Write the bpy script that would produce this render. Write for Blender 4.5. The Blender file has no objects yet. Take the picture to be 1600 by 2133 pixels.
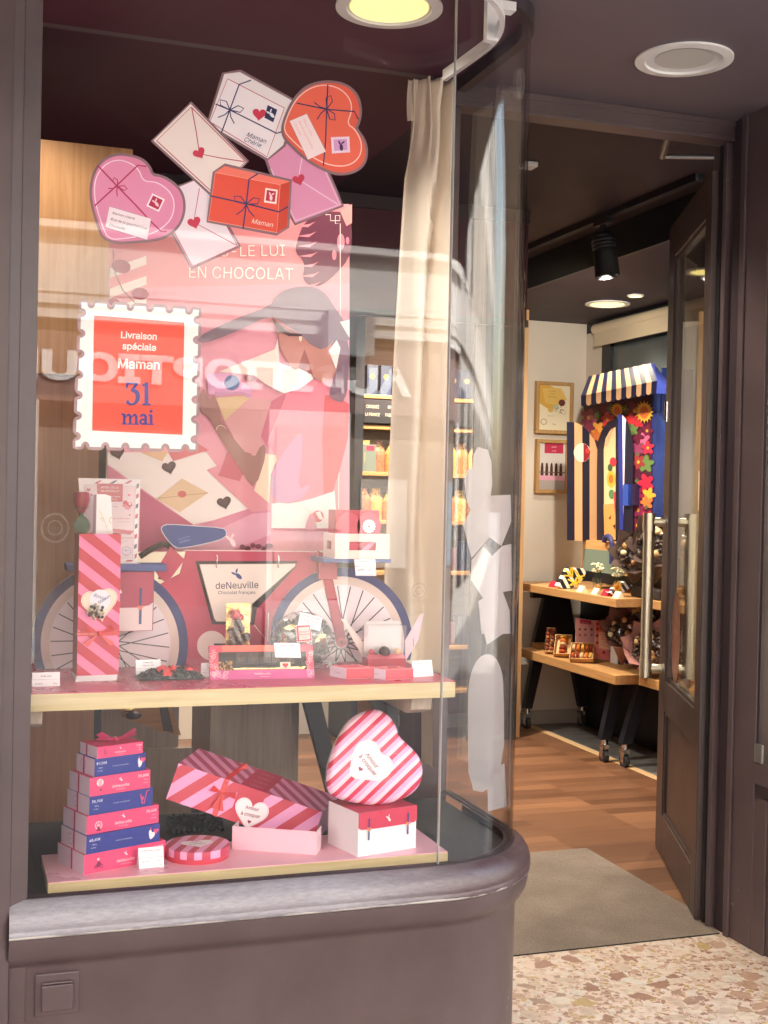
import bpy, bmesh, math, random
from mathutils import Vector as V, Matrix
from mathutils.geometry import tessellate_polygon
rnd = random.Random(7)
SC = bpy.context.scene
C = SC.collection
R = math.radians
# ------------------------------------------------------------------ camera
F, EYE = 2600.0, 1.40
YAW, PIT, ROL = R(18.95), R(-0.73), R(1.22)
FW = V((math.sin(YAW)*math.cos(PIT), math.cos(YAW)*math.cos(PIT), math.sin(PIT)))
r0 = V((math.cos(YAW), -math.sin(YAW), 0)); u0 = r0.cross(FW)
RR = r0*math.cos(ROL)+u0*math.sin(ROL); UU = -r0*math.sin(ROL)+u0*math.cos(ROL)
O = V((0, 0, EYE))
cam = bpy.data.cameras.new('camera'); cam.lens = F/2133*36; cam.sensor_width = 36; cam.sensor_fit = 'AUTO'
cam.clip_start = 0.05; cam.clip_end = 500
co = bpy.data.objects.new('camera', cam); C.objects.link(co)
m = Matrix((RR, UU, -FW)).transposed().to_4x4(); m.translation = O
co.matrix_world = m
SC.camera = co
# ------------------------------------------------------------------ sky, sun, exposure
SUN_EL, SUN_AZ = R(40), R(28)          # sun high behind the shop: our side of the street is shaded
w = bpy.data.worlds.new('World'); SC.world = w; w.use_nodes = True
nt = w.node_tree; bg = nt.nodes['Background']
sk = nt.nodes.new('ShaderNodeTexSky'); sk.sky_type = 'NISHITA'; sk.sun_disc = False
sk.sun_elevation = SUN_EL; sk.sun_rotation = SUN_AZ; sk.air_density = 1.6; sk.dust_density = 3.0
nt.links.new(sk.outputs[0], bg.inputs[0]); bg.inputs[1].default_value = 0.15
sl = bpy.data.lights.new('sun', 'SUN'); sl.energy = 4.0; sl.angle = R(0.5); sl.color = (1, .985, .98)
so = bpy.data.objects.new('sun', sl); C.objects.link(so)
sd = V((math.sin(SUN_AZ)*math.cos(SUN_EL), math.cos(SUN_AZ)*math.cos(SUN_EL), math.sin(SUN_EL)))
so.rotation_euler = sd.to_track_quat('Z', 'Y').to_euler(); so.location = (0, 0, 20)
SC.view_settings.view_transform = 'Standard'; SC.view_settings.look = 'None'
SC.view_settings.exposure = 2.78; SC.view_settings.gamma = 1
SC.cycles.use_denoising = True
try: SC.cycles.denoiser = 'OPENIMAGEDENOISE'
except Exception: pass
SC.cycles.max_bounces = 10; SC.cycles.transparent_max_bounces = 32; SC.cycles.diffuse_bounces = 4
SC.cycles.glossy_bounces = 5; SC.cycles.sample_clamp_indirect = 6.0
SC.cycles.caustics_reflective = False; SC.cycles.caustics_refractive = False
# ------------------------------------------------------------------ pixel -> world helpers (real planes, real depths)
def ray(px, py): return FW+RR*((px-800)/F)-UU*((py-1066.5)/F)
def Zp(px, py, z): d = ray(px, py); return O+d*((z-EYE)/d.z)
def Yp(px, py, y): d = ray(px, py); return O+d*(y/d.y)
def Xp(px, py, x): d = ray(px, py); return O+d*(x/d.x)
def PL(px, py, p, n): d = ray(px, py); return O+d*((p-O).dot(n)/d.dot(n))
def proj(p): v=V(p)-O; w_=v.dot(FW); return 800+F*v.dot(RR)/w_, 1066.5-F*v.dot(UU)/w_
def up_at(p, px, py):              # height of the ray through (px,py) above the point p, on p's vertical line
    d = ray(px, py); t = math.hypot(p.x, p.y)/math.hypot(d.x, d.y); return EYE+d.z*t
def crop(ox, oy, s):
    def f(*a):
        if len(a) == 2 and not hasattr(a[0], '__len__'): return (ox+a[0]/s, oy+a[1]/s)
        return [(ox+x/s, oy+y/s) for x, y in (a[0] if len(a) == 1 else a)]
    return f
cA = crop(60, 120, 2.1622); cB = crop(60, 600, 2.1622); cC = crop(60, 1000, 3.2); cD = crop(400, 1000, 2.857)
cE = crop(60, 1440, 3.478); cF = crop(400, 1440, 2.857); cJ = crop(1040, 640, 2.857); cQ = crop(400, 550, 3.8775)
cS = crop(1080, 1080, 4.706); cT = crop(1140, 740, 5.08); cU = crop(140, 980, 8.0); cW = crop(660, 1040, 5.333)
cX = crop(380, 1220, 5.333); cK = crop(1060, 1080, 2.963)
# ------------------------------------------------------------------ materials
def lin(c):
    if isinstance(c, str):
        c = c.lstrip('#'); c = [int(c[i:i+2], 16)/255 for i in (0, 2, 4)]
        return tuple(x/12.92 if x <= .04045 else ((x+.055)/1.055)**2.4 for x in c)
    return tuple(c)
MATS = {}
def base(name):
    mt = bpy.data.materials.new(name); mt.use_nodes = True
    return mt, mt.node_tree, mt.node_tree.nodes['Principled BSDF']
def N(nt, t, **k):
    n = nt.nodes.new('ShaderNode'+t)
    for a, b in k.items():
        if a.startswith('i_'):
            key = a[2:]; n.inputs[int(key) if key.isdigit() else key.replace('_', ' ')].default_value = b
        else: setattr(n, a, b)
    return n
def coords(nt, scale=(1, 1, 1), rot=(0, 0, 0)):
    tc = N(nt, 'TexCoord'); mp = N(nt, 'Mapping'); mp.inputs['Scale'].default_value = scale; mp.inputs['Rotation'].default_value = rot
    nt.links.new(tc.outputs['Object'], mp.inputs['Vector']); return mp.outputs[0]
def ramp(nt, stops, interp='LINEAR'):
    r = N(nt, 'ValToRGB'); r.color_ramp.interpolation = interp
    el = r.color_ramp.elements
    while len(el) < len(stops): el.new(.5)
    for e, (p, c) in zip(el, stops): e.position = p; e.color = (*c, 1)
    return r
def ink(c):                         # flat printed colour
    if c in MATS: return MATS[c]
    mt, nt, b = base('ink '+c.lstrip('#')); b.inputs['Base Color'].default_value = (*lin(c), 1)
    b.inputs['Roughness'].default_value = .42; b.inputs['Specular IOR Level'].default_value = .35
    MATS[c] = mt; return mt
def paint(name, c, rough=.5, metal=0, bump=.0, bscale=60, var=.0, vscale=3, spec=.5, stretch=(1, 1, 1), coat=0, specks=0):
    if name in MATS: return MATS[name]
    mt, nt, b = base(name); col = lin(c)
    b.inputs['Base Color'].default_value = (*col, 1); b.inputs['Roughness'].default_value = rough
    b.inputs['Metallic'].default_value = metal; b.inputs['Specular IOR Level'].default_value = spec
    b.inputs['Coat Weight'].default_value = coat
    cs = coords(nt, stretch)
    if var:
        nz = N(nt, 'TexNoise', i_Scale=vscale, i_Detail=6.0, i_Roughness=.65); nt.links.new(cs, nz.inputs['Vector'])
        r = ramp(nt, [(.25, tuple(x*(1-var) for x in col)), (.75, tuple(min(1, x*(1+var)) for x in col))])
        nt.links.new(nz.outputs[0], r.inputs[0]); nt.links.new(r.outputs[0], b.inputs['Base Color'])
        mr = N(nt, 'MapRange', i_3=max(0, rough-.12), i_4=min(1, rough+.12)); nt.links.new(nz.outputs[0], mr.inputs[0])
        nt.links.new(mr.outputs[0], b.inputs['Roughness'])
    if bump:
        nz2 = N(nt, 'TexNoise', i_Scale=bscale, i_Detail=5.0); nt.links.new(cs, nz2.inputs['Vector'])
        bp = N(nt, 'Bump', i_Strength=bump, i_Distance=.004); nt.links.new(nz2.outputs[0], bp.inputs['Height'])
        nt.links.new(bp.outputs[0], b.inputs['Normal'])
    if specks:                              # chips and scuffs in the paint
        src = b.inputs['Base Color'].links[0].from_socket
        n3 = N(nt, 'TexNoise', i_Scale=26.0, i_Detail=9.0, i_Roughness=.75); n4 = N(nt, 'TexNoise', i_Scale=3.0, i_Detail=3.0)
        for n_ in (n3, n4): nt.links.new(cs, n_.inputs['Vector'])
        pr = N(nt, 'Math', operation='MULTIPLY'); nt.links.new(n3.outputs[0], pr.inputs[0]); nt.links.new(n4.outputs[0], pr.inputs[1])
        th = N(nt, 'MapRange', i_1=.40, i_2=.44, i_3=0.0, i_4=specks); nt.links.new(pr.outputs[0], th.inputs[0])
        mx = N(nt, 'Mix', data_type='RGBA'); nt.links.new(th.outputs[0], mx.inputs[0]); nt.links.new(src, mx.inputs[6]); mx.inputs[7].default_value = (.30, .27, .26, 1)
        nt.links.new(mx.outputs[2], b.inputs['Base Color'])
    MATS[name] = mt; return mt
def wood(name, c1, c2, axis='x', rough=.5, scale=1.0):
    if name in MATS: return MATS[name]
    mt, nt, b = base(name)
    st = {'x': (3, 60, 60), 'y': (60, 3, 60), 'z': (60, 60, 3)}[axis]
    cs = coords(nt, tuple(s*scale for s in st))
    nz = N(nt, 'TexNoise', i_Scale=1.0, i_Detail=7.0, i_Roughness=.6, i_Distortion=.6); nt.links.new(cs, nz.inputs['Vector'])
    r = ramp(nt, [(.3, lin(c2)), (.7, lin(c1))]); nt.links.new(nz.outputs[0], r.inputs[0])
    nt.links.new(r.outputs[0], b.inputs['Base Color']); b.inputs['Roughness'].default_value = rough
    bp = N(nt, 'Bump', i_Strength=.15, i_Distance=.003); nt.links.new(nz.outputs[0], bp.inputs['Height']); nt.links.new(bp.outputs[0], b.inputs['Normal'])
    MATS[name] = mt; return mt
def stripes(name, c1, c2, d, period, duty=.5, rough=.35, c3=None):   # diagonal printed stripes, d = direction across the stripes
    mt, nt, b = base(name); cs = coords(nt)
    dp = N(nt, 'VectorMath', operation='DOT_PRODUCT'); dp.inputs[1].default_value = V(d).normalized()/period
    nt.links.new(cs, dp.inputs[0]); fr = N(nt, 'Math', operation='FRACT'); nt.links.new(dp.outputs['Value'], fr.inputs[0])
    st = [(0, lin(c1)), (duty, lin(c2))]
    if c3: st = [(0, lin(c1)), (.34, lin(c2)), (.67, lin(c3))]
    r = ramp(nt, st, 'CONSTANT'); nt.links.new(fr.outputs[0], r.inputs[0]); nt.links.new(r.outputs[0], b.inputs['Base Color'])
    b.inputs['Roughness'].default_value = rough; b.inputs['Specular IOR Level'].default_value = .4; return mt
def glass(name, f0, tint=(1, 1, 1), rough=0.0):
    if name in MATS: return MATS[name]
    mt = bpy.data.materials.new(name); mt.use_nodes = True; nt = mt.node_tree; nt.nodes.remove(nt.nodes['Principled BSDF'])
    out = nt.nodes['Material Output']
    t = N(nt, 'BsdfTransparent'); t.inputs[0].default_value = (*tint, 1)
    g = N(nt, 'BsdfGlossy'); g.inputs['Roughness'].default_value = rough
    lw = N(nt, 'LayerWeight', i_Blend=.5); pw = N(nt, 'Math', operation='POWER'); pw.inputs[1].default_value = 5
    nt.links.new(lw.outputs['Facing'], pw.inputs[0])
    ma = N(nt, 'Math', operation='MULTIPLY_ADD'); ma.inputs[1].default_value = 1-f0; ma.inputs[2].default_value = f0
    nt.links.new(pw.outputs[0], ma.inputs[0])
    mx = N(nt, 'MixShader'); nt.links.new(ma.outputs[0], mx.inputs[0]); nt.links.new(t.outputs[0], mx.inputs[1]); nt.links.new(g.outputs[0], mx.inputs[2])
    nt.links.new(mx.outputs[0], out.inputs[0]); MATS[name] = mt; return mt
def see_through(name, c, alpha, translucent=0.0):
    if name in MATS: return MATS[name]
    mt, nt, b = base(name); out = nt.nodes['Material Output']; b.inputs['Base Color'].default_value = (*lin(c), 1); b.inputs['Roughness'].default_value = .5
    sh = b.outputs[0]
    if translucent:
        tl = N(nt, 'BsdfTranslucent'); tl.inputs[0].default_value = (*lin(c), 1); m1 = N(nt, 'MixShader'); m1.inputs[0].default_value = translucent
        nt.links.new(sh, m1.inputs[1]); nt.links.new(tl.outputs[0], m1.inputs[2]); sh = m1.outputs[0]
    if alpha < 1:
        t = N(nt, 'BsdfTransparent'); m2 = N(nt, 'MixShader'); m2.inputs[0].default_value = alpha
        nt.links.new(t.outputs[0], m2.inputs[1]); nt.links.new(sh, m2.inputs[2]); sh = m2.outputs[0]
    nt.links.new(sh, out.inputs[0]); MATS[name] = mt; return mt
def glow(name, c, s):
    if name in MATS: return MATS[name]
    mt, nt, b = base(name); b.inputs['Base Color'].default_value = (.8, .8, .75, 1)
    b.inputs['Emission Color'].default_value = (*lin(c), 1); b.inputs['Emission Strength'].default_value = s
    MATS[name] = mt; return mt
# ------------------------------------------------------------------ geometry builder
WL = {}
class G:
    def __init__(s): s.v = []; s.f = []; s.m = []
    def add(s, vs, fs, m):
        k = len(s.v); s.v += [V(p) for p in vs]
        for f in fs: s.f.append([k+i for i in f]); s.m.append(m)
    def box(s, o, ux, uy, uz, m, ms=None):
        o, ux, uy, uz = V(o), V(ux), V(uy), V(uz)
        vs = [o, o+ux, o+ux+uy, o+uy, o+uz, o+ux+uz, o+ux+uy+uz, o+uy+uz]
        fs = [(0, 3, 2, 1), (4, 5, 6, 7), (0, 1, 5, 4), (1, 2, 6, 5), (2, 3, 7, 6), (3, 0, 4, 7)]  # bottom top front right back left
        for i, f in enumerate(fs):
            s.add([vs[j] for j in f], [(0, 1, 2, 3)], (ms or {}).get(i, m))
    def bx(s, x0, x1, y0, y1, z0, z1, m, ms=None): s.box((x0, y0, z0), (x1-x0, 0, 0), (0, y1-y0, 0), (0, 0, z1-z0), m, ms)
    def prism(s, pts, d, m, mside=None, mback=None):     # pts: 3D outline (planar), d: thickness vector
        pts = [V(p) for p in pts]; d = V(d); n = len(pts)
        nrm = V((0, 0, 0))
        for i in range(n): nrm += pts[i].cross(pts[(i+1) % n])
        q = nrm.to_track_quat('Z', 'Y').to_matrix().transposed()
        tri = tessellate_polygon([[q @ p for p in pts]])
        s.add(pts, tri, m); s.add([p+d for p in pts], tri, mback or m)
        for i in range(n):
            j = (i+1) % n; s.add([pts[i], pts[j], pts[j]+d, pts[i]+d], [(0, 1, 2, 3)], mside or m)
    def tube(s, pts, r, m, n=8, r2=None, cap=True):
        pts = [V(p) for p in pts]; k = len(pts); rings = []
        rs = r if hasattr(r, '__len__') else [r]*k
        for i, p in enumerate(pts):
            t = (pts[min(i+1, k-1)]-pts[max(i-1, 0)]).normalized()
            a = t.cross(V((0, 0, 1)) if abs(t.z) < .95 else V((1, 0, 0))).normalized(); b = t.cross(a)
            rings.append([p+(a*math.cos(q)+b*math.sin(q))*rs[i] for q in [2*math.pi*j/n for j in range(n)]])
        vs = [p for rg in rings for p in rg]; fs = []
        for i in range(k-1):
            for j in range(n): fs.append((i*n+j, i*n+(j+1) % n, (i+1)*n+(j+1) % n, (i+1)*n+j))
        if cap: fs += [tuple(range(n))[::-1], tuple(range((k-1)*n, k*n))]
        s.add(vs, fs, m)
    def lathe(s, o, prof, m, n=32, axis=None, ms=None):     # prof: (radius, height) list along axis
        o = V(o); ax = V(axis or (0, 0, 1)).normalized()
        a = ax.cross(V((0, 0, 1)) if abs(ax.z) < .9 else V((1, 0, 0))).normalized(); b = ax.cross(a)
        for i in range(len(prof)-1):
            (r1, h1), (r2, h2) = prof[i], prof[i+1]
            for j in range(n):
                q1, q2 = 2*math.pi*j/n, 2*math.pi*(j+1)/n
                e1, e2 = a*math.cos(q1)+b*math.sin(q1), a*math.cos(q2)+b*math.sin(q2)
                ps = [o+ax*h1+e1*r1, o+ax*h1+e2*r1, o+ax*h2+e2*r2, o+ax*h2+e1*r2]
                if r1 < 1e-6: ps = [ps[0], ps[2], ps[3]]
                elif r2 < 1e-6: ps = ps[:3]
                s.add(ps, [tuple(range(len(ps)))], ms[i] if ms else m)
    def blob(s, c, r, m, seed=0, amp=.25, sub=2, sq=(1, 1, 1)):
        bm = bmesh.new(); bmesh.ops.create_icosphere(bm, subdivisions=sub, radius=1)
        g = random.Random(seed); ph = [(V((g.uniform(-1, 1), g.uniform(-1, 1), g.uniform(-1, 1)))*3, g.uniform(0, 6)) for _ in range(4)]
        for v in bm.verts:
            k = 1+amp*sum(math.sin(v.co.dot(d)+q) for d, q in ph)/3
            v.co = v.co*k
        c = V(c)
        s.add([c+V((v.co.x*r*sq[0], v.co.y*r*sq[1], v.co.z*r*sq[2])) for v in bm.verts], [tuple(v.index for v in f.verts) for f in bm.faces], m)
        bm.free()
    def grid(s, fn, nu, nv, m):
        vs = [fn(i/nu, j/nv) for j in range(nv+1) for i in range(nu+1)]
        s.add(vs, [(j*(nu+1)+i, j*(nu+1)+i+1, (j+1)*(nu+1)+i+1, (j+1)*(nu+1)+i) for j in range(nv) for i in range(nu)], m)
    def build(s, name, parent=None, bevel=0, smooth=False, loc=None, seg=2):
        if parent is not None: base_ = WL[parent.name]
        elif loc is not None: base_ = V(loc)
        else:
            xs = [p.x for p in s.v]; ys = [p.y for p in s.v]; zs = [p.z for p in s.v]
            base_ = V(((min(xs)+max(xs))/2, (min(ys)+max(ys))/2, min(zs)))
        me = bpy.data.meshes.new(name); me.from_pydata([tuple(p-base_) for p in s.v], [], s.f)
        ml = []
        for mt in s.m:
            mt = ink(mt) if isinstance(mt, str) else mt
            if mt not in ml: ml.append(mt)
        for mt in ml: me.materials.append(mt)
        me.polygons.foreach_set('material_index', [ml.index(ink(x) if isinstance(x, str) else x) for x in s.m])
        bm = bmesh.new(); bm.from_mesh(me)
        bmesh.ops.remove_doubles(bm, verts=bm.verts, dist=2e-6); bmesh.ops.recalc_face_normals(bm, faces=bm.faces)
        bm.to_mesh(me); bm.free()
        if smooth:
            me.polygons.foreach_set('use_smooth', [True]*len(me.polygons))
            if smooth != 'all': me.set_sharp_from_angle(angle=R(38))
        o = bpy.data.objects.new(name, me); C.objects.link(o)
        if parent is not None: o.parent = parent
        else: o.location = base_
        if bevel:
            b = o.modifiers.new('bevel', 'BEVEL'); b.width = bevel; b.segments = seg; b.limit_method = 'ANGLE'; b.angle_limit = R(40)
        WL[o.name] = base_; return o
def thing(name, label, cat, loc, group=None):
    o = bpy.data.objects.new(name, None); C.objects.link(o); o.location = V(loc); o.empty_display_size = .05
    WL[o.name] = V(loc); return tag(o, label, cat, group)
def tag(o, label, cat, group=None):
    o['label'] = label; o['category'] = cat
    if group: o['group'] = group
    return o
def struct(o): o['kind'] = 'structure'; return o
# ------------------------------------------------------------------ flat printed artwork on a real plane
FONTS = {}
def font(k):
    if k not in FONTS:
        FONTS[k] = None
        if k == 'inter':
            try: FONTS[k] = bpy.data.fonts.load(bpy.utils.system_resource('DATAFILES', path='fonts')+'/Inter.woff2')
            except Exception: pass
    return FONTS[k]
TX = {}
def glyphs(t, fk, bold, shear):
    k = (t, fk, bold, shear)
    if k not in TX:
        cu = bpy.data.curves.new('t', 'FONT'); cu.body = t; cu.size = 1; cu.shear = shear; cu.offset = bold; cu.resolution_u = 3; cu.fill_mode = 'FRONT'
        fo = font(fk)
        if fo: cu.font = fo
        ob = bpy.data.objects.new('t', cu); C.objects.link(ob)
        dg = bpy.context.evaluated_depsgraph_get(); me = bpy.data.meshes.new_from_object(ob.evaluated_get(dg))
        vs = [(v.co.x, v.co.y) for v in me.vertices]; fs = [tuple(p.vertices) for p in me.polygons]
        C.objects.unlink(ob); bpy.data.objects.remove(ob); bpy.data.curves.remove(cu); bpy.data.meshes.remove(me)
        xs = [p[0] for p in vs] or [0]
        TX[k] = (vs, fs, min(xs), max(xs))
    return TX[k]
def clip_half(pts, a, b, c):                   # keep a*x+b*y<=c
    out = []
    for i in range(len(pts)):
        p, q = pts[i], pts[(i+1) % len(pts)]; dp = a*p[0]+b*p[1]-c; dq = a*q[0]+b*q[1]-c
        if dp <= 0: out.append(p)
        if dp*dq < 0: t = dp/(dp-dq); out.append((p[0]+(q[0]-p[0])*t, p[1]+(q[1]-p[1])*t))
    return out
class Art:
    def __init__(s, g, f, n, lift=.0006, step=.0004, ydown=True):
        s.g, s.f, s.n, s.l, s.st, s.yd = g, f, V(n).normalized(), lift, step, ydown; s.clip = []; s.auto = 2.5e-5
    def up(s, k=1): s.l += s.st*k; return s
    def P(s, p): return V(s.f(*p))+s.n*s.l
    def poly(s, pts, c):
        pts = list(pts)
        for h in s.clip: pts = clip_half(pts, *h)
        if len(pts) < 3: return s
        tri = tessellate_polygon([[V((x, y, 0)) for x, y in pts]])
        s.g.add([s.P(p) for p in pts], tri, c); s.l += s.auto; return s
    def disc(s, x, y, r, c, ry=None, rot=0, n=24, a0=0, a1=2*math.pi):
        ry = ry or r; cr, sr = math.cos(rot), math.sin(rot); pts = []
        for i in range(n+(0 if a1-a0 > 6.28 else 1)):
            q = a0+(a1-a0)*i/n; u, v = r*math.cos(q), ry*math.sin(q); pts.append((x+u*cr-v*sr, y+u*sr+v*cr))
        return s.poly(pts, c)
    def ring(s, x, y, r, w, c, ry=None, n=32, a0=0, a1=2*math.pi):
        ry = ry or r; s.auto = 0
        for i in range(n):
            q, p = a0+(a1-a0)*i/n, a0+(a1-a0)*(i+1)/n; k = (r-w)/r
            s.poly([(x+r*math.cos(q), y+ry*math.sin(q)), (x+r*math.cos(p), y+ry*math.sin(p)), (x+r*k*math.cos(p), y+ry*k*math.sin(p)), (x+r*k*math.cos(q), y+ry*k*math.sin(q))], c)
        s.auto = 2.5e-5; s.l += s.auto; return s
    def stroke(s, pts, w, c, closed=False):
        n = len(pts); L = []; Rr = []; s.auto = 0
        for i in range(n):
            a = pts[(i-1) % n] if (closed or i > 0) else pts[i]; b = pts[(i+1) % n] if (closed or i < n-1) else pts[i]
            dx, dy = b[0]-a[0], b[1]-a[1]; k = math.hypot(dx, dy) or 1; nx, ny = -dy/k*w/2, dx/k*w/2
            L.append((pts[i][0]+nx, pts[i][1]+ny)); Rr.append((pts[i][0]-nx, pts[i][1]-ny))
        for i in range(n if closed else n-1):
            j = (i+1) % n; s.poly([L[i], L[j], Rr[j], Rr[i]], c)
        s.auto = 2.5e-5; s.l += s.auto; return s
    def text(s, t, x, y, h, c, dx=1, dy=0, al='C', fk='inter', bold=0, shear=0, sx=1):
        vs, fs, x0, x1 = glyphs(t, fk, bold, shear); k = math.hypot(dx, dy); dx, dy = dx/k, dy/k
        ux, uy = (dy, -dx) if s.yd else (-dy, dx)
        sh = {'C': -(x0+x1)/2, 'L': -x0, 'R': -x1}[al]
        P = [s.P((x+dx*(p[0]+sh)*h*sx+ux*p[1]*h, y+dy*(p[0]+sh)*h*sx+uy*p[1]*h)) for p in vs]
        s.g.add(P, fs, c); s.l += s.auto; return s
def heart(cx, cy, r, rot=0, n=36, sx=1, ydown=True):
    out = []
    for i in range(n):
        t = 2*math.pi*i/n; x = 16*math.sin(t)**3/16; y = (13*math.cos(t)-5*math.cos(2*t)-2*math.cos(3*t)-math.cos(4*t))/16
        if ydown: y = -y
        x *= sx; out.append((cx+r*(x*math.cos(rot)-y*math.sin(rot)), cy+r*(x*math.sin(rot)+y*math.cos(rot))))
    return out
def smooth_pts(p, it=2, closed=True):
    for _ in range(it):
        q = []; n = len(p)
        for i in range(n if closed else n-1):
            a, b = p[i], p[(i+1) % n]
            q += [(a[0]*.75+b[0]*.25, a[1]*.75+b[1]*.25), (a[0]*.25+b[0]*.75, a[1]*.25+b[1]*.75)]
        p = q if closed else [p[0]]+q+[p[-1]]
    return p
def leafmark(a, x, y, r, c, rot=0):            # cocoa pod with two leaves
    sg = 1 if a.yd else -1
    for u, v, ra, rb, q in ((.35, .25, .66, .34, .65), (-.52, -.12, .46, .17, .35), (-.08, -.62, .42, .16, 1.75)):
        uu, vv = u*math.cos(rot)-v*math.sin(rot), u*math.sin(rot)+v*math.cos(rot)
        a.disc(x+r*uu, y+sg*r*vv, r*ra, c, ry=r*rb, rot=sg*(q+rot), n=12)
def bow(a, x, y, r, c, w, rot=0):
    def T(p): return [(x+r*(u*math.cos(rot)-v*math.sin(rot)), y+r*(u*math.sin(rot)+v*math.cos(rot))) for u, v in p]
    for sg in (1, -1):
        a.stroke(T([(0, 0), (sg*.5, -.55), (sg*1.0, -.5), (sg*.85, -.1), (0, 0)]), w, c)
        a.stroke(T([(0, 0), (sg*.25, .5), (sg*.7, .9)]), w, c)
def pxbox(A, B, z, topy, depth=None, Cpx=None):    # box standing on z from its front base corners and a back corner / depth
    o = Zp(*A, z); b = Zp(*B, z); ux = b-o
    uy = (Zp(*Cpx, z)-o) if Cpx else V((-ux.y, ux.x, 0)).normalized()*depth
    return o, ux, uy, V((0, 0, up_at(o, A[0]+(A[1]-topy)*.0213, topy)-z))
def facef(o, ux, uz):                                # face coords in metres: x along ux, y along uz
    ex, ez = ux.normalized(), uz.normalized()
    return lambda x, y: o+ex*x+ez*y
# ================================================================== MATERIALS OF THE PLACE
YF, SX, RC = 2.75, 1.098, 0.300          # glass plane, seam, corner radius
XS = SX+RC                                # return pane plane
PLUM = paint('plum paint', (.092, .064, .069), .40, bump=.14, bscale=25, var=.20, vscale=5, spec=.45, specks=.55)
PLUMD = paint('dark plum paint', (.040, .027, .034), .5, bump=.05, bscale=20, var=.1, vscale=2)
SOFF = paint('soffit paint', (.15, .118, .142), .55, bump=.04, bscale=14, var=.1, vscale=1.5)
CEIL2 = paint('plum ceiling', (.095, .022, .056), .6, bump=.03, var=.12, vscale=1.2)
CEIL = paint('ceiling paint', (.026, .016, .028), .6, bump=.03, var=.12, vscale=1.2)
BURG = paint('burgundy paint', (.085, .012, .028), .5, var=.15)
NAVY = paint('navy board', (.012, .014, .022), .5, bump=.05, var=.15, vscale=8)
DARK = paint('black fitting', (.012, .013, .018), .45)
CREAMW = paint('cream wall', (.72, .66, .57), .75, bump=.05, bscale=90, var=.04, vscale=2)
OAK = wood('pale oak', '#d9c79c', '#c2ab7c', 'x', .5)
OAKY = wood('warm oak', '#b98a55', '#9a6c3d', 'y', .45)
OAKZ = wood('oak upright', '#b58a60', '#96694a', 'z', .5)
TAUPE = wood('taupe laminate', '#9c8d82', '#857870', 'z', .5)
STEEL = paint('brushed steel', (.80, .74, .58), .38, 1, bump=.08, bscale=200, stretch=(1, 1, .02))
CHROME = paint('chrome', (.7, .7, .7), .18, 1)
GREYM = paint('grey metal', (.35, .35, .36), .4, .8)
RUBB = paint('rubber', (.03, .03, .033), .7)
GLZ = glass('shop glass', .029); GLC = glass('curved glass', .06); GLD = glass('door glass', .03, (.93, .92, .88)); CELLO = glass('cellophane', .12, rough=.08)
GOLD = paint('gold foil', (.85, .62, .25), .25, 1, bump=.6, bscale=90)
CHOC = paint('dark chocolate', (.035, .016, .011), .32, var=.4, vscale=30, bump=.3, bscale=60)
BLKW = paint('black wrap', (.012, .010, .010), .25, bump=.8, bscale=35)
WHITEC = paint('white card', '#f2ecef', .55, var=.02)
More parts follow.
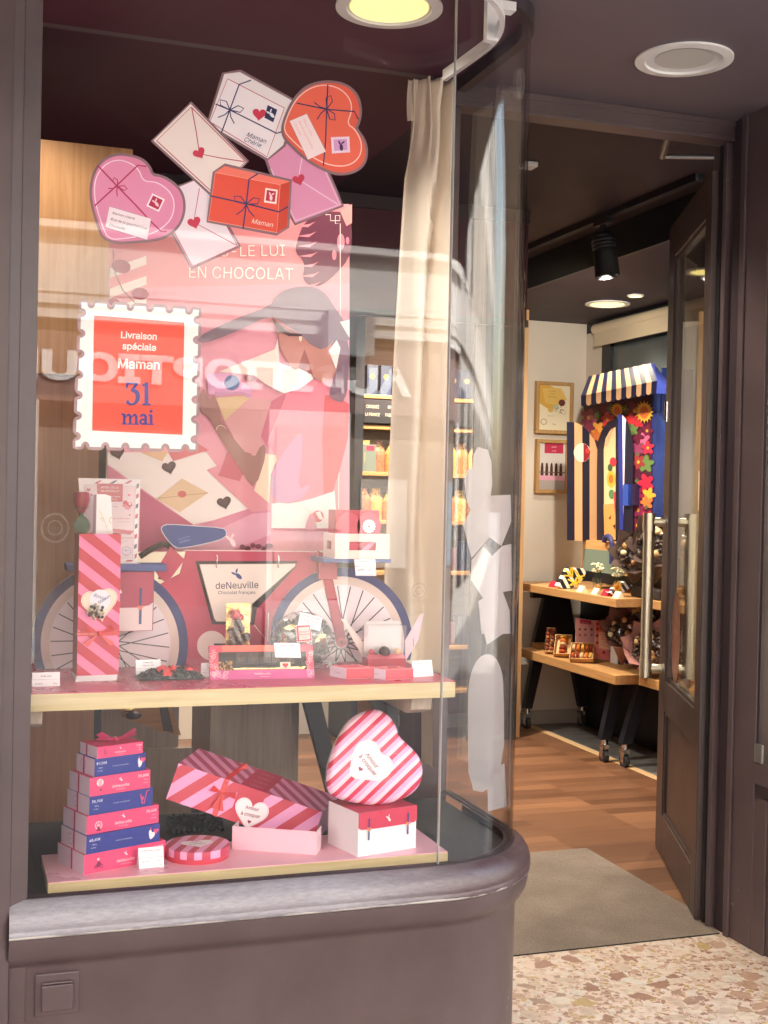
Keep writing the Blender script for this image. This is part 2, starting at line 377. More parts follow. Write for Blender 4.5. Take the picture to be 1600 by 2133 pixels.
def sill_mat():
    mt, nt, b = base('sill wear and sky sheen'); cs = coords(nt, (1, 1, 1))
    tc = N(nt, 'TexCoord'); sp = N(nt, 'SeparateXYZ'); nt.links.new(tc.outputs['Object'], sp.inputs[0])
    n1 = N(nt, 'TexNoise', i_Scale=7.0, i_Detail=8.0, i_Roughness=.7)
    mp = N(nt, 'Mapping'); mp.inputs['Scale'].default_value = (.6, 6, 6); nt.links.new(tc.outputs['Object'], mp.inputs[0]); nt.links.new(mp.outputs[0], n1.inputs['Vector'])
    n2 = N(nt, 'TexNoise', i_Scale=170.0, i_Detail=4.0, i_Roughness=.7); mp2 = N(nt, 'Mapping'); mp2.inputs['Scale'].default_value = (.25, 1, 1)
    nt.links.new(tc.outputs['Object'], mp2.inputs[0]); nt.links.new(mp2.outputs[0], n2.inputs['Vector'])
    # straight run: bleached paint with sky reflection painted in; sound paint round the corner
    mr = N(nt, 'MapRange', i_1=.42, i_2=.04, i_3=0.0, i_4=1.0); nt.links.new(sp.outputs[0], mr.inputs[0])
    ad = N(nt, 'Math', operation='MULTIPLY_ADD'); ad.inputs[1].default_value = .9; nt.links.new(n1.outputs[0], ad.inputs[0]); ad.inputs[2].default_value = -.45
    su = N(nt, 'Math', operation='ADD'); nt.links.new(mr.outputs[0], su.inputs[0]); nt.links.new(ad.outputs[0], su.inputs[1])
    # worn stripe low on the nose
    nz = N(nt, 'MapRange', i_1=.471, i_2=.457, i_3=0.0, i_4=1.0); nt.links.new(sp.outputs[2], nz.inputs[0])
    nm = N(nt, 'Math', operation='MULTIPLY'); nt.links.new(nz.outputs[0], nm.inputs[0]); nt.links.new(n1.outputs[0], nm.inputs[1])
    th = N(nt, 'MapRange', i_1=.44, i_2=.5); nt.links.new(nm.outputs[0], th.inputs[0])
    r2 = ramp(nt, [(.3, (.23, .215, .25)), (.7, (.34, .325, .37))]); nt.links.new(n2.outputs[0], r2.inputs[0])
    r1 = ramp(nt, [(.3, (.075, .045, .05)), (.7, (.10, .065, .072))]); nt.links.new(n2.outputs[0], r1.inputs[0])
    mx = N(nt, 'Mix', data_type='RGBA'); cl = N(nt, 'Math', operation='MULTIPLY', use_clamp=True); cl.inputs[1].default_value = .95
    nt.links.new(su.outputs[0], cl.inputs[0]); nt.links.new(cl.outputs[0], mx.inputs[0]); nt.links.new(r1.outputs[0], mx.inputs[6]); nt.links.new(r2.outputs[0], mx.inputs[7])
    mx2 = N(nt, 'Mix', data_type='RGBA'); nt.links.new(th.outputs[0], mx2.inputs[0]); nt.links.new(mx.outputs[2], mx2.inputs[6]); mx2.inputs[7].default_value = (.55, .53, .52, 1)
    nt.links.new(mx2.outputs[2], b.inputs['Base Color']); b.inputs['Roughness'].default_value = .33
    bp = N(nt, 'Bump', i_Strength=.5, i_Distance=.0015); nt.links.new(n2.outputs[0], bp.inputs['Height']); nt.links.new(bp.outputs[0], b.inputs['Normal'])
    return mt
def terrazzo_mat():
    mt, nt, b = base('breccia marble'); cs = coords(nt)
    ns = N(nt, 'TexNoise', i_Scale=9.0, i_Detail=7.0, i_Roughness=.7); nt.links.new(cs, ns.inputs['Vector'])
    wv = N(nt, 'MixRGB', blend_type='LINEAR_LIGHT'); wv.inputs[0].default_value = .035; nt.links.new(cs, wv.inputs[1]); nt.links.new(ns.outputs['Color'], wv.inputs[2])
    def cells(sc, rnd_=1.0):
        a = N(nt, 'TexVoronoi', i_Scale=sc, i_Randomness=rnd_); e = N(nt, 'TexVoronoi', feature='DISTANCE_TO_EDGE', i_Scale=sc, i_Randomness=rnd_)
        nt.links.new(wv.outputs[0], a.inputs['Vector']); nt.links.new(wv.outputs[0], e.inputs['Vector']); return a, e
    a1, e1 = cells(19); a2, e2 = cells(58)
    pal = [(0, '#cdbaa9'), (.12, '#bf9f8a'), (.24, '#dcd2c4'), (.36, '#ab8f80'), (.46, '#d9d3ca'), (.58, '#bfa778'), (.68, '#dccdbc'), (.8, '#a5806f'), (.9, '#dcc6b6')]
    def tone(a):
        s = N(nt, 'SeparateColor'); nt.links.new(a.outputs['Color'], s.inputs[0]); r = ramp(nt, [(p, lin(c)) for p, c in pal], 'CONSTANT'); nt.links.new(s.outputs[0], r.inputs[0]); return r, s
    t1, s1 = tone(a1); t2, s2 = tone(a2)
    big = N(nt, 'Math', operation='GREATER_THAN'); big.inputs[1].default_value = .55; nt.links.new(s1.outputs[1], big.inputs[0])
    inn = N(nt, 'Math', operation='GREATER_THAN'); inn.inputs[1].default_value = .045; nt.links.new(e1.outputs[0], inn.inputs[0])
    bb = N(nt, 'Math', operation='MULTIPLY'); nt.links.new(big.outputs[0], bb.inputs[0]); nt.links.new(inn.outputs[0], bb.inputs[1])
    sm = N(nt, 'Math', operation='GREATER_THAN'); sm.inputs[1].default_value = .07; nt.links.new(e2.outputs[0], sm.inputs[0])
    mat_ = N(nt, 'Mix', data_type='RGBA'); mat_.inputs[6].default_value = (*lin('#e2cbbf'), 1); nt.links.new(sm.outputs[0], mat_.inputs[0]); nt.links.new(t2.outputs[0], mat_.inputs[7])
    mx = N(nt, 'Mix', data_type='RGBA'); nt.links.new(bb.outputs[0], mx.inputs[0]); nt.links.new(mat_.outputs[2], mx.inputs[6]); nt.links.new(t1.outputs[0], mx.inputs[7])
    n3 = N(nt, 'TexNoise', i_Scale=38.0, i_Detail=9.0, i_Roughness=.7); nt.links.new(cs, n3.inputs['Vector'])
    r3 = ramp(nt, [(.28, (.62, .58, .55)), (.48, (.92, .9, .88)), (.62, (1, 1, 1))]); nt.links.new(n3.outputs[0], r3.inputs[0])
    mu = N(nt, 'Mix', data_type='RGBA', blend_type='MULTIPLY'); mu.inputs[0].default_value = .8; nt.links.new(mx.outputs[2], mu.inputs[6]); nt.links.new(r3.outputs[0], mu.inputs[7])
    nt.links.new(mu.outputs[2], b.inputs['Base Color']); b.inputs['Roughness'].default_value = .42
    return mt
def parquet_mat():
    mt, nt, b = base('parquet'); cs = coords(nt)
    br = N(nt, 'TexBrick', i_Scale=1.0, i_Mortar_Size=.0006, i_Brick_Width=.42, i_Row_Height=.085, i_Bias=0.0); br.offset = .37; br.offset_frequency = 1
    br.inputs['Color1'].default_value = (0, 0, 0, 1); br.inputs['Color2'].default_value = (1, 1, 1, 1); br.inputs['Mortar'].default_value = (.3, .3, .3, 1)
    nt.links.new(cs, br.inputs['Vector'])
    r = ramp(nt, [(0, lin('#684734')), (.35, lin('#76523c')), (.7, lin('#835d45')), (1, lin('#94694c'))]); nt.links.new(br.outputs[0], r.inputs[0])
    mp = N(nt, 'Mapping'); mp.inputs['Scale'].default_value = (4, 60, 1); tc = N(nt, 'TexCoord'); nt.links.new(tc.outputs['Object'], mp.inputs[0])
    nz = N(nt, 'TexNoise', i_Scale=1.0, i_Detail=6.0, i_Distortion=.5); nt.links.new(mp.outputs[0], nz.inputs['Vector'])
    r2 = ramp(nt, [(.3, (.72, .70, .66)), (.7, (1, 1, 1))]); nt.links.new(nz.outputs[0], r2.inputs[0])
    mu = N(nt, 'Mix', data_type='RGBA', blend_type='MULTIPLY'); mu.inputs[0].default_value = .9; nt.links.new(r.outputs[0], mu.inputs[6]); nt.links.new(r2.outputs[0], mu.inputs[7])
    nt.links.new(mu.outputs[2], b.inputs['Base Color']); b.inputs['Roughness'].default_value = .36
    return mt
def tile_mat(name, c1, c2, w, h, mortar=.004, rough=.6):
    mt, nt, b = base(name); cs = coords(nt)
    br = N(nt, 'TexBrick', i_Scale=1.0, i_Mortar_Size=mortar, i_Brick_Width=w, i_Row_Height=h)
    br.inputs['Color1'].default_value = (*lin(c1), 1); br.inputs['Color2'].default_value = (*lin(c2), 1); br.inputs['Mortar'].default_value = (.08, .08, .08, 1)
    nt.links.new(cs, br.inputs['Vector']); nz = N(nt, 'TexNoise', i_Scale=14.0, i_Detail=7.0); nt.links.new(cs, nz.inputs['Vector'])
    r = ramp(nt, [(.3, (.7, .7, .7)), (.7, (1, 1, 1))]); nt.links.new(nz.outputs[0], r.inputs[0])
    mu = N(nt, 'Mix', data_type='RGBA', blend_type='MULTIPLY'); mu.inputs[0].default_value = 1; nt.links.new(br.outputs[0], mu.inputs[6]); nt.links.new(r.outputs[0], mu.inputs[7])
    nt.links.new(mu.outputs[2], b.inputs['Base Color']); b.inputs['Roughness'].default_value = rough; return mt
def mat_mat():
    mt, nt, b = base('ribbed doormat'); cs = coords(nt)
    n1 = N(nt, 'TexNoise', i_Scale=420.0, i_Detail=2.0); n2 = N(nt, 'TexNoise', i_Scale=5.0, i_Detail=5.0); wv = N(nt, 'TexWave', i_Scale=60.0, i_Distortion=1.0)
    mp = N(nt, 'Mapping'); mp.inputs['Rotation'].default_value = (0, 0, R(58)); nt.links.new(cs, mp.inputs[0]); nt.links.new(mp.outputs[0], wv.inputs['Vector'])
    for n in (n1, n2): nt.links.new(cs, n.inputs['Vector'])
    r = ramp(nt, [(.25, lin('#80736a')), (.5, lin('#a99a8e')), (.8, lin('#bcada0'))]); nt.links.new(n1.outputs[0], r.inputs[0])
    r2 = ramp(nt, [(.3, (.75, .75, .75)), (.7, (1, 1, 1))]); nt.links.new(n2.outputs[0], r2.inputs[0])
    mu = N(nt, 'Mix', data_type='RGBA', blend_type='MULTIPLY'); mu.inputs[0].default_value = 1; nt.links.new(r.outputs[0], mu.inputs[6]); nt.links.new(r2.outputs[0], mu.inputs[7])
    mu2 = N(nt, 'Mix', data_type='RGBA', blend_type='MULTIPLY'); mu2.inputs[0].default_value = .35; nt.links.new(mu.outputs[2], mu2.inputs[6]); nt.links.new(wv.outputs[0], mu2.inputs[7])
    nt.links.new(mu2.outputs[2], b.inputs['Base Color']); b.inputs['Roughness'].default_value = .95; b.inputs['Specular IOR Level'].default_value = .1
    ad = N(nt, 'Math', operation='ADD'); nt.links.new(n1.outputs[0], ad.inputs[0]); nt.links.new(wv.outputs[1], ad.inputs[1])
    bp = N(nt, 'Bump', i_Strength=.7, i_Distance=.004); nt.links.new(ad.outputs[0], bp.inputs['Height']); nt.links.new(bp.outputs[0], b.inputs['Normal'])
    return mt
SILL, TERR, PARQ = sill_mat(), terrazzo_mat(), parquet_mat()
TILE = tile_mat('grey tile', '#7d7f80', '#868888', .5, .25)
PAVE = tile_mat('street paving', '#9c9892', '#aaa59e', .6, .4, .006, .8)
# ================================================================== GROUND
g = G(); g.bx(-120, 120, -120, 60, -.05, 0, PAVE); struct(g.build('pavement'))
g = G(); g.bx(-40, 60, -3.6, -.7, .0, .004, paint('pale street paving', (.27, .26, .255), .85, bump=.4, bscale=200, var=.25, vscale=3)); struct(g.build('road'))
g = G(); g.bx(-.5, 6, 2.35, 3.485, .0, .008, TERR); struct(g.build('terrazzo_floor'))
g = G(); g.bx(.0, 3.345, 3.486, 7.0, .0, .006, PARQ); struct(g.build('parquet_floor'))
g = G(); g.bx(3.345, 3.395, 3.486, 7.0, .0, .007, wood('strip wood', '#d8b78c', '#c19c6e', 'y')); struct(g.build('floor_strip'))
g = G(); g.bx(3.396, 3.8, 3.486, 7.0, .0, .006, TILE); struct(g.build('tile_floor'))
# ================================================================== OPPOSITE SIDE OF THE STREET (seen mirrored in the glass)
def street_house(x0, x1, h, wall, storeys, label, shop=False, y=-5.0):
    e = thing('town_house', label, 'building', ((x0+x1)/2, y-3, 0)); g = G()
    wl = paint('render '+str(wall), wall, .8, bump=.1, bscale=30, var=.1, vscale=1.2)
    z0 = 3.0 if shop else 0
    g.bx(x0, x1, y-6, y, z0, h, wl); g.build('wall', e)
    if not shop:
        g = G(); g.bx(x0, x1, y, y+.12, 2.9, 3.15, wl); g.build('cornice', e)
    n = max(2, int((x1-x0)/1.7))
    for st in range(storeys):
        for i in range(n):
            xc = x0+(i+.5)*(x1-x0)/n; zz = (3.9 if shop else 3.6)+st*2.9
            if zz+1.9 > h: continue
            g = G(); g.bx(xc-.52, xc+.52, y-.001, y+.05, zz-.06, zz+1.86, paint('window surround', (.55, .53, .48), .7)); f = g.build('window', e)
            g = G(); g.bx(xc-.42, xc+.42, y+.05, y+.056, zz+.02, zz+1.78, paint('dark pane', (.03, .04, .05), .08)); g.bx(xc-.02, xc+.02, y+.056, y+.07, zz+.02, zz+1.78, 'e8e4da'); g.build('pane', f)
    if not shop:
        for i in range(n):
            xc = x0+(i+.5)*(x1-x0)/n; g = G(); g.bx(xc-.6, xc+.6, y, y+.02, .5, 2.5, paint('shop void', (.05, .05, .055), .1)); g.build('shop_window', e)
    g = G(); g.prism([(x0, y+.2, h), (x0, y-6, h), (x0, y-3, h+1.6)], (x1-x0, 0, 0), paint('zinc roof', (.2, .21, .23), .5)); g.build('roof', e)
    return e
STONE = (.60, .57, .53)
e = street_house(-7, 6.2, 9.4, STONE, 2, 'cream stone house with an optician shop at street level across the street', True)
OY = -5.0; CREAM = paint('cream fascia', (.68, .655, .60), .7, var=.08); BROWN = paint('sign brown', (.20, .12, .105), .6, var=.2)
g = G(); g.bx(-7, 6.2, OY-6, OY-.25, 0, 3.0, paint('shop inside', (.06, .05, .05), .6)); g.build('shop_interior', e)
g = G(); g.bx(-7, 6.2, OY-.25, OY+.04, 2.86, 3.52, CREAM)
for z, p in ((3.5, .16), (3.0, .06), (2.9, .10), (2.78, .13)): g.bx(-7, 6.2, OY, OY+p, z, z+.07, CREAM)
g.build('fascia', e)
g = G(); g.bx(-7, 6.2, OY-.25, OY+.03, 2.12, 2.80, BROWN)
for k in range(5): g.bx(-7, 6.2, OY+.03, OY+.034, 2.24+k*.12, 2.247+k*.12, 'a08478')
g.build('sign_band', e)
for xa, xb in ((-6.9, -6.5), (-3.2, -2.8), (.30, .62), (2.52, 3.25), (5.7, 6.1)):
    g = G(); g.bx(xa, xb, OY-.25, OY+.10, 0, 2.12, CREAM); g.bx(xa+.06, xb-.06, OY+.1, OY+.115, .5, 1.0, 'c9bfae'); g.bx(xa+.06, xb-.06, OY+.1, OY+.115, 1.1, 2.0, 'd8cfbe'); g.build('pilaster', e)
g = G(); g.bx(-7, 6.2, OY-.25, OY+.06, 0, .42, paint('plinth', (.25, .21, .19), .7)); g.build('plinth', e)
for xa, xb in ((-2.8, .30), (.62, 2.52), (3.25, 5.7)):
    g = G(); g.bx(xa, xb, OY-.2, OY-.19, .42, 2.12, paint('opt pane', (.25, .2, .16), .06, var=.5, vscale=1.5)); f = g.build('shop_window', e)
    for k in range(3 if xa > 3 else 0):
        x_ = xa+(xb-xa)*(k+.5)/3; g = G(); g.bx(x_-.22, x_+.22, OY-.18, OY-.17, .75, 1.55, ['d9d2c8', 'c8a890', '8fa0a8'][k]); g.build('poster', f)
g = G(); g.bx(2.98, 3.40, OY+.12, OY+.26, 2.60, 2.98, paint('grey box', (.36, .36, .36), .5)); g.build('junction_box', e)
# mirrored in our pane this reads backwards, as in the photograph; in the street it reads normally
g = G(); a = Art(g, lambda x, z: V((-x, OY+.04, z)), (0, 1, 0), ydown=False, lift=.02)
a.text('AUDITIOPTIQUE', -2.1, 2.30, .42, glow_ := paint('letter white', (.85, .84, .82), .4), bold=.035, sx=1.42); g.build('shop_sign', e)
street_house(6.2, 15, 10.5, (.55, .52, .48), 3, 'tall beige house further up the street')
street_house(15, 27, 9.0, (.60, .57, .52), 2, 'pale grey house at the far end of the street')
street_house(-19, -7, 9.8, (.58, .50, .42), 2, 'ochre rendered house down the street')
# our own building above and beside the shop
e = thing('shop_building', 'dark building over the chocolate shop that shades the pavement', 'building', (2, 5, 0))
WALLB = paint('upper render', (.40, .36, .32), .8, var=.1)
g = G(); g.bx(-8, 9, 2.72, 9, 2.80, 5.2, WALLB); g.build('upper_wall', e)
g = G(); g.bx(-8, -.35, 2.72, 9, 0, 2.80, WALLB); g.build('side_wall', e)
g = G(); g.bx(4.0, 9, 2.72, 9, 0, 2.80, WALLB); g.build('side_wall', e)
g = G(); g.bx(-.35, 4.0, 7.1, 9, 0, 2.80, WALLB); g.build('back_wall', e)
# awning above the window
e = thing('awning', 'dark plum fabric awning stretched over the pavement', 'awning', (.1, 2.7, 2.9))
g = G(); g.prism([(-2.4, 2.69, 2.98), (-2.4, .45, 2.62), (-2.4, .42, 2.46), (-2.4, .44, 2.46), (-2.4, .47, 2.60), (-2.4, 2.69, 2.95)], (5.3, 0, 0), paint('awning cloth', (.028, .016, .020), .85, bump=.2, bscale=300)); g.build('canopy', e)
g = G(); g.tube([(-1.2, 2.66, 2.72), (-.4, 1.5, 2.66), (-1.0, .5, 2.56)], .02, PLUMD); g.build('arm', e)
g = G(); g.tube([(1.2, 2.66, 2.72), (.35, 1.5, 2.66), (1.1, .5, 2.56)], .02, PLUMD); g.build('arm', e)
# ================================================================== SHOPFRONT
def path(off, n=14, x0=.12, y1=3.44):
    r_ = RC+off; p = [(x0, YF-off)]
    for k in range(1, 9): p.append((x0+(SX-x0)*k/8, YF-off))
    for i in range(1, n+1):
        q = math.pi/2*i/n; p.append((SX+r_*math.sin(q), YF+RC-r_*math.cos(q)))
    p.append((XS+off, y1)); return p
def sweep(g, prof, m, **k):
    cols = [path(o_, **k) for o_, z in prof]; n = len(cols[0]); vs = [V((cols[i][j][0], cols[i][j][1], prof[i][1])) for i in range(len(prof)) for j in range(n)]
    g.add(vs, [(i*n+j, i*n+j+1, (i+1)*n+j+1, (i+1)*n+j) for i in range(len(prof)-1) for j in range(n-1)], m)
front = thing('shopfront', 'plum painted wooden shopfront with a low riser and a window curving round to the doorway', 'storefront', (.8, YF, 0))
g = G(); sweep(g, [(.0, .0), (.012, .0), (.012, .10), (.012, .376), (.016, .386), (.030, .396), (.040, .412), (.0455, .436), (.047, .452), (.0, .452)], PLUM); g.build('stall_riser', front, smooth=True)
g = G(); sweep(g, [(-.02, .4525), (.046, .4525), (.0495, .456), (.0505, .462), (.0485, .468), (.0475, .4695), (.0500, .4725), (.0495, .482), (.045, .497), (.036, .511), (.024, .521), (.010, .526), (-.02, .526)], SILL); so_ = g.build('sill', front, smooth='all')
g = G(); sweep(g, [(.009, .526), (.009, .5275), (.005, .529), (-.012, .529), (-.012, .526)], PLUMD); g.build('glazing_bead', front, smooth=True)
g = G(); sweep(g, [(.005, 2.60), (.012, 2.60), (.012, 2.64), (-.018, 2.64), (-.018, 2.60), (.005, 2.60)], PLUMD); g.build('head_bead', front, smooth=True)
g = G()
g.bx(-.6, .098, 2.690, 2.90, 0, 2.75, PLUM); g.prism([(.098, 2.700, 0), (.121, 2.716, 0), (.121, 2.9, 0), (.098, 2.9, 0)], (0, 0, 2.75), PLUM)
g.prism([(.1211, 2.722, .395), (.158, 2.744, .395), (.158, 2.9, .395), (.1211, 2.9, .395)], (0, 0, 2.3), PLUM); g.bx(.1211, .157, 2.735, 2.9, 0, .395, PLUM); g.build('post', front, bevel=.002)
g = G(); g.bx(.158, SX-.001, YF-.004, YF+.004, .529, 2.62, GLZ); g.build('window_pane', front)
g = G(); sweep(g, [(.004, .529), (.004, 2.62), (-.004, 2.62), (-.004, .529), (.004, .529)], GLC, x0=SX+.0015, n=24); g.build('curved_pane', front, smooth=True)
g = G(); g.bx(SX-.0012, SX+.0012, YF-.0055, YF+.0055, .529, 2.62, paint('silicone joint', (.32, .32, .30), .3)); g.build('silicone_joint', front)
g = G(); g.bx(-.6, 4.2, 2.60, 3.489, 2.64, 2.76, SOFF); g.build('soffit', front)
g = G(); g.prism([V((x_, y_, 2.634)) for x_, y_ in path(-.02)]+[V((.12, 3.44, 2.634))], (0, 0, .0055), CEIL2); g.build('window_ceiling', front)
g = G(); g.bx(1.30, 2.46, 3.485, 3.56, 2.575, 2.6395, PLUM); g.bx(1.30, 2.46, 3.478, 3.4849, 2.622, 2.6395, PLUM); g.bx(1.30, 2.40, 3.481, 3.4849, 2.575, 2.586, PLUM); g.bx(1.30, 2.40, 3.4805, 3.4849, 2.592, 2.596, PLUM); g.build('door_lintel', front, bevel=.002)
g = G(); g.bx(2.372, 2.47, 3.50, 3.60, 0, 2.5745, PLUM); g.bx(2.352, 2.3719, 3.495, 3.515, 0, 2.5745, PLUM); g.bx(2.36, 2.3719, 3.535, 3.55, 0, 2.5745, DARK); g.build('door_jamb', front, bevel=.002)
g = G(); g.bx(1.30, 1.42, 3.50, 3.60, 0, 2.5745, PLUM); g.build('door_jamb', front, bevel=.002)
g = G()                                                                 # square cover low on the riser
v0, v1, w0, w1 = .176, .268, .275, .366; yy = YF-.012
g.bx(v0, v1, yy-.006, yy+.002, w0, w1, PLUM); vc = g.build('vent_cover', front, bevel=.003)
g = G(); g.bx(v0+.013, v1-.013, yy-.018, yy-.0062, w0+.014, w1-.022, PLUM); g.bx(v0+.013, v1-.013, yy-.014, yy-.0062, w1-.0218, w1-.017, PLUM); fl = g.build('flap', vc, bevel=.004)
# right-hand display window flanking the doorway
rw = thing('side_display_window', 'plum framed display window on the right of the doorway with a steel corner bracket', 'window', (2.42, 3.1, 0))
g = G(); g.bx(2.37, 2.45, 3.292, 3.42, 0, 2.6395, PLUM); g.bx(2.36, 2.3699, 3.402, 3.428, 0, 2.6395, PLUM); g.bx(2.372, 2.45, 3.4281, 3.4849, 0, 2.6395, PLUMD); g.build('corner_post', rw, bevel=.003)
g = G(); g.bx(2.365, 2.45, 2.72, 3.2919, .53, .595, PLUM); g.build('sill_rail', rw, bevel=.003)
g = G(); g.bx(2.372, 2.45, 2.72, 3.2919, .49, .5299, PLUMD); g.bx(2.38, 2.45, 2.72, 3.2919, 0, .49, PLUM); g.bx(2.372, 2.38, 3.23, 3.2919, 0, .49, PLUM); g.build('riser_panel', rw, bevel=.003)
g = G(); g.bx(2.385, 2.391, 2.72, 3.2919, .595, 2.6, GLD); g.build('pane', rw)
g = G(); g.bx(2.374, 2.3849, 3.280, 3.2915, .595, 2.6, PLUMD); g.build('glazing_bead', rw)
g = G(); g.bx(2.366, 2.3735, 3.252, 3.2915, .597, .655, GREYM); g.build('bracket', rw, bevel=.001)
g = G(); g.bx(2.45, 4.0, 2.72, 2.80, 0, .6, PLUM); g.build('front_riser', rw)
g = G(); g.bx(2.45, 4.0, 2.75, 2.756, .6, 2.6, GLD); g.build('front_pane', rw)
# ------------------------------------------------------------------ open door
H, L = V((2.367, 3.56, 0)), V((2.718, 4.385, 0)); ed = (L-H).normalized(); nd = V((ed.y, -ed.x, 0)); W_ = (L-H).length   # nd points right/outside; -nd faces us
door = thing('shop_door', 'open plum brown glazed door with long steel pull handles', 'door', H)
def dbox(g, a0, a1, z0, z1, m, t0=-.022, t1=.022): g.box(H+ed*a0+nd*t0+V((0, 0, z0)), ed*(a1-a0), nd*(t1-t0), V((0, 0, z1-z0)), m)
DB = paint('door paint', (.052, .033, .032), .38, bump=.08, bscale=25, var=.15, vscale=4)
g = G(); dbox(g, 0, .10, .012, 2.50, DB); dbox(g, W_-.145, W_, .012, 2.50, DB); dbox(g, .1001, W_-.1451, 2.36, 2.50, DB); dbox(g, .1001, W_-.1451, .58, .70, DB); dbox(g, .1001, W_-.1451, .012, .17, DB)
g.build('frame', door, bevel=.003)
g = G(); dbox(g, .1002, W_-.1452, .171, .579, DB, -.008, .008); g.build('kick_panel', door)
g = G()
for z0, z1 in ((.171, .183), (.567, .579)): dbox(g, .1002, W_-.1452, z0, z1, DB, -.017, -.0085)
dbox(g, .1002, .112, .1832, .5668, DB, -.017, -.0085); dbox(g, W_-.157, W_-.1452, .1832, .5668, DB, -.017, -.0085)
for z0, z1 in ((.7002, .712), (2.348, 2.3598)): dbox(g, .1002, W_-.1452, z0, z1, DB, -.014, .014)
dbox(g, W_-.155, W_-.1452, .7122, 2.3478, DB, -.014, .014); dbox(g, .1002, .11, .7122, 2.3478, DB, -.014, .014); g.build('moulding', door)
g = G(); dbox(g, .1101, W_-.1552, .7122, 2.3478, GLD, -.003, .003); g.build('pane', door)
for sg in (-1, 1):
    q = H+ed*(W_-.06)+nd*(sg*.085)
    g = G(); g.tube([q+V((0, 0, .700)), q+V((0, 0, 1.355))], .0225, STEEL, 16); hd = g.build('handle', door, smooth=True)
    g = G()
    for z in (.735, 1.32):
        g.tube([q+V((0, 0, z-.035)), q+V((0, 0, z+.035))], .0255, STEEL, 16); g.tube([q, H+ed*(W_-.06)+nd*(sg*.0225)] and [q+V((0, 0, z)), H+ed*(W_-.06)+nd*(sg*.0225)+V((0, 0, z))], .018, STEEL, 12)
    g.build('handle_bracket', hd, smooth=True)
g = G(); q1 = Yp(1392, 283, 3.60); q2 = Yp(1380, 326, 3.75); q3 = Yp(1497, 328, 3.62)
g.tube([q1, q2], .012, GREYM, 8); g.tube([q2, q3], .008, GREYM, 8); g.blob(q1, .014, CHROME, amp=0); g.build('closer_arm', door, smooth=True)
g = G(); g.tube([H+ed*(W_-.055)+nd*-.024+V((0, 0, 1.72)), H+ed*(W_-.055)+nd*-.024+V((0, 0, 1.80))], .012, CHROME, 10); g.build('lock_cylinder', door, smooth=True)
g = G(); a = Art(g, lambda x, z: H+ed*x+V((0, 0, z)), -nd, ydown=False, lift=.005)
a.disc(W_-.28, .885, .10, '8a5a48', ry=.17); a.up().text('BIENVENUE', W_-.28, .90, .03, 'b78f7c'); a.stroke([(W_-.28, .95), (W_-.28, 1.02)], .006, 'c9a698'); a.stroke([(W_-.28, .75), (W_-.28, .83)], .006, 'c9a698'); g.build('oval_sticker', door)
# ------------------------------------------------------------------ doormat
zz = .012; P = [Zp(1072, 1984, zz), Zp(1499, 1943, zz), Zp(1450, 1890, zz), Zp(1222, 1766, zz), Zp(1060, 1772, zz)]
P[0] = V((1.42, P[1].y, zz)); P[4] = V((1.42, P[3].y, zz))
P2 = [P[0], P[1], V((2.40, 3.62, zz)), P[3], P[4]]
g = G(); g.prism(P2, (0, 0, -.008), mat_mat(), paint('mat edge', (.02, .018, .016), .8)); tag(g.build('doormat'), 'grey brown ribbed doormat lying in the doorway', 'doormat')
# ------------------------------------------------------------------ room shell
g = G(); g.bx(-.3, 1.45, 3.50, 7.09, 2.66, 2.79, CEIL2); g.bx(1.4505, 4.0, 3.50, 7.09, 2.66, 2.79, CEIL); struct(g.build('ceiling'))
g = G(); g.bx(-.05, 3.8, 7.0, 7.09, 0, 2.655, CREAMW); g.bx(3.2, 3.72, 6.985, 6.999, 0, .09, paint('skirting', (.45, .42, .38), .6)); tag(g.build('back_wall'), 'cream painted wall at the back of the shop', 'wall')
g = G(); g.bx(-.1, .02, 2.92, 7.0, 0, 2.655, PLUMD); tag(g.build('left_wall'), 'dark plum wall along the left side of the shop', 'wall')
g = G(); g.bx(2.83, 3.83, 4.0, 6.99, 2.50, 2.659, CEIL); g.bx(2.815, 2.8299, 4.0, 6.99, 2.50, 2.659, DARK); tag(g.build('ceiling_bulkhead'), 'lowered dark ceiling box along the right side of the shop', 'bulkhead')
g = G(); g.bx(.03, 2.35, 4.98, 5.2, 2.18, 2.659, BURG)
g.bx(.03, 2.35, 4.965, 4.9799, 2.60, 2.655, PLUMD); g.bx(.99, 1.03, 4.96, 4.979, 2.18, 2.599, PLUMD); g.bx(.03, 2.35, 4.96, 4.979, 2.15, 2.1799, PLUMD); tag(g.build('burgundy_bulkhead'), 'burgundy ceiling bulkhead behind the window poster', 'bulkhead')
g = G(); g.bx(3.72, 3.8, 3.6, 7.0, 0, .98, NAVY); g.bx(3.72, 3.8, 3.6, 7.0, 2.44, 2.655, DARK); g.bx(3.72, 3.8, 6.80, 7.0, .98, 2.44, CREAMW); tag(g.build('side_wall'), 'black base wall under the side window on the right', 'wall')
sw = thing('side_window', 'grey tinted side window behind the cardboard kiosk', 'window', (3.75, 5.3, .98))
g = G(); g.bx(3.72, 3.78, 6.70, 6.7999, .98, 2.44, DARK); g.bx(3.72, 3.78, 3.6, 6.70, .98, 1.03, DARK); g.build('frame', sw)
g = G(); g.bx(3.745, 3.755, 3.6, 6.70, 1.03, 2.44, paint('grey pane', (.085, .10, .10), .12, var=.35, vscale=1.2)); g.build('pane', sw)
bl = thing('roller_blind', 'cream roller blind half rolled at the top of the side window', 'blind', (3.69, 5.2, 2.35))
g = G(); g.tube([(3.685, 3.7, 2.445), (3.685, 6.82, 2.445)], .033, paint('blind cloth', (.72, .62, .45), .8), 16); g.build('roll', bl, smooth=True)
